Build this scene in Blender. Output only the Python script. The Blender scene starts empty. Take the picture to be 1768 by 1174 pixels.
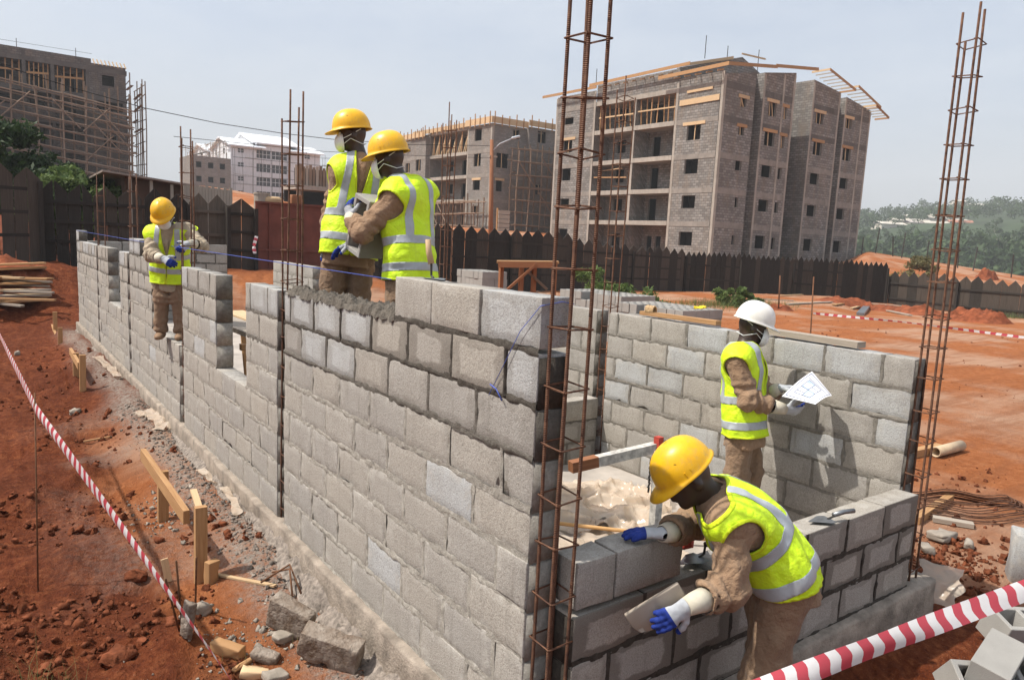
import bpy, bmesh, math, random
import numpy as np
from mathutils import Vector, Matrix
SC = bpy.context.scene
COL = SC.collection
R = math.radians
rnd = random.Random(7)
# ------------------------------------------------------------------ camera
CAM = np.array([-1.729, -1.997, 2.097])
ROT = (R(82.117), R(-2.672), R(-36.428))
FPX = 1255.6                                     # focal length in photo pixels (1768 wide)
cd = bpy.data.cameras.new('camera'); cam = bpy.data.objects.new('camera', cd); COL.objects.link(cam)
cam.location = CAM; cam.rotation_euler = ROT
cd.sensor_width = 36; cd.lens = FPX / 1768 * 36; cd.clip_start = .05; cd.clip_end = 9000
SC.camera = cam
from mathutils import Euler
RM = np.array(Euler(ROT, 'XYZ').to_matrix())
FWD = np.array([math.sin(R(36.428)), math.cos(R(36.428)), 0.]); RGT = np.array([FWD[1], -FWD[0], 0.])
def ray(x, y): return RM @ np.array([(x-884)/FPX, (587-y)/FPX, -1.])
def atd(x, y, d): return CAM + d*ray(x, y)
def onz(x, y, z): r = ray(x, y); return CAM + (z-CAM[2])/r[2]*r
def onx(x, y, X): r = ray(x, y); return CAM + (X-CAM[0])/r[0]*r
def ony(x, y, Y): r = ray(x, y); return CAM + (Y-CAM[1])/r[1]*r
# ------------------------------------------------------------------ light
SUND = Vector((1, -.55, -1.7)).normalized()      # direction the light travels
EL = math.asin(-SUND.z)
w = bpy.data.worlds.new('World'); SC.world = w; w.use_nodes = True
nt = w.node_tree
sky = nt.nodes.new('ShaderNodeTexSky'); sky.sky_type = 'NISHITA'; sky.sun_disc = False
sky.sun_elevation = EL; sky.sun_rotation = math.atan2(-SUND.x, -SUND.y)
sky.air_density = 1.0; sky.dust_density = 6.0; sky.ozone_density = 1.2; sky.altitude = 300
# thin bright veil of high cloud over the clear sky
tc_ = nt.nodes.new('ShaderNodeTexCoord'); mp_ = nt.nodes.new('ShaderNodeMapping'); mp_.inputs['Scale'].default_value = (1.6, 1.6, 5.0); nt.links.new(tc_.outputs['Generated'], mp_.inputs[0])
nz_ = nt.nodes.new('ShaderNodeTexNoise'); nz_.inputs['Scale'].default_value = 2.2; nz_.inputs['Detail'].default_value = 7; nz_.inputs['Roughness'].default_value = .62; nt.links.new(mp_.outputs[0], nz_.inputs['Vector'])
rp_ = nt.nodes.new('ShaderNodeMapRange'); rp_.inputs[1].default_value = .35; rp_.inputs[2].default_value = .75; rp_.inputs[3].default_value = .42; rp_.inputs[4].default_value = .82; nt.links.new(nz_.outputs[0], rp_.inputs[0])
mx_ = nt.nodes.new('ShaderNodeMix'); mx_.data_type = 'RGBA'; nt.links.new(rp_.outputs[0], mx_.inputs[0]); nt.links.new(sky.outputs[0], mx_.inputs[6]); mx_.inputs[7].default_value = (3.85, 4.2, 4.65, 1)
nt.links.new(mx_.outputs[2], nt.nodes['Background'].inputs[0]); nt.nodes['Background'].inputs[1].default_value = .15
sd = bpy.data.lights.new('sun', 'SUN'); sd.energy = 4.0; sd.angle = R(.9); sd.color = (1, .95, .87)
sun = bpy.data.objects.new('sun', sd); COL.objects.link(sun); sun.rotation_euler = SUND.to_track_quat('-Z', 'Y').to_euler()
sun.location = (-30, 20, 60)
SC.view_settings.view_transform = 'Standard'; SC.view_settings.look = 'None'; SC.view_settings.exposure = .48; SC.view_settings.gamma = 1
SC.cycles.max_bounces = 5; SC.cycles.diffuse_bounces = 3; SC.cycles.glossy_bounces = 2; SC.cycles.transmission_bounces = 4
SC.cycles.transparent_max_bounces = 12; SC.cycles.volume_bounces = 0; SC.cycles.use_denoising = True
SC.cycles.caustics_reflective = False; SC.cycles.caustics_refractive = False
# ------------------------------------------------------------------ noise
def _h(ix, iy, iz, s):
    n = (ix*374761393 + iy*668265263 + iz*2147483647 + s*974711) & 0xffffffff
    n = ((n ^ (n >> 13))*1274126177) & 0xffffffff
    n = n ^ (n >> 16)
    return (n & 0xffffff)/float(0x7fffff) - 1.
def vnoise(P, s=0):
    P = np.asarray(P, float); F = np.floor(P); I = F.astype(np.int64); t = P-F; t = t*t*(3-2*t)
    x, y, z = I[..., 0], I[..., 1], I[..., 2]; a, b, c = t[..., 0], t[..., 1], t[..., 2]
    L = lambda p, q, k: p+(q-p)*k
    return L(L(L(_h(x, y, z, s), _h(x+1, y, z, s), a), L(_h(x, y+1, z, s), _h(x+1, y+1, z, s), a), b),
             L(L(_h(x, y, z+1, s), _h(x+1, y, z+1, s), a), L(_h(x, y+1, z+1, s), _h(x+1, y+1, z+1, s), a), b), c)
def fbm(P, o=4, s=0, g=.5):
    P = np.asarray(P, float); r = 0; k = 1.
    for i in range(o): r = r + k*vnoise(P*(2.03**i)+i*17.3, s+i); k *= g
    return r
def sstep(a, b, x): t = np.clip((x-a)/(b-a), 0, 1); return t*t*(3-2*t)
# ------------------------------------------------------------------ materials
MATS = {}
class NT:
    def __init__(s, name):
        m = bpy.data.materials.new(name); m.use_nodes = True; s.m = m; s.t = m.node_tree; s.b = s.t.nodes['Principled BSDF']
        MATS[name] = m
    def n(s, typ, inp=None, **kw):
        nd = s.t.nodes.new('ShaderNode'+typ)
        for k, v in kw.items(): setattr(nd, k, v)
        for k, v in (inp or {}).items():
            if isinstance(v, (bpy.types.NodeSocket,)): s.t.links.new(v, nd.inputs[k])
            else: nd.inputs[k].default_value = v
        return nd
    def noise(s, vec, scale, detail=4, rough=.6): return s.n('TexNoise', {'Vector': vec, 'Scale': scale, 'Detail': detail, 'Roughness': rough}).outputs[0]
    def ramp(s, fac, stops):
        nd = s.n('ValToRGB', {0: fac}); e = nd.color_ramp.elements
        while len(e) < len(stops): e.new(.5)
        for el, (p, c) in zip(e, stops): el.position = p; el.color = (*c, 1) if len(c) == 3 else c
        return nd.outputs[0]
    def mix(s, fac, a, b, mode='MIX'):
        nd = s.n('Mix', data_type='RGBA', blend_type=mode)
        for k, v in ((0, fac), (6, a), (7, b)):
            if isinstance(v, bpy.types.NodeSocket): s.t.links.new(v, nd.inputs[k])
            else: nd.inputs[k].default_value = v if k == 0 else ((*v, 1) if len(v) == 3 else v)
        return nd.outputs[2]
    def math(s, op, a, b=0., clamp=False):
        nd = s.n('Math', {0: a, 1: b}, operation=op); nd.use_clamp = clamp; return nd.outputs[0]
    def obj(s): return s.n('TexCoord').outputs['Object']
    def geo(s): return s.n('NewGeometry').outputs['Position']
    def attr(s, nm): return s.n('Attribute', attribute_name=nm)
    def bump(s, h, strength=.5, dist=.01):
        nd = s.n('Bump', {'Height': h, 'Strength': strength, 'Distance': dist}); s.t.links.new(nd.outputs[0], s.b.inputs['Normal']); return nd
    def col(s, c):
        if isinstance(c, bpy.types.NodeSocket): s.t.links.new(c, s.b.inputs['Base Color'])
        else: s.b.inputs['Base Color'].default_value = (*c, 1)
    def set(s, **kw):
        for k, v in kw.items():
            k = k.replace('_', ' ')
            if isinstance(v, bpy.types.NodeSocket): s.t.links.new(v, s.b.inputs[k])
            else: s.b.inputs[k].default_value = v
        return s.m
def mat_simple(name, c, rough=.6, var=.18, scale=6, bump=.0, bscale=40, bdist=.004, spec=.3, metal=0., c2=None):
    t = NT(name); p = t.geo()
    n = t.noise(p, scale, 5)
    a = tuple(x*(1-var) for x in c); b = c2 or tuple(min(1, x*(1+var)) for x in c)
    t.col(t.ramp(n, [(.3, a), (.7, b)]))
    if bump: t.bump(t.noise(p, bscale, 4), bump, bdist)
    return t.set(Roughness=rough, Specular_IOR_Level=spec, Metallic=metal)
# block faces: pitted concrete, each block its own tint, damp edge where fresh mortar touches it
t = NT('block_concrete'); p = t.geo()
tint = t.attr('tint').outputs['Fac']; loc = t.attr('loc').outputs['Vector']; wet = t.attr('wet').outputs['Fac']
base = t.mix(tint, (.355, .337, .312), (.415, .380, .330))
blue = t.mix(t.math('MULTIPLY', t.attr('blue').outputs['Fac'], .85), base, (.47, .485, .49))
big = t.noise(p, 4.0, 6, .7)
base = t.mix(t.math('MULTIPLY', t.ramp(big, [(.38, (0, 0, 0)), (.68, (1, 1, 1))]), .42), blue, (.285, .26, .225))
fine = t.noise(p, 150, 3, .8); mid = t.noise(p, 60, 4, .75)
base = t.mix(t.math('MULTIPLY', t.ramp(fine, [(.38, (1, 1, 1)), (.50, (0, 0, 0))]), .55), base, (.17, .15, .125))
base = t.mix(t.math('MULTIPLY', t.ramp(mid, [(.36, (1, 1, 1)), (.46, (0, 0, 0))]), .30), base, (.19, .17, .145))
base = t.mix(t.math('MULTIPLY', t.ramp(fine, [(.56, (0, 0, 0)), (.66, (1, 1, 1))]), .35), base, (.60, .56, .49))
sx = t.n('SeparateXYZ', {0: loc})
d = t.math('MAXIMUM', t.math('ABSOLUTE', sx.outputs[0]), t.math('ABSOLUTE', sx.outputs[1]))
dn = t.math('ADD', d, t.math('MULTIPLY', t.math('SUBTRACT', t.noise(p, 4.2, 4), .5), 1.0))
face = t.math('GREATER_THAN', t.math('ABSOLUTE', sx.outputs[2]), .93)
wet = t.math('MULTIPLY', wet, t.math('ADD', t.math('MULTIPLY', face, .85), .15))
dry_ = t.math('SUBTRACT', 1., wet, True)
sm = t.math('MULTIPLY', t.math('MULTIPLY', t.ramp(t.noise(p, 11, 6, .7), [(.50, (0, 0, 0)), (.58, (1, 1, 1))]), t.ramp(d, [(.45, (0, 0, 0)), (.92, (1, 1, 1))])), dry_)
base = t.mix(t.math('MULTIPLY', sm, .7), base, t.mix(t.noise(p, 40, 3), (.30, .28, .25), (.58, .55, .50)))
drip = t.ramp(t.noise(t.n('Mapping', {'Vector': p, 'Scale': (9, 9, 1.3)}).outputs[0], 1.6, 5, .65), [(.56, (0, 0, 0)), (.70, (1, 1, 1))])
base = t.mix(t.math('MULTIPLY', drip, .38), base, (.20, .18, .155))
edge = t.math('MULTIPLY', t.ramp(dn, [(.58, (0, 0, 0)), (.68, (1, 1, 1))]), wet)
base = t.mix(t.math('MULTIPLY', edge, .8), base, (.135, .115, .094))
t.col(base)
h = t.math('ADD', t.math('MULTIPLY', fine, .7), mid)
t.bump(h, .8, .005); t.set(Roughness=.93, Specular_IOR_Level=.15)
t = NT('mortar'); p = t.geo(); wet = t.attr('wet').outputs['Fac']
n = t.noise(p, 30, 6, .7)
dry = t.ramp(n, [(.3, (.27, .25, .215)), (.55, (.40, .37, .32)), (.75, (.55, .52, .47))])
dmp = t.ramp(n, [(.3, (.036, .030, .024)), (.7, (.09, .076, .062))])
t.col(t.mix(wet, dry, dmp)); t.bump(t.noise(p, 120, 5, .75), .9, .01); t.set(Roughness=.9, Specular_IOR_Level=.2)
mat_simple('wet_mortar', (.125, .108, .088), .8, .35, 25, .9, 90, .012)
mat_simple('footing_concrete', (.29, .245, .20), .92, .38, 7, .9, 45, .012, .15)
mat_simple('slab_concrete', (.40, .36, .32), .9, .25, 2.5, .5, 50, .006, .15)
mat_simple('stack_block', (.315, .303, .28), .93, .16, 1.7, .6, 150, .004, .15)
t = NT('earth'); p = t.geo(); z = t.attr('zone').outputs['Fac']
n1 = t.noise(p, .55, 6, .65); n2 = t.noise(p, 9, 6, .7); n3 = t.noise(p, 70, 3, .7)
n4 = t.noise(p, 26, 5, .75)
rough_c = t.ramp(t.math('ADD', t.math('MULTIPLY', n2, .55), t.math('MULTIPLY', n4, .45)), [(.34, (.062, .015, .007)), (.50, (.165, .043, .016)), (.64, (.30, .10, .04))])
darker = t.ramp(n1, [(.40, (1, 1, 1)), (.60, (0, 0, 0))])  # broad noise patches where the rough earth is darker
rough_c = t.mix(t.math('MULTIPLY', darker, .55), rough_c, t.mix(n4, (.050, .013, .007), (.14, .038, .016)))
yard = t.ramp(t.math('ADD', t.math('MULTIPLY', n2, .6), t.math('MULTIPLY', n4, .4)), [(.34, (.25, .078, .026)), (.5, (.36, .125, .045)), (.66, (.46, .19, .08))])
pale = t.ramp(t.noise(p, .30, 5, .6), [(.47, (0, 0, 0)), (.60, (1, 1, 1))])
yard = t.mix(t.math('MULTIPLY', pale, .75), yard, (.46, .30, .205))
tr_ = t.noise(t.n('Mapping', {'Vector': p, 'Scale': (.35, 2.6, 1), 'Rotation': (0, 0, .5)}).outputs[0], 1.4, 6, .7)
yard = t.mix(t.math('MULTIPLY', t.ramp(tr_, [(.46, (0, 0, 0)), (.62, (1, 1, 1))]), .5), yard, (.235, .085, .035))
c = t.mix(z, rough_c, yard)
gr = t.attr('grey').outputs['Fac']
grn = t.math('MULTIPLY', gr, t.ramp(t.noise(p, 22, 4, .7), [(.35, (.2, .2, .2)), (.6, (1, 1, 1))]))
c = t.mix(grn, c, t.ramp(n3, [(.3, (.22, .18, .15)), (.7, (.42, .37, .32))]))
spk = t.ramp(n3, [(.66, (0, 0, 0)), (.72, (1, 1, 1))])
c = t.mix(t.math('MULTIPLY', spk, .45), c, (.5, .30, .19))
t.col(c); t.bump(t.math('ADD', t.math('ADD', n2, n4), t.math('MULTIPLY', n3, .5)), 1., .035); t.set(Roughness=.95, Specular_IOR_Level=.1)
mat_simple('earth_clod', (.17, .055, .026), .95, .5, 14, .9, 50, .012, .1)
mat_simple('dirt_heap', (.22, .066, .03), .95, .5, 3, .9, 20, .04, .1)
mat_simple('gravel', (.235, .20, .17), .92, .5, 28, .8, 70, .01, .15)
def wood(name, a, b, sc=1., rough=.75):
    t = NT(name); p = t.obj()
    uv = t.n('UVMap').outputs[0]
    st = t.n('Mapping', {'Vector': uv, 'Scale': (2.2*sc, 40*sc, 1)}).outputs[0]
    n = t.noise(st, 1.5, 6, .65); pv = t.noise(t.geo(), .9, 3)
    c = t.ramp(n, [(.3, a), (.68, b)])
    rn = t.n('ObjectInfo').outputs['Random']
    c = t.mix(t.math('MULTIPLY', pv, .5), c, tuple(x*.55 for x in a))
    c = t.mix(t.math('MULTIPLY', rn, .3), c, tuple(min(1, x*1.35) for x in b))
    t.col(c); t.bump(n, .4, .004); return t.set(Roughness=rough, Specular_IOR_Level=.25)
wood('timber', (.30, .15, .06), (.52, .31, .15))
wood('timber_pale', (.46, .31, .17), (.66, .48, .29))
wood('timber_grey', (.27, .22, .17), (.46, .40, .33))
wood('timber_red', (.22, .085, .04), (.38, .17, .08))
wood('fence_wood', (.014, .012, .010), (.044, .037, .031), .5, .9)
wood('fence_wood_mid', (.030, .024, .019), (.085, .068, .054), .5, .9)
wood('fence_wood_grey', (.07, .055, .042), (.17, .14, .11), .5, .9)
wood('scaffold_wood', (.15, .10, .068), (.32, .235, .17), .6, .9)
wood('bamboo', (.42, .22, .08), (.62, .38, .17))
t = NT('rebar'); p = t.obj()
t.col(t.ramp(t.noise(p, 30, 5), [(.3, (.07, .030, .018)), (.55, (.15, .068, .036)), (.75, (.23, .115, .062))]))
wv = t.n('TexWave', {'Vector': p, 'Scale': 45., 'Distortion': 0.}, wave_type='BANDS', bands_direction='Z').outputs[1]
t.bump(wv, .6, .004); t.set(Roughness=.7, Metallic=.25)
mat_simple('rust_wire', (.15, .07, .035), .75, .35, 30, metal=.2)
mat_simple('gate_steel', (.15, .045, .03), .6, .25, 2.2, .15, 30, .003)
mat_simple('steel', (.22, .23, .24), .42, .25, 20, metal=.7)
mat_simple('dark_steel', (.06, .055, .05), .6, .3, 20, metal=.3)
t = NT('vest'); p = t.geo(); t.col(t.mix(t.math('MULTIPLY', t.ramp(t.noise(p, 13, 7, .72), [(.52, (0, 0, 0)), (.72, (1, 1, 1))]), .35), t.ramp(t.noise(p, 7, 5), [(.3, (.60, .88, .015)), (.7, (.70, .95, .03))]), (.46, .50, .10))); wr = t.noise(p, 11, 4, .55); t.bump(t.math('MULTIPLY', t.math('ABSOLUTE', t.math('SUBTRACT', wr, .5)), 2.), .6, .02); t.set(Roughness=.6, Specular_IOR_Level=.3)
mat_simple('vest_trim', (.60, .74, .02), .7, .06, 20)
mat_simple('reflective_strip', (.40, .43, .45), .38, .08, 30, .1, 80, .002, .5)
def cloth(name, c, worn):
    t = NT(name); p = t.geo(); n = t.noise(p, 7, 5, .6); n2 = t.noise(p, 220, 2, .7); w_ = t.noise(p, 13, 6, .7)
    k = t.ramp(n, [(.3, tuple(x*.86 for x in c)), (.7, tuple(x*1.10 for x in c))]); k = t.mix(t.math('MULTIPLY', t.ramp(w_, [(.5, (0, 0, 0)), (.75, (1, 1, 1))]), .45), k, worn)
    k = t.mix(t.math('MULTIPLY', n2, .22), k, tuple(x*.5 for x in c)); t.col(k)
    wr = t.noise(p, 11, 5, .55); t.bump(t.math('ADD', t.math('MULTIPLY', t.math('ABSOLUTE', t.math('SUBTRACT', wr, .5)), 2.2), t.math('MULTIPLY', n2, .04)), .7, .028)
    t.set(Roughness=.95, Specular_IOR_Level=.08, Sheen_Weight=.1)
cloth('khaki', (.315, .205, .128), (.39, .285, .20)); cloth('khaki_trousers', (.265, .175, .112), (.34, .255, .185)); cloth('khaki_pale', (.42, .345, .25), (.50, .43, .33))
mat_simple('skin', (.046, .028, .019), .42, .25, 12, .15, 120, .002, .5)
mat_simple('glove_leather', (.42, .44, .465), .8, .14, 18, .35, 60, .004, .2)
mat_simple('glove_cuff', (.56, .515, .41), .88, .12, 18, .3, 60, .003, .1)
mat_simple('glove_blue', (.018, .04, .23), .75, .25, 20, .3, 60, .003, .2)
mat_simple('shoe', (.24, .15, .09), .8, .2, 14, .2, 50)
mat_simple('mask', (.80, .82, .80), .85, .05, 10, .2, 40, .003, .1)
mat_simple('strap', (.75, .78, .78), .7, .05, 10)
t = NT('helmet_yellow'); p = t.geo(); t.col(t.ramp(t.noise(p, 14, 6, .7), [(.3, (.78, .40, .008)), (.6, (.88, .50, .012)), (.8, (.82, .47, .05))]))
dz = t.math('MULTIPLY', t.ramp(t.noise(p, 24, 7, .75), [(.50, (0, 0, 0)), (.68, (1, 1, 1))]), .45); k0 = t.b.inputs['Base Color'].links[0].from_socket; t.col(t.mix(dz, k0, (.50, .32, .13)))
t.bump(t.noise(p, 30, 3), .05, .003); t.set(Roughness=.38, Specular_IOR_Level=.45)
t = NT('helmet_white'); p = t.geo(); t.col(t.ramp(t.noise(p, 14, 6, .7), [(.3, (.74, .71, .64)), (.7, (.86, .84, .79))])); t.set(Roughness=.4, Specular_IOR_Level=.45)
mat_simple('vent_dark', (.05, .03, .01), .7, .2)
mat_simple('paper', (.82, .83, .86), .8, .03, 4)
mat_simple('ink', (.12, .16, .28), .8, .2, 40)
mat_simple('plan_wash', (.52, .64, .80), .8, .08, 10)
mat_simple('blue_string', (.08, .12, .42), .7, .2, 40)
mat_simple('rope', (.52, .36, .20), .9, .2, 60, .4, 90)
mat_simple('paint_white', (.50, .475, .43), .85, .4, 30, .3, 60)
mat_simple('paint_red', (.45, .06, .04), .7, .3, 30)
mat_simple('clay_pipe', (.50, .38, .25), .7, .15, 8, .2, 40)
mat_simple('yellow_cloth', (.75, .55, .03), .85, .2, 15, .3, 40)
mat_simple('cable', (.02, .02, .02), .6, .1)
mat_simple('lamp_grey', (.5, .52, .54), .4, .1)
mat_simple('rubble', (.30, .26, .215), .93, .25, 8, .7, 60, .006, .1)
mat_simple('brick_chip', (.25, .165, .11), .95, .5, 12, 1., 35, .02, .05, c2=(.36, .31, .26))
# barrier tape: stripes along UV.x, slight translucency
def tape(name, per, slant):
    t = NT(name); uv = t.n('UVMap').outputs[0]; s = t.n('SeparateXYZ', {0: uv})
    k = t.math('ADD', t.math('DIVIDE', s.outputs[0], per), t.math('MULTIPLY', s.outputs[1], slant))
    f = t.math('GREATER_THAN', t.math('FRACT', k), .5)
    dirt = t.noise(t.geo(), 30, 4)
    c = t.mix(f, t.mix(dirt, (.80, .80, .80), (.66, .63, .62)), t.mix(dirt, (.56, .07, .095), (.46, .06, .08)))
    t.col(c); t.set(Roughness=.35, Specular_IOR_Level=.5)
    tr = t.n('BsdfTranslucent'); t.t.links.new(c, tr.inputs[0])
    mx = t.n('MixShader', {0: .25}); t.t.links.new(t.b.outputs[0], mx.inputs[1]); t.t.links.new(tr.outputs[0], mx.inputs[2])
    t.t.links.new(mx.outputs[0], t.t.nodes['Material Output'].inputs[0])
tape('tape', .16, 0.)
t = NT('plastic_sheet'); n = t.noise(t.geo(), 6, 4)
t.col(t.ramp(n, [(.3, (.70, .56, .43)), (.7, (.80, .70, .58))])); t.set(Roughness=.16, Specular_IOR_Level=.5)
tr = t.n('BsdfTransparent', {0: (.95, .88, .80, 1)}); mx = t.n('MixShader', {0: .5})
t.t.links.new(t.b.outputs[0], mx.inputs[1]); t.t.links.new(tr.outputs[0], mx.inputs[2]); t.t.links.new(mx.outputs[0], t.t.nodes['Material Output'].inputs[0])
mat_simple('plastic_orange', (.66, .44, .27), .4, .12, 6)
# building masonry: block courses from UV in metres
def masonry(name, a, b, mort, dark, band=None, bw=.42, rh=.21):
    t = NT(name); uv = t.n('UVMap').outputs[0]; p = t.geo()
    br = t.n('TexBrick', {'Vector': uv, 'Color1': (*a, 1), 'Color2': (*b, 1), 'Mortar': (*mort, 1), 'Scale': 1., 'Mortar Size': .022, 'Mortar Smooth': .3, 'Bias': 0., 'Brick Width': bw, 'Row Height': rh})
    n = t.noise(p, .45, 7, .68)
    st = t.n('Mapping', {'Vector': p, 'Scale': (1.2, 1.2, .25)}).outputs[0]
    n2 = t.noise(st, 1.3, 6, .7)
    c = t.mix(t.math('MULTIPLY', t.ramp(n, [(.38, (0, 0, 0)), (.62, (1, 1, 1))]), .55), br.outputs[0], dark)
    c = t.mix(t.math('MULTIPLY', t.ramp(n2, [(.47, (0, 0, 0)), (.7, (1, 1, 1))]), .42), c, (.26, .19, .13))
    t.col(c); t.bump(t.math('ADD', t.math('MULTIPLY', br.outputs[1], -1.), t.math('MULTIPLY', t.noise(p, 8, 4), .6)), .6, .03)
    return t.set(Roughness=.95, Specular_IOR_Level=.1)
masonry('masonry_grey', (.185, .176, .164), (.335, .32, .298), (.12, .114, .106), (.125, .116, .108))
masonry('masonry_far', (.21, .195, .178), (.30, .28, .256), (.2, .185, .17), (.17, .155, .145))
masonry('masonry_dark', (.15, .138, .128), (.23, .212, .195), (.11, .10, .094), (.09, .08, .074))
def conc(name, a, b, sc=.8):
    t = NT(name); p = t.geo(); st = t.n('Mapping', {'Vector': p, 'Scale': (1.5, 1.5, .35)}).outputs[0]
    n = t.noise(p, sc, 7, .7); n2 = t.noise(st, 1.6, 6, .7)
    c = t.ramp(n, [(.3, a), (.7, b)]); c = t.mix(t.math('MULTIPLY', t.ramp(n2, [(.5, (0, 0, 0)), (.7, (1, 1, 1))]), .4), c, tuple(x*.55 for x in a))
    t.col(c); t.bump(t.noise(p, 12, 4), .4, .02); return t.set(Roughness=.95, Specular_IOR_Level=.1)
conc('band_concrete', (.20, .18, .16), (.33, .30, .265))
conc('slab_edge', (.28, .25, .215), (.44, .40, .345))
conc('band_dark', (.10, .09, .083), (.17, .155, .14))
mat_simple('interior_shade', (.022, .02, .018), .95, .3, 1.5)  # near-black colour stands in for the shade inside unlit rooms
conc('white_render', (.70, .72, .75), (.80, .81, .83), .25)
mat_simple('white_roof', (.80, .82, .84), .5, .06, 1.5)
mat_simple('white_trim', (.66, .67, .68), .8, .1, 2)
mat_simple('dark_glass', (.05, .055, .06), .25, .3, 3, spec=.5)
mat_simple('tin_roof', (.30, .24, .20), .6, .35, 2, metal=.2)
mat_simple('tin_dark', (.12, .085, .065), .8, .35, 2)
mat_simple('shed_wall', (.11, .065, .045), .9, .35, 2)
mat_simple('hill_wall', (.58, .53, .45), .9, .15, .3)
mat_simple('hill_roof', (.50, .44, .40), .7, .2, .3)
mat_simple('hill_roof_red', (.46, .20, .13), .8, .2, .3)
def leaf(name, a, b):
    t = NT(name); n = t.noise(t.geo(), 1.7, 4, .7); rn = t.attr('tint').outputs['Fac']
    c = t.mix(rn, a, b); c = t.mix(t.math('MULTIPLY', n, .5), c, tuple(x*.5 for x in a))
    t.col(c); t.set(Roughness=.6, Specular_IOR_Level=.25)
    tr = t.n('BsdfTranslucent'); t.t.links.new(c, tr.inputs[0]); mx = t.n('MixShader', {0: .3})
    t.t.links.new(t.b.outputs[0], mx.inputs[1]); t.t.links.new(tr.outputs[0], mx.inputs[2]); t.t.links.new(mx.outputs[0], t.t.nodes['Material Output'].inputs[0])
leaf('leaf_bush', (.07, .125, .03), (.21, .27, .08)); leaf('leaf_dark', (.018, .04, .014), (.06, .105, .028))
leaf('leaf_forest', (.045, .085, .03), (.10, .15, .055)); leaf('leaf_dry', (.16, .15, .06), (.26, .22, .10))
leaf('leaf_pale', (.09, .14, .04), (.17, .22, .07)); leaf('grass_blade', (.16, .17, .05), (.34, .30, .13))
mat_simple('bark', (.12, .085, .06), .95, .3, 6, .5, 30); mat_simple('bark_pale', (.36, .33, .29), .9, .2, 3)
mat_simple('hill_ground', (.034, .055, .02), .95, .4, .05)
mat_simple('hill_far', (.07, .09, .06), .95, .3, .01)
# ------------------------------------------------------------------ objects
def tag(o, label=None, cat=None, group=None, kind=None):
    if cat and not kind: kind = 'thing'
    for k, v in (('label', label), ('category', cat), ('group', group), ('kind', kind)):
        if v: o[k] = v
    return o
def empty(name, loc=(0, 0, 0), rz=0., label=None, cat=None, group=None):
    o = bpy.data.objects.new(name, None); COL.objects.link(o); o.location = loc; o.rotation_euler = (0, 0, rz); o.empty_display_size = .1
    return tag(o, label, cat, group)
def link_mesh(name, me, mats, parent=None):
    for m in ([mats] if isinstance(mats, str) else mats): me.materials.append(MATS[m])
    o = bpy.data.objects.new(name, me); COL.objects.link(o)
    if parent: o.parent = parent
    return o
def npmesh(name, V, F, mats, parent=None, smooth=True, attrs=None, uv=None, mi=None):
    """V (n,3), F (m,4) or (m,3) int arrays or list of them"""
    me = bpy.data.meshes.new(name)
    Fs = F if isinstance(F, list) else [F]
    Fs = [np.asarray(f, np.int32) for f in Fs if len(f)]
    V = np.ascontiguousarray(V, np.float32)
    lt = np.concatenate([np.full(len(f), f.shape[1], np.int32) for f in Fs]); lv = np.concatenate([f.ravel() for f in Fs])
    ls = np.concatenate([[0], np.cumsum(lt)[:-1]]).astype(np.int32)
    me.vertices.add(len(V)); me.vertices.foreach_set('co', V.ravel()); me.loops.add(len(lv)); me.loops.foreach_set('vertex_index', lv)
    me.polygons.add(len(lt)); me.polygons.foreach_set('loop_start', ls); me.polygons.foreach_set('loop_total', lt)
    if mi is not None: me.polygons.foreach_set('material_index', np.asarray(mi, np.int32))
    me.update(calc_edges=True); me.validate()
    if smooth: me.polygons.foreach_set('use_smooth', np.ones(len(me.polygons), bool))
    for k, a in (attrs or {}).items():
        a = np.asarray(a, np.float32)
        at = me.attributes.new(k, 'FLOAT' if a.ndim == 1 else 'FLOAT_VECTOR', 'POINT'); at.data.foreach_set('value' if a.ndim == 1 else 'vector', a.ravel())
    if uv is not None:
        l = me.uv_layers.new(name='UVMap'); l.data.foreach_set('uv', np.asarray(uv, np.float32)[lv].ravel())
    return link_mesh(name, me, mats, parent)
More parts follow.
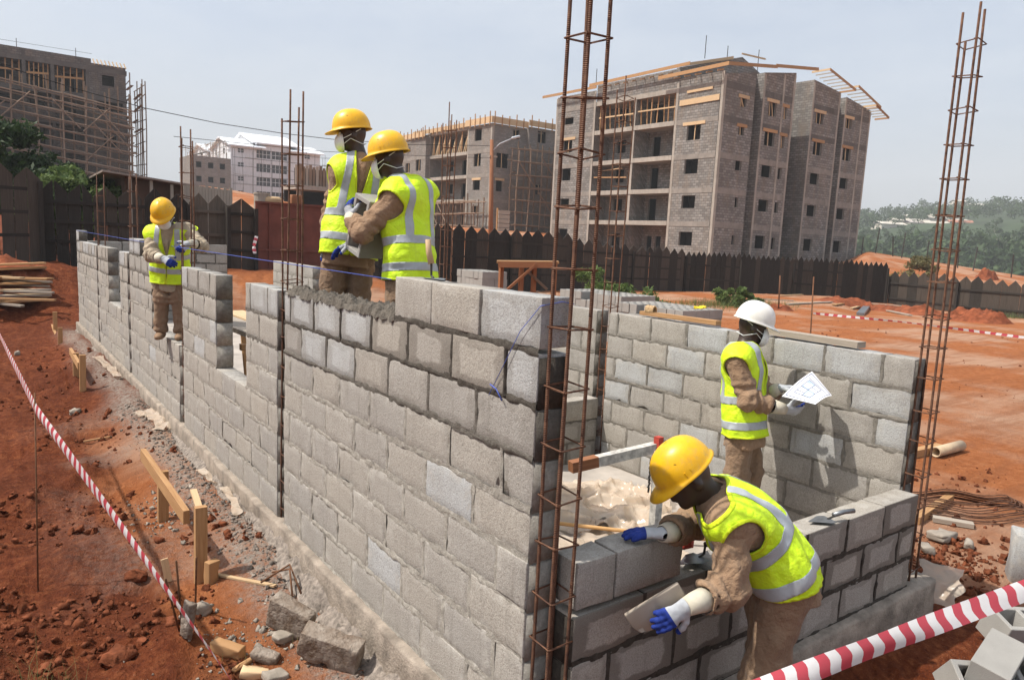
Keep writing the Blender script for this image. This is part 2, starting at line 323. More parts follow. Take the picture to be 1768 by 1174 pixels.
class MB:
    def __init__(s): s.v = []; s.f = []; s.m = []; s.u = []
    def face(s, pts, mi=0, uv=None):
        n = len(s.v); s.v += [tuple(p) for p in pts]; s.f.append(tuple(range(n, n+len(pts)))); s.m.append(mi); s.u += list(uv) if uv is not None else [(0, 0)]*len(pts)
    def box8(s, c, mi=0, L=1.):
        """c: 8 corners, bottom 4 then top 4, counter-clockwise"""
        c = [Vector(p) for p in c]
        for q in ((3, 2, 1, 0), (4, 5, 6, 7), (0, 1, 5, 4), (1, 2, 6, 5), (2, 3, 7, 6), (3, 0, 4, 7)):
            a, b, d = c[q[0]], c[q[1]], c[q[3]]; lu = (b-a).length; lv = (d-a).length
            o = rnd.random()*7
            if lu >= lv: uv = [(o, o), (o+lu, o), (o+lu, o+lv), (o, o+lv)]
            else: uv = [(o, o), (o, o+lu), (o+lv, o+lu), (o+lv, o)]
            s.face([c[i] for i in q], mi, uv)
    def box(s, x0, x1, y0, y1, z0, z1, mi=0):
        s.box8([(x0, y0, z0), (x1, y0, z0), (x1, y1, z0), (x0, y1, z0), (x0, y0, z1), (x1, y0, z1), (x1, y1, z1), (x0, y1, z1)], mi)
    def bar(s, p, q, w, h, mi=0, up=(0, 0, 1)):
        """a squared timber from p to q, w across, h along up"""
        p, q = Vector(p), Vector(q); d = (q-p).normalized(); up = Vector(up)
        if abs(d.dot(up)) > .98: up = Vector((0, 1, 0))
        x = d.cross(up).normalized(); y = x.cross(d).normalized(); a = x*w/2; b = y*h/2
        s.box8([p-a-b, p+a-b, q+a-b, q-a-b, p-a+b, p+a+b, q+a+b, q-a+b], mi)
    def tube(s, pts, r, n=6, mi=0, caps=True, r1=None):
        pts = [Vector(p) for p in pts]; k = len(pts); base = len(s.v); X = None
        for i, p in enumerate(pts):
            d = (pts[min(i+1, k-1)]-pts[max(i-1, 0)]).normalized()
            if X is None: X = d.orthogonal().normalized()
            X = (X-d*X.dot(d)).normalized(); Y = d.cross(X)
            rr = r if r1 is None else r+(r1-r)*i/(k-1)
            if not isinstance(rr, (int, float)): rr = rr
            for j in range(n):
                a = 2*math.pi*j/n; s.v.append(tuple(p+X*(rr*math.cos(a))+Y*(rr*math.sin(a))))
        for i in range(k-1):
            for j in range(n):
                a = base+i*n+j; b = base+i*n+(j+1) % n
                s.f.append((a, b, b+n, a+n)); s.m.append(mi); s.u += [(i/k, j/n*.1)]*4
        if caps:
            s.f.append(tuple(base+j for j in reversed(range(n)))); s.m.append(mi); s.u += [(0, 0)]*n
            s.f.append(tuple(base+(k-1)*n+j for j in range(n))); s.m.append(mi); s.u += [(0, 0)]*n
    def build(s, name, mats, parent=None, smooth=False, origin=None):
        me = bpy.data.meshes.new(name)
        v = s.v if origin is None else [tuple(np.array(p)-np.array(origin)) for p in s.v]
        me.from_pydata(v, [], s.f); me.polygons.foreach_set('material_index', s.m)
        l = me.uv_layers.new(name='UVMap'); l.data.foreach_set('uv', np.array(s.u, np.float32).ravel())
        if smooth: me.polygons.foreach_set('use_smooth', np.ones(len(me.polygons), bool))
        me.update()
        o = link_mesh(name, me, mats, parent)
        if origin is not None: o.location = origin
        return o
KIDS = {}
def copy_tree(o, parent=None):
    c = o.copy(); COL.objects.link(c)
    if parent: c.parent = parent
    for ch in list(o.children): copy_tree(ch, c)
    return c
def bevel(o, w=.004, seg=2):
    m = o.modifiers.new('bevel', 'BEVEL'); m.width = w; m.segments = seg; m.limit_method = 'ANGLE'; return o
# rounded, lightly worn box used for blocks, planks and rubble
_T = {}
def rbox_topo(nx, ny, nz):
    if (nx, ny, nz) in _T: return _T[(nx, ny, nz)]
    idx = {}; P = []
    def g(i, j, k):
        if (i, j, k) not in idx: idx[(i, j, k)] = len(P); P.append((i, j, k))
        return idx[(i, j, k)]
    F = []
    for i in range(nx):
        for j in range(ny): F += [(g(i, j, 0), g(i, j+1, 0), g(i+1, j+1, 0), g(i+1, j, 0)), (g(i, j, nz), g(i+1, j, nz), g(i+1, j+1, nz), g(i, j+1, nz))]
    for i in range(nx):
        for k in range(nz): F += [(g(i, 0, k), g(i+1, 0, k), g(i+1, 0, k+1), g(i, 0, k+1)), (g(i, ny, k), g(i, ny, k+1), g(i+1, ny, k+1), g(i+1, ny, k))]
    for j in range(ny):
        for k in range(nz): F += [(g(0, j, k), g(0, j, k+1), g(0, j+1, k+1), g(0, j+1, k)), (g(nx, j, k), g(nx, j+1, k), g(nx, j+1, k+1), g(nx, j, k+1))]
    _T[(nx, ny, nz)] = (np.array(P), np.array(F)); return _T[(nx, ny, nz)]
def axis_cuts(n, L, r):
    return np.concatenate([[-L/2], np.linspace(-L/2+r, L/2-r, n-1), [L/2]])
def rbox(L, W, H, r=.008, n=(8, 3, 5), seed=0, amp=.002, wob=9., chip=0.):
    """returns V, F, loc(-1..1)"""
    I, F = rbox_topo(*n)
    P = np.stack([axis_cuts(n[0], L, r)[I[:, 0]], axis_cuts(n[1], W, r)[I[:, 1]], axis_cuts(n[2], H, r)[I[:, 2]]], 1)
    hs = np.array([L, W, H])/2; C = np.clip(P, -hs+r, hs-r); D = P-C; l = np.linalg.norm(D, axis=1, keepdims=True)
    V = np.where(l > 1e-9, C+D/np.maximum(l, 1e-9)*r, P)
    if amp: V = V+np.stack([fbm(V*wob*3+seed*13.7+k*31, 3, seed+k) for k in range(3)], 1)*amp
    if chip:
        e = (np.abs(P) > hs-r*1.5).sum(1); nz = np.clip(vnoise(V*14+seed*7.1, 5), 0, 1)
        V = V-np.sign(P)*(np.abs(P) > hs-r*1.5)*((e >= 2)*nz*chip)[:, None]
    return V, F, P/hs
# ================================================================== ground
PX0 = lambda a: 884+FPX*np.tan(a)
def G(X, Y, fine=True):
    X = np.asarray(X, float); Y = np.asarray(Y, float)
    dx = X-CAM[0]; dy = Y-CAM[1]; d = dx*FWD[0]+dy*FWD[1]; l = dx*RGT[0]+dy*RGT[1]; r = np.hypot(dx, dy)
    z = -.30 + 1.05*sstep(15.6, 20.5, Y)*sstep(13, 8, X) + 1.65*sstep(25, 37, Y)*sstep(9, 16, X) + 4.6*sstep(26, 78, Y)*sstep(46, 14, X) + 1.8*sstep(40, 70, Y)*sstep(30, 45, X)
    z = z - .12*sstep(1.2, -1.5, X)*sstep(6, 2, Y)*0 + .30*sstep(-1.9, -4.2, X)*sstep(9, 4, Y)
    z = z + .15*sstep(-.8, -.12, X)*sstep(.5, 3.2, Y)*sstep(.6, .1, X)
    # heap at the photographer's feet and the hollow beside it
    z = z + .62*np.exp(-(((X+1.62)/.42)**2+((Y-.35)/.75)**2)) + .35*np.exp(-(((X+2.2)/.6)**2+((Y-1.9)/1.0)**2)) - .10*np.exp(-(((X+1.02)/.16)**2+((Y-.7)/.55)**2))
    # banked earth in front of the left fence and along the far fences
    z = z + .22*np.exp(-((Y-19.1)/.9)**2)*sstep(1.6, .2, X)*(.7+.5*vnoise(np.stack([X*.9, Y*.9, 0*X], -1), 3))
    # land beyond the right-hand fence: an earth ridge, then the valley
    a = np.arctan2(l, np.maximum(d, 1e-3)); ta = np.where(d > 0, np.tan(np.clip(a, -1.4, 1.4)), np.where(l > 0, 5, -5)); px = 884+FPX*ta
    k = sstep(1440, 1500, px)
    top = 2.55 - .0058*(np.clip(px, 1480, 2300)-1485)
    ridge = -.45 + (top+.45)*sstep(43, 66, d)
    val = ridge - 26*sstep(68, 130, d)
    z = z*(1-k*sstep(40, 46, d)) + (k*sstep(40, 46, d))*val
    z = z - .35*k*sstep(25, 40, d)*(1-sstep(40, 46, d))
    z = np.where(r > 150, z*(1-sstep(300, 800, r))+sstep(300, 800, r)*-20, z)
    if fine:
        P = np.stack([X, Y, 0*X], -1); near = sstep(60, 20, r)
        rough = sstep(3.6, 2.2, X)+.25; rough = np.clip(rough+sstep(16, 19, Y)*.6, 0, 1.2)
        n = fbm(P*1.3, 3, 11); n2 = fbm(P*5.5, 4, 21, .6); cl = np.clip(vnoise(P*8.5, 4)-.25, 0, 1)*np.clip(vnoise(P*1.1, 9)+.35, 0, 1)
        smoothp = sstep(-.85, -.45, X)*sstep(9, 7, Y)*sstep(.3, 1.4, Y)
        z = z + near*(rough*(.05*n*(1-.6*smoothp)+.026*n2*(1-.75*smoothp)+.11*cl*(1-.9*smoothp)) + (1-np.clip(rough, 0, 1))*.015*n)
    return z
def gz(x, y): return float(G(np.array([x]), np.array([y]))[0])
ang = np.concatenate([np.linspace(-math.pi, -.85, 40, endpoint=False), np.linspace(-.85, .85, 760), np.linspace(.85, math.pi, 41)[1:-1]])
rr = np.concatenate([[.02], 1.15*np.exp(np.linspace(0, math.log(1800/1.15), 500))])
A_, R_ = np.meshgrid(ang, rr)
GX = CAM[0]+R_*(np.cos(A_)*FWD[0]+np.sin(A_)*RGT[0]); GY = CAM[1]+R_*(np.cos(A_)*FWD[1]+np.sin(A_)*RGT[1])
GZ = G(GX, GY)
na, nr = len(ang), len(rr)
ii = np.arange(nr*na).reshape(nr, na); i2 = np.roll(ii, -1, 1)
F = np.stack([ii[:-1], ii[1:], i2[1:], i2[:-1]], -1).reshape(-1, 4)
zone = sstep(3.2, 4.4, GX+.35*fbm(np.stack([GX, GY, 0*GX], -1)*1.2, 3, 5))
zone = zone*(1-sstep(19, 21, GY)*sstep(13, 9, GX)*.7)
Pz = np.stack([GX, GY, 0*GX], -1)
zone = np.maximum(zone, .85*sstep(-1.0, -.55, GX+.3*fbm(Pz*1.5, 3, 15))*sstep(8.5, 6, GY)*sstep(.2, 1.2, GY)*sstep(.3, .0, GX))
Pn = np.stack([GX, GY, 0*GX], -1)
strip = np.exp(-((GX+.20+.10*vnoise(Pn*1.7, 8))/.17)**2)*sstep(16, 15, GY)*sstep(-.6, .2, GY)
patch = sstep(.10, .45, fbm(Pn*1.6, 3, 31))*sstep(-1.6, -.7, GX)*sstep(.2, -.3, GX)*sstep(9, 7, GY)
grey = np.clip(np.where(GX < .3, 1.0*strip+.32*patch, 0), 0, 1)
grey = np.maximum(grey, .8*sstep(-.25, .1, fbm(Pn*2.3, 3, 77))*np.exp(-(((GX+.62)/.45)**2+((GY-.75)/.6)**2)))
gnd = npmesh('ground', np.stack([GX, GY, GZ], -1).reshape(-1, 3), F, 'earth', attrs={'zone': zone.ravel(), 'grey': grey.ravel()})
tag(gnd, kind='structure')
# ================================================================== block walls
HC = .2095; PB = .415; TH = .15
def mapper(kind, off):
    if kind == 'Y': return lambda u, t, z: np.stack([off+t, u, z], -1), True     # runs along Y, face towards -X
    return lambda u, t, z: np.stack([u, off+t, z], -1), False                  # runs along X, face towards -Y
class Wall:
    def __init__(s, kind, off, seed):
        s.map, s.flip = mapper(kind, off); s.V = []; s.F = []; s.blue = []; s.tint = []; s.wet = []; s.loc = []; s.n = 0; s.bp = .0
        s.mV = []; s.mF = []; s.mw = []; s.mn = 0; s.g = np.random.default_rng(seed); s.seed = seed
    def addm(s, uv, F, wet):
        V = s.map(uv[:, 0], uv[:, 1], uv[:, 2]); F = np.asarray(F)
        s.mV.append(V); s.mF.append((F[:, ::-1] if s.flip else F)+s.mn); s.mw.append(np.full(len(V), wet)); s.mn += len(V)
    def block(s, u0, u1, z0, wet, hgt=.196):
        L = u1-u0
        V, F, loc = rbox(L, TH, hgt, .004, (max(4, int(L/.04)), 2, 6), int(s.g.integers(1e5)), .0008, 9., .007)
        V = V+[ (u0+u1)/2, TH/2+s.g.normal(0, .0022), z0+hgt/2]
        V[:, 2] += (V[:, 0]-(u0+u1)/2)*s.g.normal(0, .004)
        W = s.map(V[:, 0], V[:, 1], V[:, 2]); s.V.append(W); s.F.append((F[:, ::-1] if s.flip else F)+s.n); s.n += len(W)
        tn = s.g.random(); s.tint.append(np.full(len(W), tn)); s.wet.append(np.full(len(W), wet*s.g.uniform(.3, 1)))
        s.loc.append(np.stack([loc[:, 0], loc[:, 2], loc[:, 1]], 1)); s.blue.append(np.full(len(W), float(s.g.random() < s.bp)))
        # mortar core
        a = np.array([[u0-.008, .007, z0-.016], [u1+.008, .007, z0-.016], [u1+.008, TH-.007, z0-.016], [u0-.008, TH-.007, z0-.016]]); b = a.copy(); b[:, 2] = z0+hgt-.012
        s.addm(np.concatenate([a, b]), [(3, 2, 1, 0), (4, 5, 6, 7), (0, 1, 5, 4), (1, 2, 6, 5), (2, 3, 7, 6), (3, 0, 4, 7)], s.cw)
    def strip(s, a0, a1, c, wid, wet, vert=False, out=.006, end=None):
        n = max(3, int(abs(a1-a0)/.014)); g = s.g
        al = np.linspace(a0, a1, n+1)
        def sm(x): return x  # raw noise keeps the joint ragged
        prof = np.array([-1, -.55, 0, .55, 1.])
        w_ = wid/2*(1+.35*fbm(np.stack([al*22, al*0+c*9, al*0+s.seed], -1), 3, 3))
        if vert: w_ = w_*1.0
        ce = c+.004*fbm(np.stack([al*9, al*0+c*5, al*0], -1), 2, 8)
        Q = ce[:, None]+w_[:, None]*prof
        lump = fbm(np.stack([al[:, None]*26+0*Q, Q*30, 0*Q+s.seed], -1), 3, 5)
        out = out*np.clip(.55+1.1*fbm(np.stack([al*3.5, al*0+c*3, al*0+s.seed], -1), 3, 12), -.3, 1.5)[:, None]
        t = -(np.array([-.3, .3, .5, .3, -.3])*out + lump*.0050*np.array([.3, 1, 1, 1, .3]))
        A = np.repeat(al[:, None], 5, 1)
        if end is None: uv = np.stack([Q, t, A] if vert else [A, t, Q], -1).reshape(-1, 3)
        else: uv = np.stack([end+t, A, Q], -1).reshape(-1, 3)     # on the end face: A runs across the thickness
        I = np.arange((n+1)*5).reshape(n+1, 5)
        F = np.stack([I[:-1, :-1], I[1:, :-1], I[1:, 1:], I[:-1, 1:]], -1).reshape(-1, 4)
        if vert or end is not None: F = F[:, ::-1]
        s.addm(uv, F, wet)
    def course(s, k, ua, ub, half, wet, mwet, z=None, end=False, joint=True, bed=.034, mout=.006):
        s.cw = mwet
        z0 = k*HC if z is None else z
        x = ua; first = True; edges = []
        while x < ub-.04:
            L = .20 if (first and half) else .40
            e = min(x+L, ub)
            if ub-e < .07: e = ub
            s.block(x, e, z0, wet); edges.append((x, e)); x = e+(PB-.40); first = False
        if joint:
            s.strip(ua, ub, z0-.007, bed, mwet, out=mout)
            if end: s.strip(.004, TH-.004, z0-.007, bed, mwet, end=ua)
        for (a, b), (c, d) in zip(edges[:-1], edges[1:]): s.strip(z0-.002, z0+.197, (b+c)/2, .027 if mwet < .5 else .026, mwet, vert=True, out=mout)
    def build(s, label, name='block_wall', cat='wall', group=None):
        o = npmesh(name, np.concatenate(s.V), np.concatenate(s.F), 'block_concrete', attrs={'tint': np.concatenate(s.tint), 'wet': np.concatenate(s.wet), 'loc': np.concatenate(s.loc), 'blue': np.concatenate(s.blue)})
        npmesh('mortar', np.concatenate(s.mV), np.concatenate(s.mF), 'mortar', o, attrs={'wet': np.concatenate(s.mw)})
        return tag(o, label, cat, group)
GRP = 'block wall panels of the unfinished house'
# near panel of the long wall
W1 = Wall('Y', 0, 1)
for k in range(8):
    W1.bp = (.02, .02, .02, .02, .02, .04, .1, .45)[k]; W1.course(k, .141, 2.955, k % 2 == 1, (0, 0, 0, 0, .05, .15, .55, .95)[k], (0, 0, 0, 0, .05, .15, .75, .95)[k], end=True, bed=(.036 if k > 5 else .038), mout=(.010 if k > 5 else .005))
W1.strip(.141, 1.33, 8*HC-.004, .034, .9, out=.004)
wall_a = W1.build('long grey block wall panel at the near corner, fresh dark mortar along its top', group=GRP)
# fresh mortar bed on it, from the last laid block to the column gap
n, m = 420, 17
u = np.linspace(1.31, 2.94, n); q = np.linspace(-1, 1, m); U, Q = np.meshgrid(u, q, indexing='ij')
nz = fbm(np.stack([U*22, Q*4, 0*U], -1), 5, 41, .7); n0 = fbm(np.stack([U*5, Q, 0*U+4], -1), 3, 42)
zb = 8*HC-.008+np.sqrt(np.clip(1-np.abs(Q)**3, 0, 1))*(.026+.014*n0+.024*nz); zb -= np.where(np.abs(Q) > .9, .014+.01*nz, 0)
xb = TH/2+Q*(TH/2+.004+.010*nz)
I = np.arange(n*m).reshape(n, m)
Fm = np.stack([I[:-1, :-1], I[:-1, 1:], I[1:, 1:], I[1:, :-1]], -1).reshape(-1, 4)
tag(npmesh('mortar_bed', np.stack([xb, U, zb], -1).reshape(-1, 3), Fm[:, ::-1], 'wet_mortar', wall_a), 'dark wet mortar spread ready for the next course')
# further panels of the long wall, each with its window gap
def panel(y0, y1, gap, seed, label, rows=8, sill=4, extra=()):
    W = Wall('Y', 0, seed)
    for k in range(rows):
        W.bp = .35 if k > 6 else .03
        segs = [(y0, y1)] if k < sill or gap is None else [(y0, gap[0]), (gap[1], y1)]
        for a, b in segs:
            if b-a > .1: W.course(k, a, b, k % 2 == 1, .5*(k == 7), .05+.6*(k >= 6), end=True, mout=.005)
    for a, b in extra: W.course(8, a, b, False, .6, .8, end=True)
    return W.build(label, group=GRP)
panel(3.10, 5.99, (3.84, 4.72), 2, 'grey block wall panel with a window gap showing an orange sheet inside')
panel(6.17, 9.06, (6.19, 7.60), 3, 'grey block wall panel whose wide window gap the worker stands in', extra=((8.30, 9.05),))
panel(9.24, 12.10, (9.90, 11.0), 4, 'grey block wall panel with the farthest window gap')
panel(12.27, 15.10, None, 5, 'windowless far end panel of the long block wall', extra=((14.70, 15.1),))
# right-hand wall inside the room
W2 = Wall('Y', 3.12, 8); W2.bp = .22
for k in range(7): W2.course(k, .152, 2.96, k % 2 == 0, .25, .50, end=True, bed=.034, mout=.006)
W2.build('sunlit block wall behind the white helmeted man, rope and board on top', group=GRP)
W3 = Wall('Y', 3.12, 9)
for k in range(7): W3.course(k, 3.13, 5.95, k % 2 == 1, .3, .5, end=True, bed=.03)
W3.build('block wall panel past the middle rebar column, half hidden by the near corner', group=GRP)
W4 = Wall('Y', 3.12, 10)
for k in range(7): W4.course(k, 10.45 if k > 3 else 9.3, 12.55, k % 2 == 1, .2, .4, end=True)
W4.build('low block wall panel standing before the brown steel gate', group=GRP)
# cross walls
W5 = Wall('X', 0., 6)
for k in range(3): W5.course(k, .141, 3.045, k % 2 == 1, 1., 1., bed=.036, mout=.004)
wall_b = W5.build('low block wall with dark wet joints the bending worker leans over', group=GRP)
W6 = Wall('X', 15.12, 11)
for k in range(8): W6.course(k, .2, 2.93, k % 2 == 1, .3, .85)
W6.build('far cross wall of blocks with thick dark joints before the fence', group=GRP)
W7 = Wall('X', 3.02, 12)
W7.course(0, .25, 3.10, False, .5, .7); W7.course(1, .25, 3.10, True, .5, .7); W7.course(2, 2.28, 3.10, False, .6, .8)
W7.build('stepped low partition wall inside the room below the middle rebar column', group=GRP)
W8 = Wall('X', 9.2, 13)
for k in range(5): W8.course(k, 2.2, 3.1, k % 2 == 1, .3, .6)
W8.build('short block pier seen low inside the house', group=GRP)
# freshly laid single blocks
def one_block(kind, off, u0, u1, z, label, seed, wet=.5, tint=None, name='concrete_block', mort=True, group='freshly laid single blocks', blue=0.):
    W = Wall(kind, off, seed); W.cw = .9; W.block(u0, u1, z, wet, .2)
    if tint is not None: W.tint = [np.full_like(W.tint[0], tint)]
    V = np.concatenate(W.V); o = npmesh(name, V, np.concatenate(W.F), 'block_concrete', attrs={'tint': W.tint[0], 'wet': W.wet[0], 'loc': W.loc[0], 'blue': np.full(len(V), blue)})
    tag(o, label, 'concrete block', group); return o
z9 = 8*HC+.006
one_block('Y', 0, .141, .545, z9, 'bluish block at the wall corner with blue string over it', 21, .5, .3, blue=1.)
one_block('Y', 0, .556, .955, z9, 'middle of the three loose blocks topping the near wall', 22, .0, .9)
one_block('Y', 0, .965, 1.325, z9, 'block on the near wall with the trowel resting on it', 23, .0, .6)
one_block('X', 0., .146, .352, 3*HC+.012, 'half block tight beside the near rebar column on the low wall', 24, .1, .3)
one_block('X', 0., .362, .772, 3*HC+.014, 'block being set on the low wall under the blue glove', 25, .15, .25)
# footings and slab
def footing(x0, x1, y0, y1, z1, seed, nx=4, ny=4):
    L, W_ = x1-x0, y1-y0
    V, F, _ = rbox(L, W_, .42, .02, (nx, ny, 6), seed, .006, 3.)
    V = V+[(x0+x1)/2, (y0+y1)/2, z1-.21]
    return V, F
Vs = []; Fs = []; o_ = 0
for args in ((-.045, .22, -.06, 15.3, -.004, 1, 4, 260), (.23, 3.36, -.055, .22, -.006, 2, 60, 4), (3.08, 3.36, .23, 15.3, -.005, 3, 4, 150)):
    V, F = footing(*args); V[:, 0] += .012*vnoise(V*4, 2)*(V[:, 2] > -.1); Vs.append(V); Fs.append(F+o_); o_ += len(V)
tag(npmesh('footing', np.concatenate(Vs), np.concatenate(Fs), 'footing_concrete'), kind='structure')
nx, ny = 40, 160
gx, gy = np.meshgrid(np.linspace(.19, 3.1, nx), np.linspace(.19, 15.1, ny), indexing='ij')
I = np.arange(nx*ny).reshape(nx, ny)
tag(npmesh('floor_slab', np.stack([gx, gy, .002+.010*fbm(np.stack([gx, gy, 0*gx], -1)*2, 3, 6)], -1).reshape(-1, 3), np.stack([I[:-1, :-1], I[1:, :-1], I[1:, 1:], I[:-1, 1:]], -1).reshape(-1, 4), 'slab_concrete'), kind='structure')
# ledge of spilled mortar and aggregate along the foot of the long wall
n, m = 700, 9
u = np.linspace(-.1, 15.2, n); q = np.linspace(0, 1, m); U, Q = np.meshgrid(u, q, indexing='ij')
nz = fbm(np.stack([U*9, Q*2.5, 0*U], -1), 5, 51, .65); wv = .5+.5*vnoise(np.stack([U*1.1, 0*U, 0*U], -1), 52)
near_ = sstep(6.5, 3.2, U)*.8+.2; xs = -.04-Q*(.06+.17*wv*near_); zs = G(xs, U, False)+(.085*wv*near_+.02)*(1-Q)**1.2+.045*nz*(1-Q*.6)*near_-.022*Q-.03*(1-near_)
I = np.arange(n*m).reshape(n, m)
tag(npmesh('mortar_spill', np.stack([xs, U, zs], -1).reshape(-1, 3), np.stack([I[:-1, :-1], I[1:, :-1], I[1:, 1:], I[:-1, 1:]], -1).reshape(-1, 4)[:, ::-1], 'gravel'), 'grey mortar droppings along the foot of the long wall', 'mortar droppings', kind='stuff')
# ================================================================== rebar columns
def cage(x, y, z0, z1, label, s=.10, r=.0075, sp=.21, lean=(0, 0), seed=1, top_var=.25, group='rebar column cages'):
    g = random.Random(seed)
    t = empty('rebar_column', (x, y, z0), 0, label, 'rebar column', group)
    H = z1-z0
    for i, (a, b) in enumerate(((-1, -1), (1, -1), (1, 1), (-1, 1))):
        mb = MB(); h = H-g.random()*top_var*(i != 0); pts = []
        w1, w2 = g.uniform(-.02, .02), g.uniform(-.02, .02); ph = g.random()*6
        for k in range(13):
            f = k/12; zz = f*h
            pts.append((a*s/2+lean[0]*f+w1*f*f+.004*math.sin(ph+f*7), b*s/2+lean[1]*f+w2*f*f+.004*math.cos(ph+f*6), zz))
        mb.tube(pts, r, 7); mb.build('bar', 'rebar', t, True)
    k = .12
    while k < H-.15:
        f = k/H; mb = MB(); e = s/2+r+.003; tl = g.uniform(-.012, .012); cx, cy = lean[0]*f, lean[1]*f
        P = [(cx+a*e, cy+b*e, k+tl*(a+b)*.6) for a, b in ((-1, -1), (1, -1), (1, 1), (-1, 1), (-1, -1))]
        P = P+[(P[-1][0]+.03, P[-1][1]+.035, P[-1][2]+.01)]
        mb.tube(P, r*.55, 5); mb.build('stirrup', 'rebar', t, False); k += sp*g.uniform(.9, 1.1)
    return t
cage(.078, .068, -.05, 3.35, 'tallest nearest rebar column rising past the top of the picture', lean=(.012, -.01), seed=3)
cage(3.19, .082, -.05, 3.62, 'rebar column at the free end of the sunlit right wall', lean=(.03, .02), seed=4)
cage(3.20, 3.045, -.05, 3.63, 'rebar column between the sunlit wall and the tall building front', lean=(.02, 0), s=.095, seed=5, r=.0065)
cage(.078, 3.03, -.05, 3.02, 'rebar column standing in front of the brown steel gate', seed=6, r=.0065)
cage(.078, 6.08, -.05, 3.06, 'rebar column the left worker is tying', seed=7, sp=.26)
cage(.078, 9.15, -.05, 2.75, 'rebar column against the dark fence, second from the left', seed=8, sp=.24)
cage(.078, 12.19, -.05, 2.85, 'thin rebar column at the far left end of the wall', seed=9, sp=.24)
cage(3.20, 6.10, -.05, 3.75, 'rebar column just right of the vest worker seen from behind', seed=10)
# ================================================================== buildings
def P3(pl, c, a, z, o=0.):
    """point on a facade plane: pl 'X' = plane X=c seen from -X (a is Y); pl 'Y' = plane Y=c seen from -Y (a is X); o pushes inwards"""
    return (c+o, a, z) if pl == 'X' else (a, c+o, z)
def quad(mb, pl, c, a0, a1, z0, z1, mi=0, o=0., zt=None):
    """facade quad; zt=(left top, right top) gives a sloped top"""
    za, zb = zt or (z1, z1)
    if pl == 'X': p = [(a1, z0), (a0, z0), (a0, za), (a1, zb)]
    else: p = [(a0, z0), (a1, z0), (a1, zb), (a0, za)]
    mb.face([P3(pl, c, a, z, o) for a, z in p], mi, p)
def facade(mb, pl, c, a0, a1, z0, z1, ops=(), mi=0, o=0.):
    As = sorted({a0, a1, *[v for q in ops for v in q[:2] if a0 < v < a1]}); Zs = sorted({z0, z1, *[v for q in ops for v in q[2:] if z0 < v < z1]})
    for i in range(len(As)-1):
        for k in range(len(Zs)-1):
            am, zm = (As[i]+As[i+1])/2, (Zs[k]+Zs[k+1])/2
            if any(q[0] < am < q[1] and q[2] < zm < q[3] for q in ops): continue
            quad(mb, pl, c, As[i], As[i+1], Zs[k], Zs[k+1], mi, o)
def recess(mb, pl, c, a0, a1, z0, z1, d, mi=0, mib=None, o=0., back=True, mif=None):
    """the inside of an opening: jambs, head, sill and back"""
    q = lambda L, m: mb.face([P3(pl, c, a, z, dd) for a, z, dd in L], m, [(a+dd, z+dd) for a, z, dd in L])
    mif = mi if mif is None else mif
    L = [[(a0, z0, o), (a0, z0, o+d), (a0, z1, o+d), (a0, z1, o)], [(a1, z0, o+d), (a1, z0, o), (a1, z1, o), (a1, z1, o+d)],
         [(a0, z1, o), (a0, z1, o+d), (a1, z1, o+d), (a1, z1, o)], [(a0, z0, o+d), (a0, z0, o), (a1, z0, o), (a1, z0, o+d)]]
    for k, l in enumerate(L): q(l if pl == 'Y' else l[::-1], mif if k > 1 else mi)
    if back: quad(mb, pl, c, a0, a1, z0, z1, mi if mib is None else mib, o+d)
def bx(mb, pl, c, a0, a1, z0, z1, o0, o1, mi=0):
    if pl == 'X': mb.box(c+o0, c+o1, a0, a1, z0, z1, mi)
    else: mb.box(a0, a1, c+o0, c+o1, z0, z1, mi)
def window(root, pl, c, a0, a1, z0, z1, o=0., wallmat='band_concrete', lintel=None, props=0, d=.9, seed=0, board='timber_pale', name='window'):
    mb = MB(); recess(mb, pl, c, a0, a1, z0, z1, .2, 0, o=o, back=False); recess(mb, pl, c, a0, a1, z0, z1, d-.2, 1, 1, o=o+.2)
    w = mb.build(name, [wallmat, 'interior_shade'], root); g = random.Random(seed)
    if lintel:
        m = MB(); bx(m, pl, c, a0-lintel, a1+lintel, z1-.02, z1+.24, o-.05, o-.004); m.build('lintel_board', board, w)
    if props:
        m = MB()
        for k in range(props):
            a = a0+(a1-a0)*(k+.6)/(props+.3); e = a+g.uniform(-.3, .3)*(k % 2); s_ = max(a0+.04, min(a1-.04, e))
            m.bar(P3(pl, c, a, z0, o+.1), P3(pl, c, s_, z1, o+.14), .07, .07)
        m.build('prop', 'timber_pale', w)
    return w
def post(root, pl, c, a, z0, z1, o=-.025, wdt=.24, mat='slab_edge', name='column'):
    m = MB(); bx(m, pl, c, a-wdt/2, a+wdt/2, z0, z1, o, .02); return m.build(name, mat, root)
def board(root, p, q, w=.05, h=.22, mat='timber', name='fascia_board', up=(0, 0, 1)):
    m = MB(); m.bar(p, q, w, h, 0, up); return m.build(name, mat, root)
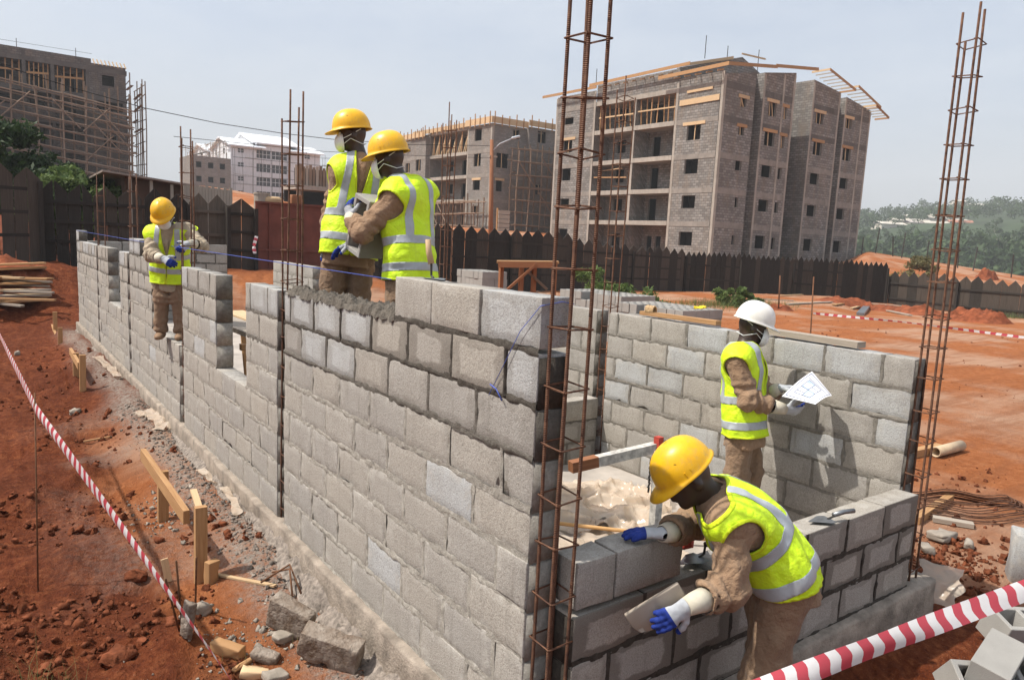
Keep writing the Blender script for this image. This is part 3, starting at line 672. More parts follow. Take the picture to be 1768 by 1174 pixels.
# ---- the big unfinished block
def main_block():
    X, Y = 46.29, 36.07; F = [.9, 4.15, 6.87, 9.62, 12.45, 15.1]
    t = empty('apartment_building', (X, Y, 1.2), 0, 'large five storey bare block building with timber eave boards and open balconies', 'building')
    t.location = (0, 0, 0)
    # sunlit long side: two piers and open balconies between
    def pier(a0, a1, top, wa, wb, seed, lint):
        ops = [(wa, wb, z0, z1) for z0, z1 in ((2.25, 3.38), (5.32, 6.36), (8.12, 9.32), (10.83, 12.05))]
        mb = MB(); facade(mb, 'X', X, a0, a1, F[0], top, ops+[(wa, wb, 13.55, 14.2)] if seed == 2 else ops); o = mb.build('wall', 'masonry_grey', t)
        for k, q in enumerate(ops): window(t, 'X', X, *q, lintel=(.45 if k == 3 else None), props=(1 if k == 3 else 0), seed=seed+k)
        for k, z in enumerate(F[1:]):
            m = MB(); bx(m, 'X', X, a0, a1, z-.32, z+.08, -.02, .02); m.build('floor_band', 'band_concrete', t)
    pier(Y+.3, 40.85, 15.9, 38.05, 39.45, 1, True); 
    pier(50.75, 56.4, 16.3, 53.85, 55.25, 2, True); window(t, 'X', X, 53.85, 55.25, 13.55, 14.2)
    for a, z in ((Y+.12, 15.9), (40.75, 15.6), (50.85, 16.2), (56.4, 16.2)): post(t, 'X', X, a, F[0], z)
    for (a0, a1) in ((40.87, 45.45), (45.75, 50.65)):
        for k in range(5):
            z0, z1 = F[k]+.12, F[k+1]-.28; mb = MB()
            recess(mb, 'X', X, a0, a1, z0, z1, 1.9, 0, 1, back=False, mif=2)
            dr = (a0+3.15, a0+4.1, z0, z0+2.05); wn = (a0+2.6, a0+3.8, z0+.9, z0+2.1)
            if k == 4: dr = (a0+3.0, a0+4.2, z0, z0+2.0)
            ops = [dr] if a0 < 45 else [wn]
            if k == 0: ops = [(a0+2.3, a0+3.0, z0, z0+1.95), (a0+3.4, a0+4.1, z0, z0+1.95)] if a0 < 45 else [wn]
            facade(mb, 'X', X, a0, a1, z0, z1, ops, 1, 1.9)
            mb.build('balcony', ['masonry_grey', 'masonry_grey', 'band_concrete'], t)
            for q in ops: window(t, 'X', X, *q, o=1.9, name='doorway' if q[2] == z0 else 'window', seed=k)
    for k in range(1, 6):
        m = MB(); bx(m, 'X', X, 40.875, 50.645, F[k]-.274, F[k]+.114, -.06 if k < 5 else -.03, 1.95); m.build('balcony_slab', 'slab_edge', t)
        if k < 5:
            m = MB(); bx(m, 'X', X, 45.456, 45.744, F[k]+.12, F[k+1]-.28, -.006, 1.89); m.build('balcony_post', 'slab_edge', t)
    g = random.Random(4)
    for k in range(15):                                   # props of the top balcony
        a = 41.2+k*.66; m = MB(); m.bar((X+.25+.3*g.random(), a, F[4]+.12), (X+.2+.3*g.random(), a+g.uniform(-.1, .1), F[5]-.28), .08, .08); m.build('prop', 'timber', t)
    for a0, a1, z in ((41.0, 45.4, 13.75), (45.8, 50.4, 13.7)):
        board(t, (X+.2, a0, z), (X+.2, a1, z+.05), .05, .12, 'timber_pale', 'prop_rail')
    board(t, (X-.3, 46.5, 8.9), (X+1.2, 50.5, 9.0), .2, .05, 'timber_pale', 'loose_board'); board(t, (X-.1, 46, 8.1), (X-.1, 50.3, 8.25), .05, .1, 'timber', 'guard_rail')
    mb = MB(); quad(mb, 'X', X, 40.87, 50.65, F[5]+.12, 16.75, 0); mb.box(X+.25, X+.45, 40.87, 50.65, F[5]+.12, 16.75, 0); mb.build('parapet_wall', 'masonry_grey', t)
    for k in range(9): board(t, (X-.5, 41.5+k*1.05, 16.35), (X+.1, 41.5+k*1.05, 16.55), .06, .1, 'timber', 'rafter_tail')
    board(t, (X-.55, 39.2, 16.85), (X-.55, 51.2, 16.72), .05, .26); board(t, (X-.55, 50.2, 16.45), (X-.55, 58.2, 16.5), .05, .24); board(t, (X-.7, 35.2, 16.2), (X-.7, 42.4, 16.1), .05, .28, 'timber')
    for k in range(5): board(t, (X-.65, 36.3+k*1.1, 15.85), (X+.1, 36.3+k*1.1, 16.05), .06, .12, 'timber', 'rafter_tail')
    board(t, (X-.05, Y+.3, 13.95), (X-.05, 40.4, 13.9), .06, .45, 'timber_pale', 'formwork_board'); board(t, (X-.05, 37.1, 14.75), (X-.05, 39.7, 14.72), .06, .2, 'timber_pale', 'formwork_board')
    mb = MB(); mb.box(X+.25, X+.5, Y+.3, 40.85, 14.2, 15.2, 0); mb.build('wall', 'masonry_grey', t)
    # shaded gable end
    def sect(a0, a1, o, ta, tb, wins, seed):
        ops = [q for q in wins]
        mb = MB(); facade(mb, 'Y', Y, a0, a1, F[0], F[5], ops, 0, o); quad(mb, 'Y', Y, a0, a1, F[5], 0, 0, o, (ta, tb)); mb.build('wall', 'masonry_grey', t)
        for k, q in enumerate(ops): window(t, 'Y', Y, *q, o=o, lintel=(.3 if q[3] > 11.5 else None), seed=seed+k, props=(2 if q[3] > 14 else (1 if q[3] > 11.5 else 0)), board='timber' if k % 2 else 'timber_pale')
        for k, z in enumerate(F[1:]):
            m = MB(); bx(m, 'Y', Y, a0+.01, a1-.01, z-.36, z+.12, o-.02, o+.02); m.build('floor_band', 'band_dark' if k > 2 else 'band_concrete', t)
    zs = ((2.3, 3.38), (5.42, 6.42), (8.28, 9.32), (10.88, 12.02))
    sect(X+.02, 50.3, 0, 15.7, 16.4, [(48.55, 49.35, 8.5, 9.45), (48.6, 49.3, 11.3, 11.95), (48.9, 49.35, 5.55, 6.35), (48.9, 49.3, 2.5, 3.25), (48.5, 49.3, 13.5, 14.2)], 11)
    sect(50.3, 51.4, .8, 16.4, 16.6, [], 12)
    sect(51.4, 55.8, 0, 16.6, 17.3, [(52.1, 53.5, a, b) for a, b in zs]+[(54.45, 54.98, a, b-.1) for a, b in zs]+[(52.3, 53.4, 13.3, 14.45), (54.5, 54.9, 13.3, 14.3)], 20)
    sect(55.8, 58.6, 3.6, 17.2, 17.2, [], 13)
    sect(58.6, 63.0, 0, 17.2, 16.75, [(59.4, 60.8, a, b) for a, b in zs]+[(59.3, 60.6, 13.6, 14.55)], 30)
    sect(63.0, 64.0, .8, 16.6, 16.5, [], 14)
    sect(64.0, 68.6, 0, 16.55, 15.9, [(64.4, 65.75, a, b) for a, b in zs]+[(64.3, 65.4, 13.8, 14.7)], 40)
    mb = MB()
    for a, o0, o1, z in ((50.3, 0, .8, 16.4), (63.0, 0, .8, 16.7), (58.6, 0, 3.6, 17.2)):
        mb.face([(a, Y+o0, F[0]), (a, Y+o0, z), (a, Y+o1, z), (a, Y+o1, F[0])][::-1], 0, [(o0, F[0]), (o0, z), (o1, z), (o1, F[0])][::-1])
    for a, o1, z in ((51.4, .8, 16.6), (64.0, .8, 16.5), (55.8, 3.6, 17.2)):
        mb.face([(a, Y, F[0]), (a, Y, z), (a, Y+o1, z), (a, Y+o1, F[0])], 0, [(0, F[0]), (0, z), (o1, z), (o1, F[0])])
    mb.face([(68.6, Y, F[0]), (68.6, 56, F[0]), (68.6, 56, 15.9), (68.6, Y, 15.9)], 0, [(0, 0), (20, 0), (20, 14), (0, 14)])
    mb.face([(X, 56.4, F[0]), (X, 56.4, 16.2), (68.6, 56.4, 15.9), (68.6, 56.4, F[0])], 0, [(0, 0), (0, 14), (20, 14), (20, 0)])
    mb.build('wall', 'masonry_grey', t)
    for a, z in ((X+.13, 15.6), (51.52, 16.5), (54.2, 16.9), (55.68, 17.1), (58.72, 17), (62.9, 16.6), (64.1, 16.4), (67.0, 15.95), (68.48, 15.8)): post(t, 'Y', Y, a, F[0], z)
    mb = MB()                                             # raised middle wall and its ridge
    mb.box8([(X+.5, 41.2, 15), (55, 41.2, 15), (55, 41.5, 15), (X+.5, 41.5, 15), (X+.5, 41.2, 17.0), (55, 41.2, 19.3), (55, 41.5, 19.3), (X+.5, 41.5, 17.0)], 0)
    mb.box8([(55.02, 41.2, 15), (60, 41.2, 15), (60, 41.5, 15), (55.02, 41.5, 15), (55.02, 41.2, 19.3), (60, 41.2, 17.6), (60, 41.5, 17.6), (55.02, 41.5, 19.3)], 0)
    for f in mb.u[:0]: pass
    mb.u = [(v[0], v[2]) for f in mb.f for v in [mb.v[i] for i in f]]
    mb.build('wall', 'masonry_grey', t)
    mb = MB(); mb.box(X+.1, 68.5, Y+4, 56.3, 15.05, 15.25); mb.build('roof_slab', 'band_concrete', t)
    board(t, (X-.7, Y-.8, 16.2), (52.0, Y-.7, 17.05), .05, .26, 'timber'); board(t, (51.8, Y-.72, 17.1), (57.9, Y-.72, 17.85), .05, .26, 'timber')
    board(t, (X+.5, 41, 17.15), (53.5, 41, 18.95), .05, .24, 'timber_pale'); board(t, (54.5, 40.9, 19.45), (58.0, 40.9, 19.6), .06, .14, 'timber_pale')
    def frame(p0, p1, o0, o1, n):
        a, b = Vector(p0), Vector(p1); u = Vector((0, 1, 0))
        board(t, a-u*o1, b-u*o1, .06, .2, 'timber'); board(t, a-u*o1, a+u*o0, .06, .16, 'timber_pale'); board(t, b-u*o1, b+u*o0, .06, .16, 'timber')
        for k in range(1, n): c = a.lerp(b, k/n); board(t, c-u*o1, c+u*o0, .05, .09, 'timber_grey', 'rafter_tail')
    frame((58.7, Y, 17.9), (63.2, Y, 16.85), .4, 1.3, 7); frame((63.6, Y, 17.25), (67.9, Y, 16.0), .4, 1.3, 7); frame((67.2, Y, 16.1), (69.8, Y, 15.3), .2, 1.2, 5)
    for a, b, z in ((50, 41.3, 1.3), (53, 41.3, 1.0), (57.5, 41.3, 1.5), (X+1, 52, 1.0)):
        m = MB(); zb = 17.0 if a < 49 else 18.3; m.tube([(a, b, zb), (a, b, zb+z+.6)], .035, 5); m.build('starter_bar', 'dark_steel', t)
    return t
main_block()
# ---- scaffolding
def scaffold(label, pl, c, a0, a1, zg, zt, nx, nz, seed, depth=1.2, plank='scaffold_wood', diag=4, r=.05, ragged=.6, slope=0., plank_p=.6, pole='scaffold_wood'):
    g = random.Random(seed); t = empty('scaffolding', P3(pl, c, (a0+a1)/2, zg), 0, label, 'scaffolding', 'timber scaffolds against the buildings'); t.location = (0, 0, 0)
    for i in range(nx+1):
        a = a0+(a1-a0)*i/nx
        for o in (0, depth):
            if o and i % 2: continue
            m = MB(); j = lambda s: g.uniform(-s, s); zz = zt+g.uniform(-ragged, ragged)*1.2
            m.tube([P3(pl, c, a+j(.1), zg, -.35-o), P3(pl, c, a+j(.14), (zg+zz)/2, -.35-o+j(.1)), P3(pl, c, a+j(.2), zz, -.35-o+j(.1))], r, 5); m.build('pole', pole, t)
    for k in range(1, nz+1):
        z = zg+(zt-zg)*k/nz-.4
        for o in (0, depth):
            m = MB(); e = g.uniform(-.2, .2); m.tube([P3(pl, c, a0-g.random()*.7, z+e+slope*.5, -.42-o), P3(pl, c, a1+g.random()*.7, z-e-slope*.5, -.42-o)], r*.8, 5); m.build('ledger', pole, t)
        n = 0; a = a0
        while a < a1-.8:
            L = g.uniform(2.2, 4.5); b = min(a1+.3, a+L)
            if g.random() < plank_p:
                m = MB(); e = g.uniform(-.12, .12); f = (a-a0)/(a1-a0); z1 = z+.12+slope*(.5-f); z2 = z+.12+slope*(.5-(b-a0)/(a1-a0))
                o = .45+g.random()*(depth-.1); m.bar(P3(pl, c, a, z1+e, -o), P3(pl, c, b, z2-e, -o), .26, .055); m.build('plank', plank, t)
            a = b
    for k in range(diag):
        a = g.uniform(a0, a1-2); z = g.uniform(zg+1, zt-3); m = MB(); s_ = g.choice((-1, 1)); m.tube([P3(pl, c, a, z if s_ > 0 else z+2.6, -.5-depth), P3(pl, c, a+2.4, z+2.6 if s_ > 0 else z, -.5-depth)], r*.7, 5); m.build('brace', pole, t)
    return t
# ---- middle block
def mid_block():
    X, Y = 45.5, 66.6; F = [2.6, 6.4, 9.2, 11.9, 14.75]
    t = empty('apartment_building', (0, 0, 0), 0, 'grey unfinished block with pale timber formwork along its top, behind the street lamp', 'building')
    def sect(pl, c, a0, a1, o, ops, top, mat='masonry_far', seed=1):
        mb = MB(); facade(mb, pl, c, a0, a1, F[0], top, ops, 0, o); mb.build('wall', mat, t)
        for k, q in enumerate(ops): window(t, pl, c, *q, o=o, seed=k, props=(1 if k % 2 == 0 else 0), lintel=.2 if k == 1 else None)
        for z in F[1:4]:
            m = MB(); bx(m, pl, c, a0+.01, a1-.01, z-.3, z+.1, o-.02, o+.02); m.build('floor_band', 'band_concrete', t)
    wz = ((4.85, 5.7), (7.5, 8.65), (10.2, 11.65), (13.05, 14.5))
    sect('X', X, Y+.02, 71.55, 0, [(68.7, 70.15, a, b) for a, b in wz], 14.75)
    sect('X', X, 80.3, 84.2, -.6, [(81.5, 82.8, a, b) for a, b in wz[:3]], 14.3, seed=5); sect('X', X, 84.2, 89, 0, [(85.5, 86.7, 10.2, 11.4)], 14.2)
    mb = MB(); mb.face([(X-.6, 80.3, F[0]), (X, 80.3, F[0]), (X, 80.3, 14.3), (X-.6, 80.3, 14.3)], 0, [(0, 0), (.6, 0), (.6, 12), (0, 12)]); mb.build('wall', 'masonry_far', t)
    for k in range(4):
        z0, z1 = F[k]+.1, F[k+1]-.3; mb = MB(); recess(mb, 'X', X, 71.55, 80.3, z0, z1, 1.9, 0, o=0, back=False, mif=1)
        ops = [(74.6, 75.6, z0, z0+2.1), (77.6, 78.9, z0+.9, z0+2.1)]; facade(mb, 'X', X, 71.55, 80.3, z0, z1, ops, 0, 1.9); mb.build('balcony', ['masonry_far', 'band_concrete'], t)
        for q in ops: window(t, 'X', X, *q, o=1.9, name='doorway' if q[2] == z0 else 'window')
        m = MB(); bx(m, 'X', X, 71.556, 80.294, F[k+1]-.294, F[k+1]+.094, -.06, 1.89); m.build('balcony_slab', 'slab_edge', t)
    for k in range(20):
        m = MB(); a = 71.8+k*.43; m.bar((X+.2, a, F[3]+.1), (X+.2+(k % 3)*.3, a, F[4]-.3), .1, .1); m.build('prop', 'timber_pale' if k % 3 else 'timber', t)
    sect('Y', Y, X, 50.3, 0, [(46.2, 47.9, 10.0, 11.8), (46.3, 47.2, 7.4, 8.6), (48.4, 49.3, 13.4, 14.4)], 14.75); sect('Y', Y, 50.3, 62, -.5, [(51.55, 52.8, 13.3, 14.6), (54.6, 55.8, 13.3, 14.6), (51.6, 52.7, 7.4, 8.5), (54.6, 55.6, 7.4, 8.5)], 14.9, seed=9)
    mb = MB(); mb.face([(50.3, Y, F[0]), (50.3, Y-.5, F[0]), (50.3, Y-.5, 14.9), (50.3, Y, 14.9)][::-1], 0, [(0, 0), (.5, 0), (.5, 12), (0, 12)]); mb.build('wall', 'masonry_far', t)
    for pl, c, a in (('X', X, Y+.12), ('X', X, 71.45), ('X', X, 80.4), ('Y', Y, X+.12)): post(t, pl, c, a, F[0], 14.7)
    for pl, c, a0, a1, z0, z1, o in (('X', X, Y-.3, 71.8, 14.75, 15.45, -.3), ('X', X, 71.8, 84.5, 14.75, 15.25, -.25), ('X', X, 80.2, 89, 14.3, 14.9, -.9), ('Y', Y, X-.3, 50.3, 14.75, 15.45, -.32), ('Y', Y, 50.0, 62, 14.95, 15.6, -.8)):
        m = MB(); bx(m, pl, c, a0, a1, z0, z1, o, o+.06); m.build('formwork_board', 'timber_pale', t)
        n = int((a1-a0)/1.0)
        for k in range(n):
            m = MB(); a = a0+.3+k; bx(m, pl, c, a, a+.1, z0-.25, z1+.25+.3*(k % 3 == 0), o-.08, o-.001); m.build('formwork_post', 'timber', t)
    mb = MB(); mb.box(X+.05, 62, Y+.05, 89, 14.4, 14.7); mb.build('roof_slab', 'band_concrete', t)
mid_block()
scaffold('timber scaffold in front of the grey middle building, right of the street lamp', 'Y', 66.0, 47.6, 55.5, 2.6, 12.6, 9, 7, 3, diag=8, r=.085, plank_p=.85)
scaffold('low timber scaffold at the foot of the middle building, left of the street lamp', 'X', 45.0, 66.5, 79, 2.4, 6.4, 11, 3, 5, diag=5, r=.085, plank_p=.8)
# ---- dark block on the left, wrapped in scaffolding
def left_block():
    Y = 85.2; F = [6.2, 8.9, 11.7, 14.5, 17.3]
    t = empty('apartment_building', (0, 0, 0), 0, 'dark unfinished block behind a web of scaffolding at the left edge', 'building')
    cols = [-14, -8.5, -4.0, .2, 3.2, 5.55, 8.55]
    for k in range(4):
        z0, z1 = F[k]+.1, F[k+1]-.35
        for a0, a1 in zip(cols[:-1], cols[1:]):
            mb = MB(); recess(mb, 'Y', Y, a0+.15, a1-.15, z0, z1, 1.8, 0, back=False, mif=1); m_ = (a0+a1)/2
            ops = [(m_-.7, m_+.6, z0+.7, z0+2.0)] if (k+int(a0)) % 2 else [(m_-.5, m_+.5, z0, z0+2.05)]
            facade(mb, 'Y', Y, a0+.15, a1-.15, z0, z1, ops, 0, 1.8); mb.build('balcony', ['masonry_dark', 'band_dark'], t)
            for q in ops: window(t, 'Y', Y, *q, o=1.8)
            if k == 3:
                for j in range(5):
                    m = MB(); a = a0+.4+j*(a1-a0-.8)/4; m.bar((a, Y+.2, z0), (a+.05, Y+.25, z1), .09, .09); m.build('prop', 'timber', t)
                board(t, (a0+.2, Y+.15, z0+1.3), (a1-.3, Y+.15, z0+1.45), .05, .18, 'timber', 'prop_rail')
            elif (k+int(a1)) % 2:
                m = MB(); bx(m, 'Y', Y, a0+.15, a1-.15, z0, z0+.95, .0, .14); m.build('parapet_wall', 'masonry_dark', t)
        m = MB(); bx(m, 'Y', Y, -14, 12.1, F[k+1]-.344, F[k+1]+.094, -.03, 1.79); m.build('floor_slab', 'band_dark', t)
    for a in cols: post(t, 'Y', Y, a, F[0], 17.9, wdt=.3, mat='band_dark')
    ops = [(9.84, 10.95, 15.65, 16.7), (9.3, 11.7, 13.2, 14.1), (9.9, 11, 9.6, 10.8)]
    mb = MB(); facade(mb, 'Y', Y, 8.7, 12.0, F[0], 17.7, ops); mb.box(8.9, 11.9, Y+.2, Y+.4, F[4], 17.7)
    mb.face([(12.0, Y, F[0]), (12.0, Y+14, F[0]), (12.0, Y+14, 17.6), (12.0, Y, 17.6)], 0, [(0, 0), (14, 0), (14, 11), (0, 11)]); mb.build('wall', 'masonry_dark', t)
    for q in ops: window(t, 'Y', Y, *q)
    m = MB(); bx(m, 'Y', Y, -14, 8.9, F[4]+.1, 18.1, .02, .22); m.u = [(v[0], v[2]) for f in m.f for v in [m.v[i] for i in f]]; m.build('parapet_wall', 'masonry_dark', t)
    mb = MB(); mb.box(-14, 12, Y+.2, Y+14, 17.0, 17.3); mb.build('roof_slab', 'band_dark', t)
    for k in range(9): board(t, (9.2+k*.35, Y-.25, 17.6), (9.1+k*.35, Y+.3, 18.15), .08, .1, 'timber_pale', 'formwork_post')
    for k in range(5):
        m = MB(); a = -12+k*4.9; m.tube([(a, Y+.1, 18), (a, Y+.1, 18.9)], .03, 5); m.build('starter_bar', 'dark_steel', t)
    m = MB(); m.tube([(-14, Y+.1, 18.6), (0, Y+.1, 18.55), (9, Y+.1, 18.6)], .018, 4); m.build('guard_wire', 'dark_steel', t)
left_block()
scaffold('web of timber scaffold with sloping ramps across the dark left building', 'Y', 84.7, -12, 12.0, 6.4, 15.2, 24, 10, 8, depth=1.6, diag=14, r=.085, slope=3.0, plank_p=1., plank='timber_grey', pole='scaffold_wood')
scaffold('narrow scaffold tower standing at the right side of the dark left building', 'X', 14.0, 84.5, 90, 6.3, 16.6, 5, 9, 9, depth=1.4, diag=3, r=.06)
# ---- white finished block
def white_block():
    Y = 155.9; t = empty('apartment_building', (0, 0, 0), 0, 'white painted apartment block with white sheet roofs and dark glazed bands', 'building')
    zs = [8.0, 10.9, 13.75, 16.6]
    def sect(pl, c, a0, a1, o, ops, top, zt=None):
        mb = MB(); facade(mb, pl, c, a0, a1, 4, top, ops, 0, o)
        if zt: quad(mb, pl, c, a0, a1, top, 0, 0, o, zt)
        mb.build('wall', 'white_render', t)
        for q in ops:
            m = MB(); recess(m, pl, c, *q, .25, 0, back=False, o=o); w = m.build('window', 'white_trim', t)
            m = MB(); quad(m, pl, c, *q, 0, o+.25); m.build('pane', 'dark_glass', w)
            m = MB(); n = max(2, round((q[1]-q[0])/.85)); bx(m, pl, c, q[0], q[1], (q[2]+q[3])/2-.05, (q[2]+q[3])/2+.05, o+.16, o+.22)
            for k in range(1, n): a = q[0]+(q[1]-q[0])*k/n; bx(m, pl, c, a-.05, a+.05, q[2], q[3], o+.15, o+.21)
            m.build('window_frame', 'white_trim', w)
    sect('Y', Y, 42.1, 47.35, 0, [(43.55, 44.75, z+.6, z+1.45) for z in zs], 18.5)
    sect('Y', Y, 47.35, 54.5, 1.0, [(47.5, 50.6, z-.05, z+1.65) for z in zs]+[(50.9, 54.2, z-.05, z+1.65) for z in zs], 19.6)
    sect('Y', Y, 54.5, 61.2, 0, [(57.7, 58.9, z+.75, z+1.6) for z in zs], 18.5)
    sect('X', 42.1, Y, 189, 0, [(160+k*6, 161.6+k*6, z+.4, z+1.6) for k in range(5) for z in zs], 18.5)
    mb = MB(); mb.face([(47.35, Y, 4), (47.35, Y+1, 4), (47.35, Y+1, 19.6), (47.35, Y, 19.6)], 0); mb.face([(54.5, Y, 4), (54.5, Y+1, 4), (54.5, Y+1, 19.6), (54.5, Y, 19.6)][::-1], 0)
    mb.face([(61.2, Y, 4), (61.2, Y+30, 4), (61.2, Y+30, 18.5), (61.2, Y, 18.5)], 0); mb.build('wall', 'white_render', t)
    def roof(x0, x1, y0, y1, ze, zr, name='roof'):
        m = MB(); ym = (y0+y1)/2; h = .25
        m.box8([(x0, y0, ze-h), (x1, y0, ze-h), (x1, ym, zr-h), (x0, ym, zr-h), (x0, y0, ze), (x1, y0, ze), (x1, ym, zr), (x0, ym, zr)])
        m.box8([(x0, ym+.01, zr-h), (x1, ym+.01, zr-h), (x1, y1, ze-h), (x0, y1, ze-h), (x0, ym+.01, zr), (x1, ym+.01, zr), (x1, y1, ze), (x0, y1, ze)])
        m.build(name, 'white_roof', t)
        m = MB(); m.face([(x0+.6, y0+.6, ze-.2), (x0+.6, y1-.6, ze-.2), (x0+.6, ym, zr-.35)][::-1], 0); m.face([(x1-.6, y0+.6, ze-.2), (x1-.6, y1-.6, ze-.2), (x1-.6, ym, zr-.35)], 0); m.build('gable', 'white_trim', t)
    roof(41.5, 49.2, 155.1, 171, 18.6, 20.7); roof(46.6, 57.0, 156.2, 175, 19.7, 22.4); roof(54.2, 62.0, 155.1, 170, 18.6, 20.5)
    roof(41.5, 49.2, 172, 190, 18.4, 20.6)
white_block()
scaffold('thin grey scaffold grid in front of the white building', 'Y', 155.2, 42.3, 63.5, 4, 18.2, 11, 8, 13, depth=1.0, diag=1, r=.035, plank='timber_grey', plank_p=.12, pole='dark_steel')
scaffold('dense scaffold along the shadowless left side of the white building'.replace('shadowless ', ''), 'X', 41.6, 156, 189, 4, 19.5, 14, 7, 14, depth=1.4, diag=4, r=.06, plank_p=.4, pole='timber_grey', plank='timber_grey')
def low_block(label, pts, zt, ops, mat='masonry_far'):
    x0, x1, Y = pts; t = empty('apartment_building', (0, 0, 0), 0, label, 'building'); mb = MB(); facade(mb, 'Y', Y, x0, x1, 3, zt, ops)
    mb.face([(x0, Y, 3), (x0, Y, zt), (x0, Y+9, zt), (x0, Y+9, 3)], 0, [(0, 3), (0, zt), (9, zt), (9, 3)]); mb.face([(x0, Y, zt), (x1, Y, zt), (x1, Y+9, zt), (x0, Y+9, zt)], 0); mb.face([(x1, Y, 3), (x1, Y+9, 3), (x1, Y+9, zt), (x1, Y, zt)], 0); mb.build('wall', mat, t)
    for q in ops: window(t, 'Y', Y, *q)
    for k in range(5):
        m = MB(); a = x0+.5+k*(x1-x0-1)/4; m.tube([(a, Y+1, zt), (a, Y+1, zt+1.2)], .05, 4); m.build('starter_bar', 'dark_steel', t)
low_block('low grey block far off between the shed roof and the white building', (33, 40.5, 150), 15.2, [(34+k*2.2, 35+k*2.2, z, z+1.1) for k in range(3) for z in (10.3, 13)])
# concrete frame with a planked upper storey, seen between the gate and the two men
t = empty('frame_building', (0, 0, 0), 0, 'small concrete frame with a dark planked upper storey beyond the gate', 'building')
for a in (19.9, 22.3, 24.7, 27): m = MB(); m.box(a, a+.3, 57, 57.3, 2.5, 5.3); m.build('column', 'slab_edge', t)
m = MB(); m.box(19.6, 27.6, 56.6, 60, 5.3, 5.65); m.build('floor_slab', 'slab_edge', t)
for k in range(27): m = MB(); m.box(19.7+k*.29, 19.93+k*.29, 56.95, 57.02, 5.65, 7.25+.1*math.sin(k*2.1)); m.build('board', 'scaffold_wood' if k % 3 else 'timber_grey', t)
m = MB(); m.box(19.7, 27.5, 57.1, 57.2, 5.65, 7.0); m.box(19.7, 27.5, 59.5, 59.7, 2.5, 5.3); m.build('back_wall', 'interior_shade', t)
# ================================================================== fences
def fence(label, pts, tops, wpk=.60, seed=1, mats=('fence_wood', 'fence_wood_mid'), greyp=.34, rails=(.30, .58, .86), split=2, jit=.07, group='dark picket fence runs', rail_side=-1, gap=.014):
    """pts: ground line; tops: height of the picket shoulders above sea level at each point. A picket is two boards cut to one point."""
    g = random.Random(seed); t = empty('picket_fence', (0, 0, 0), 0, label, 'fence', group)
    mb = MB()
    for (p, q), (za, zb) in zip(zip(pts[:-1], pts[1:]), zip(tops[:-1], tops[1:])):
        p, q = Vector((*p, 0)), Vector((*q, 0)); d = (q-p); L = d.length; d.normalize(); nrm = Vector((d.y, -d.x, 0)); n = max(1, round(L/wpk)); wk = L/n; a = 0
        for i in range(n):
            zt = za+(zb-za)*i/n+g.uniform(-jit, jit); w_ = wk/split; grey = 1 if g.random() < greyp else 0; tilt = g.uniform(-.02, .02)
            for j in range(split):
                s0, s1 = i*wk+j*w_+.001+g.random()**3*gap, i*wk+(j+1)*w_-.001-g.random()**3*gap
                if split == 2: h0, h1 = (zt-.30, zt) if j == 0 else (zt, zt-.30)
                else: h0 = h1 = zt-.24
                A, B = p+d*s0, p+d*s1; zg = min(gz(A.x, A.y), gz(B.x, B.y))-.15; o = nrm*(.012*(i+j) % 2*.5+g.uniform(-.006, .006)); th = nrm*.026
                A += o; B += o
                if split == 2:
                    mb.box8([(A.x, A.y, zg), (B.x, B.y, zg), (B.x-th.x, B.y-th.y, zg), (A.x-th.x, A.y-th.y, zg), (A.x+tilt*d.x, A.y+tilt*d.y, h0), (B.x+tilt*d.x, B.y+tilt*d.y, h1), (B.x-th.x+tilt*d.x, B.y-th.y+tilt*d.y, h1), (A.x-th.x+tilt*d.x, A.y-th.y+tilt*d.y, h0)], grey)
                else:
                    M = (A+B)/2; top = zt
                    mb.box8([(A.x, A.y, zg), (B.x, B.y, zg), (B.x-th.x, B.y-th.y, zg), (A.x-th.x, A.y-th.y, zg), (A.x, A.y, h0), (B.x, B.y, h1), (B.x-th.x, B.y-th.y, h1), (A.x-th.x, A.y-th.y, h0)], grey)
                    mb.face([(A.x, A.y, h0), (B.x, B.y, h1), (M.x, M.y, top)], grey); mb.face([(B.x-th.x, B.y-th.y, h1), (A.x-th.x, A.y-th.y, h0), (M.x-th.x, M.y-th.y, top)], grey)
                    mb.face([(B.x, B.y, h1), (B.x-th.x, B.y-th.y, h1), (M.x-th.x, M.y-th.y, top), (M.x, M.y, top)], grey); mb.face([(A.x-th.x, A.y-th.y, h0), (A.x, A.y, h0), (M.x, M.y, top), (M.x-th.x, M.y-th.y, top)], grey)
        for f in rails:
            m = MB(); k = max(1, int(L/3.2))
            for j in range(k):
                A, B = p.lerp(q, j/k), p.lerp(q, (j+1)/k); zA = gz(A.x, A.y)*(1-f)+(za+(zb-za)*j/k-.25)*f; zB = gz(B.x, B.y)*(1-f)+(za+(zb-za)*(j+1)/k-.25)*f
                o = nrm*(.045 if rail_side < 0 else -.045); m.bar((A.x+o.x, A.y+o.y, zA), (B.x+o.x, B.y+o.y, zB+g.uniform(-.03, .03)), .05, .09)
            m.build('rail', mats[0], t)
        k = max(1, int(L/3.2))
        for j in range(k+1):
            A = p.lerp(q, j/k); o = nrm*.12; zz = gz(A.x, A.y); m = MB(); h = za+(zb-za)*j/k-.35
            m.bar((A.x+o.x, A.y+o.y, zz-.2), (A.x+o.x, A.y+o.y, h), .11, .11); m.build('post', mats[0], t)
    mb.build('boards', list(mats), t); return t
fx = lambda px, y: float(ony(px, 400, y)[0])
fence('tall dark picket fence run at the far left below the green trees', [(-7.5, 21.6), (fx(72, 21.8), 21.8)], [3.45, 3.4], .62, 1, greyp=.35, gap=.045)
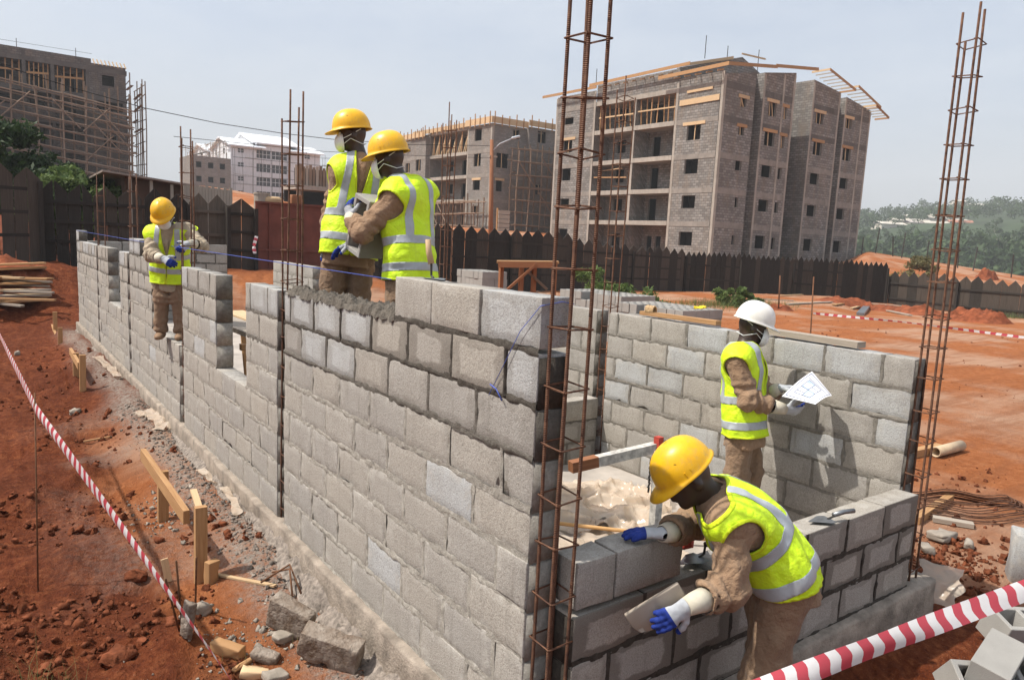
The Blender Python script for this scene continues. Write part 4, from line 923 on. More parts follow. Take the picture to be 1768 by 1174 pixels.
fence('dark picket fence run below the low shed roof', [(fx(74, 21.9), 21.9), (fx(326, 21.9), 21.9)], [3.05, 3.02], .60, 2, greyp=.3, gap=.045)
fence('weathered brown picket fence piece behind the left worker', [(fx(328, 22.3), 22.3), (fx(391, 22.3), 22.3)], [3.1, 3.08], .62, 3, ('fence_wood_grey', 'fence_wood_grey'), 1., rails=(.5, .84))
fence('dark picket fence leaf beside the brown steel gate', [(fx(393, 21.9), 21.9), (fx(440, 21.9), 21.9)], [3.0, 3.02], .60, 4)
fence('dark picket fence run between the gate and the tall building', [(8.5, 22.2), (14.4, 25.0), (21.9, 25.1)], [2.75, 2.62, 2.5], .62, 5)
fence('dark picket fence run with green bushes growing along it', [(22.0, 25.0), (29.9, 24.8)], [2.25, 2.0], .60, 6)
fence('long dark picket fence run below the building gable', [(30.0, 24.75), (36.0, 22.0), (41.1, 19.2)], [1.92, 1.85, 1.80], .30, 7, split=1, rails=(.35, .75))
fence('low weathered picket fence at the far right edge behind earth heaps', [(41.2, 19.0), (40.3, 14.9), (39.4, 10.6), (38.8, 6)], [1.33, 1.3, 1.25, 1.2], .62, 8, greyp=.7, rails=(.2, .72))
# brown steel gate and things on it
gx0, gx1 = fx(441, 21.8), fx(590, 21.8)+.9
t = empty('steel_gate', (0, 0, 0), 0, 'brown painted steel gate panels between the fence and the two men', 'gate')
m = MB(); m.box(gx0, gx1, 21.80, 21.83, .3, 2.92); m.build('panel', 'gate_steel', t)
for k, a in enumerate((gx0, gx0+.42, gx0+1.5, gx0+2.3, gx1-.06)): m = MB(); m.box(a, a+.06, 21.74, 21.797, .3, 2.92); m.build('upright', 'gate_steel', t)
for z in (.5, 1.35, 2.86): m = MB(); m.box(gx0-.02, gx1+.02, 21.735, 21.795, z, z+.06); m.build('rail', 'gate_steel', t)
# ---- shed, hoarding, bits on top of the gate
a = ony(186, 293, 25.); b = ony(372, 326, 25.)
t = empty('shed', (0, 0, 0), 0, 'brown timber shed with a sloping tin roof behind the left fence', 'shed')
m = MB(); m.box8([(a[0]-.2, 24.6, a[2]-.10), (b[0]+.3, 24.6, b[2]-.10), (b[0]+.3, 28, b[2]-.2), (a[0]-.2, 28, a[2]-.2), (a[0]-.2, 24.6, a[2]-.04), (b[0]+.3, 24.6, b[2]-.04), (b[0]+.3, 28, b[2]-.14), (a[0]-.2, 28, a[2]-.14)]); m.build('roof', 'tin_roof', t)
m = MB(); m.box8([(a[0]+.5, 25.1, .5), (b[0], 25.1, .5), (b[0], 27.8, .5), (a[0]+.5, 27.8, .5), (a[0]+.5, 25.1, a[2]-.15), (b[0], 25.1, b[2]-.12), (b[0], 27.8, b[2]-.25), (a[0]+.5, 27.8, a[2]-.25)]); m.build('wall', 'shed_wall', t)
for k in range(5): x = a[0]+.6+(b[0]-a[0]-.8)*k/4; z = a[2]+(b[2]-a[2])*(k/4); m = MB(); m.bar((x, 24.8, .5), (x, 24.8, z-.15), .09, .09); m.build('post', 'timber_grey', t)
t = empty('hoarding', (0, 0, 0), 0, 'pale vertical board hoarding seen above the weathered pickets', 'hoarding')
x0, x1 = fx(318, 24.2), fx(402, 24.2); n = 16; mb = MB()
for k in range(n): mb.box(x0+(x1-x0)*k/n, x0+(x1-x0)*(k+.94)/n, 24.2, 24.23, .6, 3.35+.04*math.sin(k*3))
mb.build('boards', 'timber_grey', t)
m = MB(); m.bar((x0, 24.26, 2.6), (x1, 24.26, 2.6), .05, .1); m.build('rail', 'timber_grey', t)
p = atd(461, 352, 23.6)
m = MB(); m.tube([(p[0], 22.6, p[2]-.25), (p[0], 22.6, p[2]+.30)], .24, 16); m.tube([(p[0], 22.6, p[2]+.30), (p[0], 22.6, p[2]+.36)], .26, 16); tag(m.build('drum', 'timber_grey', smooth=False), 'squat drum showing above the left end of the brown gate', 'drum')
p = atd(482, 350, 23.6); V, Fq, _ = rbox(.62, .4, .32, .12, (5, 5, 5), 3, .03, 2.); tag(npmesh('sack', V+np.array([p[0], 22.5, p[2]+.03]), Fq, 'rope'), 'tan sack lying above the brown gate', 'sack')
p = atd(533, 348, 23.6); V, Fq, _ = rbox(.36, .4, .36, .03, (4, 4, 4), 4, .01, 2.); tag(npmesh('crate', V+np.array([p[0], 22.5, p[2]+.05]), Fq, 'timber_red'), 'reddish crate showing above the right part of the gate', 'crate')
# ---- street lamp and cables
t = empty('street_lamp', (24.4, 35.6, 2.0), 0, 'leaning timber utility pole carrying a grey street lamp', 'street lamp')
m = MB(); m.tube([(0, 0, -1.2), (.02, .2, 2.5), (.05, .45, 6.1)], .16, 10, r1=.11); m.build('pole', 'timber_red', t, True)
m = MB(); m.tube([(.05, .4, 5.4), (.5, .2, 5.9), (1.15, -.1, 6.25)], .035, 6); m.build('arm', 'lamp_grey', t, True)
V, Fq, _ = rbox(.62, .22, .16, .07, (6, 4, 4), 1, 0); V = V@np.array(Matrix.Rotation(-.3, 3, 'Y')).T; npmesh('lamp_head', V+[1.4, -.2, 6.36], Fq, 'lamp_grey', t)
m = MB(); m.bar((-.15, .35, 5.1), (.5, .45, 5.12), .07, .09); m.build('crossarm', 'timber_grey', t)
cab = [(0, 112), (125, 152), (250, 187), (375, 213), (490, 231), (575, 241), (705, 250), (846, 252)]
inv = lambda x: 1/((1/26.)+(1/45.4-1/26.)*(x/846))
m = MB(); pts = [Vector(atd(x, y, inv(x))) for x, y in [(-140, 62)]+cab]; m.tube(pts, .016, 5); tag(m.build('power_cable', 'cable', smooth=True), 'black cable sagging across the sky to the lamp pole', 'cable')
m = MB(); pts = [Vector(atd(x, y, inv(x))) for x, y in ((560, 262), (640, 268), (740, 270), (846, 273))]; pts[0] = Vector(atd(300, 236, 30)); pts[1] = Vector(atd(560, 262, 38)); m.tube(pts, .012, 5); tag(m.build('power_cable', 'cable', smooth=True), 'lower thin black cable meeting the lamp pole', 'cable')
t = empty('tin_stack', (0, 0, 0), 0, 'grey slatted shelter wall right behind the lamp pole', 'shelter')
p0, p1 = ony(862, 400, 38.), ony(876, 400, 38.); m = MB()
for k in range(9): m.box(p0[0]-.1, p1[0]+.15, 38, 38.08, 1.4+k*.29, 1.64+k*.29)
m.build('boards', 'timber_grey', t); m = MB(); m.box(p0[0]-.15, p0[0]-.05, 38.09, 38.2, .5, 4.1); m.build('post', 'timber', t)
# ================================================================== vegetation
def leaves(n, sampler, size, seed, flat=.35):
    g = np.random.default_rng(seed); C = sampler(g, n); n = len(C)
    d = g.normal(size=(n, 3)); d /= np.linalg.norm(d, axis=1, keepdims=True); e = np.cross(d, g.normal(size=(n, 3))); e /= np.linalg.norm(e, axis=1, keepdims=True)
    s = size*g.uniform(.6, 1.35, (n, 1)); a, b = d*s, e*s*.42
    V = np.stack([C-a, C-b*1., C+a, C+b], 1).reshape(-1, 3); tint = np.repeat(np.clip(g.normal(.5, .28, n), 0, 1), 4)
    return V, np.arange(4*n).reshape(n, 4), tint
def clumps(g, n, centers, radii, shell=.55):
    k = g.integers(0, len(centers), n); d = g.normal(size=(n, 3)); d /= np.linalg.norm(d, axis=1, keepdims=True)
    r = shell+(1-shell)*g.random((n, 1))**.6
    return np.asarray(centers)[k]+d*r*np.asarray(radii)[k]
def plant(name, label, cat, x, y, h, wdt, n, size, mat, seed, stems=5, group=None, trunk=None, lobes=14, dry=False, dome=True):
    g = np.random.default_rng(seed); z = gz(x, y); t = empty(name, (x, y, z), 0, label, cat, group)
    cs = []; rs = []
    for i in range(lobes):
        a = g.random()*6.28; rr_ = g.random()**.5*wdt/2*.85; f = math.sqrt(max(0, 1-(rr_/(wdt/2))**2)); zz = (trunk or 0)+(h-(trunk or 0))*((.15+.85*g.random()*f) if dome else g.uniform(.2, 1))
        cs.append((rr_*math.cos(a), rr_*math.sin(a), max(.08, zz-.1))); q = wdt*g.uniform(.10, .2); rs.append((q, q, q*.8))
    V, F_, tint = leaves(n, lambda gg, k: clumps(gg, k, cs, rs, .3), size, seed+1); V[:, 2] = np.maximum(V[:, 2], .02)
    npmesh('crown' if trunk else 'foliage', V, F_, mat, t, False, {'tint': tint})
    m = MB(); gg = random.Random(seed)
    if trunk: m.tube([(0, 0, -.2), (.05*wdt*.2, 0, trunk*.6), (0, .02*wdt, trunk)], .05*h*.35, 8, r1=.03*h*.3)
    for i in range(stems):
        c = cs[i % len(cs)]; b0 = (0, 0, (trunk or 0)*.85); m.tube([b0, (c[0]*.45, c[1]*.45, b0[2]+(c[2]-b0[2])*.6), c], .012*h if trunk else .012, 5, r1=.004*h)
    m.build('trunk' if trunk else 'stem', 'bark', t, True); return t
for (px, d, h, w_, lab, mt, s) in ((1035, 24.3, 1.9, 2.1, 'leafy bush with broad upright leaves against the middle fence', 'leaf_bush', 1), (1085, 23.6, 1.35, 2.3, 'spreading green bush beside the stacked hollow blocks', 'leaf_bush', 2), (1125, 24.6, .8, 1.6, 'low pale green bush trailing right along the fence foot', 'leaf_pale', 3),
                                   (1268, 31.0, 1.0, 1.6, 'small dark bush at the fence below the building gable', 'leaf_bush', 4), (1300, 31.5, .7, 1.4, 'low pale weed bush at the fence left of the white helmet', 'leaf_pale', 5)):
    p = atd(px, 430, d); plant('bush', lab, 'bush', p[0], p[1], h, w_, 2600, .075, mt, s, group='bushes along the fence')
for (px, d, h, w_, tr, lab, mt, s) in ((25, 25.5, 4.7, 4.4, 1.2, 'dark leafy tree rising above the fence at the left edge', 'leaf_dark', 11), (95, 26, 3.9, 3.6, 1.0, 'bushy dark green tree behind the second fence pickets', 'leaf_dark', 12), (150, 25, 3.3, 3.2, .9, 'lighter green tree spilling over the fence beside the shed', 'leaf_bush', 13), (82, 23.3, 2.6, 1.6, .6, 'small bright leaved sapling peeping between fence points', 'leaf_pale', 14)):
    p = atd(px, 400, d); plant('tree', lab, 'tree', p[0], p[1], h-.05, w_, 6000, .13, mt, s, 8, 'trees behind the left fence', tr, 22)
p = atd(1592, 455, 52); plant('bush', 'dry olive shrub on the earth slope beyond the right fence', 'bush', p[0], p[1], 1.9, 2.6, 2600, .11, 'leaf_dry', 21, group='shrubs on the earth slope')
p = atd(1552, 462, 48); plant('bush', 'low dry brush just behind the fence corner', 'bush', p[0], p[1], 1.1, 3.6, 2200, .11, 'leaf_dry', 22, group='shrubs on the earth slope')
# grass tufts
def blades(pts, n, h, seed, wd=.006):
    g = np.random.default_rng(seed); k = g.integers(0, len(pts), n); B = np.asarray(pts)[k]; off = g.normal(size=(n, 2))*B[:, 3:4]; X, Y = B[:, 0]+off[:, 0], B[:, 1]+off[:, 1]; Z = G(X, Y)
    a = g.random(n)*6.28; w_ = wd; hh = h*g.uniform(.4, 1.2, n)*B[:, 2]; lx, ly = np.cos(a)*hh*.45, np.sin(a)*hh*.45; nx_, ny_ = -np.sin(a)*w_, np.cos(a)*w_
    q = lambda f, s: np.stack([X+lx*f*f+nx_*s*(1-f*.9), Y+ly*f*f+ny_*s*(1-f*.9), Z-.01+hh*(f-.25*f*f)], 1)
    V = np.stack([q(0, -1), q(0, 1), q(.5, 1), q(1., .3), q(.5, -1)], 1); F5 = np.arange(5*n).reshape(n, 5); F5 = [F5[:, [0, 1, 2, 4]], F5[:, [4, 2, 3]]]
    return V.reshape(-1, 3), F5, np.repeat(np.clip(g.normal(.55, .3, n), 0, 1), 5)
gp = [tuple(onz(x, y, -.05)[:2])+(hh, s) for x, y, hh, s in ((70, 1150, 1.3, .05), (105, 1165, 1.1, .05), (430, 1075, .5, .12), (470, 1060, .4, .1), (1500, 1168, .4, .06))]
V, F5, ti = blades(gp, 90, .24, 5, .0016); tag(npmesh('grass', V, F5, 'grass_blade', None, False, {'tint': ti}), 'thin dry grass blades on the red earth', 'grass', kind='stuff')
gp = [(float(p[0]), float(p[1]), 1., .7) for p in [atd(x, 440, d) for x, d in ((1180, 28.5), (1230, 30), (1250, 30.5), (1290, 31), (1330, 32), (1005, 23), (1760, 35))]]
V, F5, ti = blades(gp, 2600, .45, 6); V[:, :2] += 0; tag(npmesh('weeds', V, F5, 'leaf_pale', None, False, {'tint': ti}), 'green weeds along the foot of the far fence', 'weeds', kind='stuff')
# ================================================================== hills
def Hh(px, r): 
    b = np.interp(r, [100, 140, 190, 250, 330, 400, 470, 560, 680, 900], [-32, -25, -15, -2, 9, 17, 22, 31, 34, 8])
    return b+np.interp(px, [1400, 1500, 1620, 1768, 2100, 2600], [-6, -3, 1, 5, 10, 12])*np.clip((r-200)/300, 0, 1)
def polar(px, r): a = np.arctan((px-884)/FPX); d = r*np.cos(a); l = r*np.sin(a); return CAM[0]+d*FWD[0]+l*RGT[0], CAM[1]+d*FWD[1]+l*RGT[1]
pxs = np.linspace(1330, 2700, 120); rs_ = np.linspace(100, 900, 90); PXg, RG = np.meshgrid(pxs, rs_, indexing='ij'); HX, HY = polar(PXg, RG)
HZ = Hh(PXg, RG)+2.5*fbm(np.stack([HX, HY, 0*HX], -1)*.02, 4, 61); I = np.arange(HX.size).reshape(HX.shape)
Fh = np.stack([I[:-1, :-1], I[1:, :-1], I[1:, 1:], I[:-1, 1:]], -1).reshape(-1, 4)
tag(npmesh('hill', np.stack([HX, HY, HZ], -1).reshape(-1, 3), Fh[:, ::-1], 'hill_ground'), kind='structure')
pxs = np.linspace(1200, 2700, 200); rs_ = np.linspace(950, 1750, 40); PXg, RG = np.meshgrid(pxs, rs_, indexing='ij'); HX, HY = polar(PXg, RG)
crest = np.interp(pxs, [1200, 1480, 1560, 1640, 1700, 1768, 2000, 2700], [40, 66, 78, 92, 100, 94, 110, 80])[:, None]+8*fbm(np.stack([PXg*.02, 0*PXg, 0*PXg], -1), 4, 62)
HZ = -20+(crest+20)*sstep(950, 1450, RG)*(1-.3*sstep(1450, 1750, RG)); I = np.arange(HX.size).reshape(HX.shape)
tag(npmesh('mountains', np.stack([HX, HY, HZ], -1).reshape(-1, 3), np.stack([I[:-1, :-1], I[1:, :-1], I[1:, 1:], I[:-1, 1:]], -1).reshape(-1, 4)[:, ::-1], 'hill_far'), kind='structure')
g = np.random.default_rng(5); VV = []; TT = []
HOUSE = [(1535, 391, 385, 15, 5, 0), (1568, 385, 400, 17, 5, 0), (1596, 380, 420, 20, 6, 0), (1628, 379, 425, 16, 6, 0), (1590, 389, 395, 15, 5, 1), (1618, 390, 392, 14, 5, 0), (1648, 385, 405, 15, 5, 0), (1657, 388, 390, 9, 5, 2), (1690, 357, 560, 14, 4, 0), (1712, 387, 410, 11, 4, 0), (1750, 391, 400, 17, 6, 1), (1655, 350, 600, 9, 4, 0)]
hp = np.array([h[0] for h in HOUSE])
for tr in range(1500):
    r = 128*math.exp(g.random()*math.log(640/128)); px = g.uniform(1395, 1960); x, y = polar(px, r); x, y = float(x), float(y)
    if 345 < r < 405 and np.any(np.abs(px-hp) < 20) and g.random() < .9: continue
    if 395 <= r < 430 and np.any(np.abs(px-hp) < 16): continue
    z = float(Hh(px, r)); hgt = g.uniform(5, 11) if r < 330 else g.uniform(4, 9)
    if 270 < r < 392: hgt = min(hgt, g.uniform(2.5, 4.2))
    R0 = hgt*g.uniform(.32, .5); n = int(np.clip(26000/r, 55, 170)); nc = 7
    cs = np.stack([x+g.normal(0, R0*.5, nc), y+g.normal(0, R0*.5, nc), z+hgt*.62+g.normal(0, hgt*.16, nc)], 1); rad = np.full((nc, 3), R0*.5)
    V, _, tt = leaves(n, lambda gg, k: clumps(gg, k, cs, rad, .5), np.clip(R0*.28, .55, 1.3), int(g.integers(1e6)))
    VV.append(V); TT.append(np.clip(tt*.7+g.uniform(-.25, .35), 0, 1))
V = np.concatenate(VV); tag(npmesh('forest', V, np.arange(len(V)).reshape(-1, 4), 'leaf_forest', None, False, {'tint': np.concatenate(TT)}), 'hazy green forest covering the far hillside', 'forest', kind='stuff')
hl = ['cream low house at the left end of the hillside row', 'cream house with a pale roof, second from the left on the hill', 'long cream house highest in the hillside row', 'cream house right of the longest hillside house', 'grey roofed house in front of the cream hillside row', 'small cream house lowest in the hillside row', 'cream house behind the right rebar column on the hill', 'tiny red roofed house on the hillside', 'pale roofed house alone near the hilltop', 'small pale house among trees right of the right rebar column', 'grey roofed house at the right edge of the hillside', 'tiny pale house just under the hill crest']
for (px, py, d, L, hgt, rk), lb in zip(HOUSE, hl):
    L *= 1.15; hgt *= 1.45; p = atd(px, py, d); t = empty('hill_house', (p[0], p[1], p[2]-hgt*.5), R(-36+20*math.sin(px)), lb, 'house', 'houses on the far hillside')
    m = MB(); m.box(-L/2, L/2, -3.5, 3.5, -4, hgt*.62); m.build('wall', 'hill_wall', t)
    m = MB(); e = .5; zz = hgt*.62; m.box8([(-L/2-e, -4, zz), (L/2+e, -4, zz), (L/2+e, 0, zz+1.3), (-L/2-e, 0, zz+1.3), (-L/2-e, -4, zz+.2), (L/2+e, -4, zz+.2), (L/2+e, 0, zz+1.5), (-L/2-e, 0, zz+1.5)]); m.box8([(-L/2-e, .02, zz+1.3), (L/2+e, .02, zz+1.3), (L/2+e, 4, zz), (-L/2-e, 4, zz), (-L/2-e, .02, zz+1.5), (L/2+e, .02, zz+1.5), (L/2+e, 4, zz+.2), (-L/2-e, 4, zz+.2)])
    m.build('roof', ('hill_wall', 'hill_roof', 'hill_roof_red')[rk], t)
    for k in range(max(2, int(L/4))): m = MB(); a = -L/2+1.2+k*(L-2.4)/max(1, int(L/4)-1); m.box(a-.5, a+.5, -3.56, -3.502, hgt*.15, hgt*.4); m.build('window', 'interior_shade', t)
for (px, py, d, h, lb) in ((1514, 372, 560, 16, 'round topped tree at the left end of the hill crest'), (1553, 366, 590, 17, 'slim dark tree on the hill crest, second from the left'), (1596, 358, 620, 24, 'tall hazy tree with an open crown on the crest'), (1610, 366, 570, 14, 'dense dark crest tree left of the right rebar column'), (1670, 352, 600, 20, 'flat topped umbrella tree on the crest'), (1727, 414, 215, 11, 'pale bare trunked tree below the right hillside houses')):
    p = atd(px, py, d); x, y = p[0], p[1]; tz = p[2]+h*.25; t = empty('tree', (x, y, tz-h), 0, lb, 'tree', 'single trees standing out on the hill')
    gg = np.random.default_rng(int(px)); nc = 9; flat = .25 if 'umbrella' in lb else .5
    cs = np.stack([gg.normal(0, h*.16, nc), gg.normal(0, h*.16, nc), h*.82+gg.normal(0, h*.10*flat*2, nc)], 1); V, F_, tt = leaves(190 if d > 300 else 420, lambda q, k: clumps(q, k, cs, np.full((nc, 3), h*.11), .4), h*.05 if d > 300 else .22, int(px)); npmesh('crown', V, F_, 'leaf_forest', t, False, {'tint': tt})
    m = MB(); m.tube([(0, 0, -6), (.1, 0, h*.4), (0, .1, h*.8)], h*.02, 6, r1=h*.008)
    for k in range(5): m.tube([(0, 0, h*.55), tuple(cs[k])], h*.008, 4, r1=h*.003)
    m.build('trunk', 'bark_pale' if d < 300 else 'bark', t)
# wire fence posts on the ridge
for k, (px, py) in enumerate(((1489, 420), (1512, 422), (1543, 428), (1557, 433), (1600, 437), (1655, 446), (1681, 450), (1748, 458))):
    d = 64-.012*(px-1480); p = atd(px, py+6, d); z = gz(p[0], p[1]); m = MB(); l = .4*math.sin(k*2.3)
    m.tube([(p[0], p[1], z-.3), (p[0]+l, p[1], z+1.5+.7*abs(math.sin(k*1.7)))], .05, 6); tag(m.build('fence_post', 'dark_steel'), 'dark leaning post on the crest of the red earth slope', 'post', 'posts along the earth crest')
# earth heaps
def heap(label, pts, hgt, wdt, seed):
    pts = [np.array(p) for p in pts]; n, m = 40*(len(pts)-1), 16; V = []
    al = np.linspace(0, len(pts)-1, n); X = np.interp(al, range(len(pts)), [p[0] for p in pts]); Y = np.interp(al, range(len(pts)), [p[1] for p in pts]); q = np.linspace(-1, 1, m)
    dx, dy = np.gradient(X), np.gradient(Y); L = np.hypot(dx, dy); nx_, ny_ = -dy/L, dx/L
    Xq = X[:, None]+nx_[:, None]*q*wdt; Yq = Y[:, None]+ny_[:, None]*q*wdt; e = np.clip(np.minimum(al, al[-1]-al)*3, 0, 1)[:, None]
    nn = fbm(np.stack([Xq*1.5, Yq*1.5, 0*Xq], -1), 5, seed, .65); Z = G(Xq, Yq)-.04+np.clip(1-q*q, 0, 1)*e*(hgt*(.75+.3*nn))+.05*nn*(1-q*q)
    I = np.arange(n*m).reshape(n, m); return tag(npmesh('earth_heap', np.stack([Xq, Yq, Z], -1).reshape(-1, 3), np.stack([I[:-1, :-1], I[:-1, 1:], I[1:, 1:], I[1:, :-1]], -1).reshape(-1, 4)[:, ::-1], 'dirt_heap'), label, 'earth heap', 'heaps of red earth by the fences')
q_ = lambda px, d: tuple(atd(px, 450, d)[:2])
heap('long low heap of red earth before the fence below the gable end', [q_(1420, 37), q_(1500, 37.5), q_(1560, 36), q_(1640, 33)], .45, 1.0, 71)
heap('large heap of red earth at the low fence on the right', [q_(1640, 31.5), q_(1700, 30), q_(1757, 29)], .62, 1.0, 72)
heap('small heap of red earth at the end of the bushes', [q_(1335, 30), q_(1372, 30.5)], .3, .6, 73)
heap('dark red earth bank behind the timber pile', [(-8.5, 18.8), (-5.6, 18.9), (-2.5, 19.1), (-.3, 19.2)], .42, 1.5, 74)
heap('small earth heap on the red slope beyond the fence', [q_(1690, 58), q_(1725, 57)], .9, 1.6, 75)
# ================================================================== haze
mb = MB(); mb.box(-1900, 1900, -1900, 1900, -60, 205)
m = bpy.data.materials.new('haze_air'); m.use_nodes = True; n_ = m.node_tree; n_.nodes.remove(n_.nodes['Principled BSDF'])
v = n_.nodes.new('ShaderNodeVolumePrincipled'); v.inputs['Color'].default_value = (.93, .95, .97, 1); v.inputs['Density'].default_value = HAZE_D if 'HAZE_D' in globals() else .00065; v.inputs['Anisotropy'].default_value = .0
n_.links.new(v.outputs[0], n_.nodes['Material Output'].inputs['Volume']); MATS['haze_air'] = m
tag(mb.build('haze', 'haze_air'), kind='stuff')
# ================================================================== people: bodies and clothes grown from smooth distance fields
def nrm(v): v = np.asarray(v, float); return v/np.linalg.norm(v)
def sd_cap(P, a, b, ra, rb):
    a, b = np.asarray(a), np.asarray(b); ba = b-a; h = np.clip(((P-a)@ba)/max(ba@ba, 1e-9), 0, 1)
    return np.linalg.norm(P-a-h[:, None]*ba, axis=1)-(ra+(rb-ra)*h)
def sd_ecap(P, a, b, ra, rb, s, k):
    """capsule flattened front to back: k times wider along s"""
    a, b = np.asarray(a), np.asarray(b); ba = b-a; h = np.clip(((P-a)@ba)/max(ba@ba, 1e-9), 0, 1); v = P-a-h[:, None]*ba
    w_ = v@s; v = v-np.outer(w_*(1-1/k), s); return np.linalg.norm(v, axis=1)-(ra+(rb-ra)*h)
def sd_ell(P, c, ax, r):
    q = ((P-c)@np.array(ax).T)/np.array(r); l = np.linalg.norm(q, axis=1); return (l-1)*min(r)
def smin(a, b, k=.03): h = np.clip(.5+.5*(b-a)/k, 0, 1); return b+(a-b)*h-k*h*(1-h)
def smin_l(L, k=.03):
    d = L[0]
    for e in L[1:]: d = smin(d, e, k)
    return d
def surf(f, lo, hi, h):
    lo = np.asarray(lo, float); n = np.ceil((np.asarray(hi)-lo)/h).astype(int)+1
    ax = [lo[i]+h*np.arange(n[i]) for i in range(3)]; X = np.stack(np.meshgrid(*ax, indexing='ij'), -1).reshape(-1, 3)
    D = f(X).reshape(n); return nets(D, lo, h)
def nets(D, lo, h):
    """surface nets"""
    n = D.shape; ins = D < 0
    cs = [(i, j, k) for i in (0, 1) for j in (0, 1) for k in (0, 1)]
    sl = lambda c: tuple(slice(c[a], n[a]-1+c[a]) for a in range(3))
    cnt = sum(ins[sl(c)].astype(int) for c in cs); act = (cnt > 0) & (cnt < 8)
    acc = np.zeros(act.shape+(3,)); num = np.zeros(act.shape)
    for a in range(8):
        for b in range(a+1, 8):
            ca, cb = cs[a], cs[b]
            if sum(abs(ca[i]-cb[i]) for i in range(3)) != 1: continue
            da, db = D[sl(ca)], D[sl(cb)]; m = (da < 0) != (db < 0); t = np.where(m, da/np.where(m, da-db, 1), 0)
            for i in range(3): acc[..., i] += np.where(m, ca[i]+(cb[i]-ca[i])*t, 0)
            num += m
    idx = -np.ones(act.shape, int); idx[act] = np.arange(act.sum()); base = np.argwhere(act)
    V = np.asarray(lo)+h*(base+acc[act]/num[act][:, None]); Q = []
    for a in range(3):
        b, c = (a+1) % 3, (a+2) % 3
        s0 = [slice(None)]*3; s1 = [slice(None)]*3; s0[a] = slice(0, n[a]-1); s1[a] = slice(1, n[a])
        e = ins[tuple(s0)] != ins[tuple(s1)]; pos = np.argwhere(e); pos = pos[(pos[:, b] > 0) & (pos[:, c] > 0) & (pos[:, b] < n[b]-1) & (pos[:, c] < n[c]-1)]
        o = lambda db, dc: idx[tuple((pos+np.eye(3, dtype=int)[b]*db+np.eye(3, dtype=int)[c]*dc).T)]
        q = np.stack([o(-1, -1), o(0, -1), o(0, 0), o(-1, 0)], 1); f = ins[tuple(s0)][tuple(pos.T)]; q[~f] = q[~f][:, ::-1]; Q.append(q[(q >= 0).all(1)])
    return V, np.concatenate(Q)
def vnormals(V, F):
    N = np.zeros_like(V); fn = np.cross(V[F[:, 2]]-V[F[:, 0]], V[F[:, 3]]-V[F[:, 1]])
    for i in range(4): np.add.at(N, F[:, i], fn)
    return N/np.maximum(np.linalg.norm(N, axis=1, keepdims=True), 1e-9)
def clip(V, F, g, off=0., N=None):
    """keep the part of a quad mesh where g>=0, cut cleanly along g=0"""
    if off: V = V+N*off
    out = []; verts = [tuple(v) for v in V]; cache = {}
    keep = (g[F] >= 0)
    for f, k in zip(F, keep):
        if k.all(): out.append(tuple(int(i) for i in f)); continue
        if not k.any(): continue
        p = []
        for i in range(4):
            a, b = int(f[i]), int(f[(i+1) % 4])
            if g[a] >= 0: p.append(a)
            if (g[a] >= 0) != (g[b] >= 0):
                key = (min(a, b), max(a, b))
                if key not in cache: t = g[a]/(g[a]-g[b]); cache[key] = len(verts); verts.append(tuple(V[a]+(V[b]-V[a])*t))
                p.append(cache[key])
        if len(p) > 2: out.append(tuple(p))
    used = sorted({i for f in out for i in f}); mp = {u: i for i, u in enumerate(used)}
    return [verts[u] for u in used], [tuple(mp[i] for i in f) for f in out]
def pymesh(name, V, F, mat, parent, smooth=True, solid=0.):
    me = bpy.data.meshes.new(name); me.from_pydata([tuple(map(float, v)) for v in V], [], [tuple(map(int, f)) for f in F])
    if smooth: me.polygons.foreach_set('use_smooth', np.ones(len(me.polygons), bool))
    o = link_mesh(name, me, mat, parent)
    if solid: m = o.modifiers.new('thickness', 'SOLIDIFY'); m.thickness = solid; m.offset = -1
    return o
def bounds(pts, m): pts = np.asarray(pts); return pts.min(0)-m, pts.max(0)+m
def helmet(parent, c, fwd, up, mat, sc=1.):
    """shell with ridge, brim lip and peak"""
    up = nrm(up); fwd = nrm(np.asarray(fwd)-up*np.dot(fwd, up)); s = np.cross(fwd, up)
    nph, nt = 64, 15; V = []
    prof = [(1.085, -.012), (1.03, -.004), (1.0, .006)]+[(math.cos(t)**.82 if t < 1.57 else 0, .010+.128*math.sin(t)) for t in np.linspace(.06, 1.565, nt)]
    for j, (q, z) in enumerate(prof):
        for i in range(nph):
            a = 2*math.pi*i/nph; ca, sa = math.cos(a), math.sin(a)
            rx, ry = (.136, .112); r = 1/math.sqrt((ca/rx)**2+(sa/ry)**2)*q
            pk = max(0, ca)**3
            if j == 0: r += .050*pk; z2 = z-.012*pk
            elif j == 1: r += .018*pk; z2 = z-.004*pk
            else:
                z2 = z
            ridge = .005*math.exp(-(sa*r/.022)**2)*max(0, min(1, (z-.05)/.05)) if j > 2 else 0
            V.append(c+sc*(fwd*(r*ca)+s*(r*sa)+up*(z2+ridge)))
    F = [(j*nph+i, j*nph+(i+1) % nph, (j+1)*nph+(i+1) % nph, (j+1)*nph+i) for j in range(len(prof)-1) for i in range(nph)]
    o = pymesh('hard_hat', V, F, mat, parent, True, .004)
    if mat == 'helmet_yellow':
        mb = MB()                                        # rows of small vent slots on both sides
        for sg in (1, -1):
            for k in range(3):
                for e in (0, 1):
                    q = fwd*(-.01+.016*k+.004*e)+s*sg*.0985+up*(.066+.012*e); q2 = q+fwd*.008+up*.006-s*sg*.004; mb.tube([c+sc*q, c+sc*q2], .0022, 4)
        mb.build('vent_slots', 'vent_dark', o)
        mb = MB()
        for sg in (1, -1):
            for k in (0, 1): q = fwd*(-.005+.028*k)+s*sg*.1125+up*.022; mb.tube([c+sc*(q-up*.008), c+sc*(q+up*.012)], .0045, 5)
        mb.build('clip', mat, o)
    return o
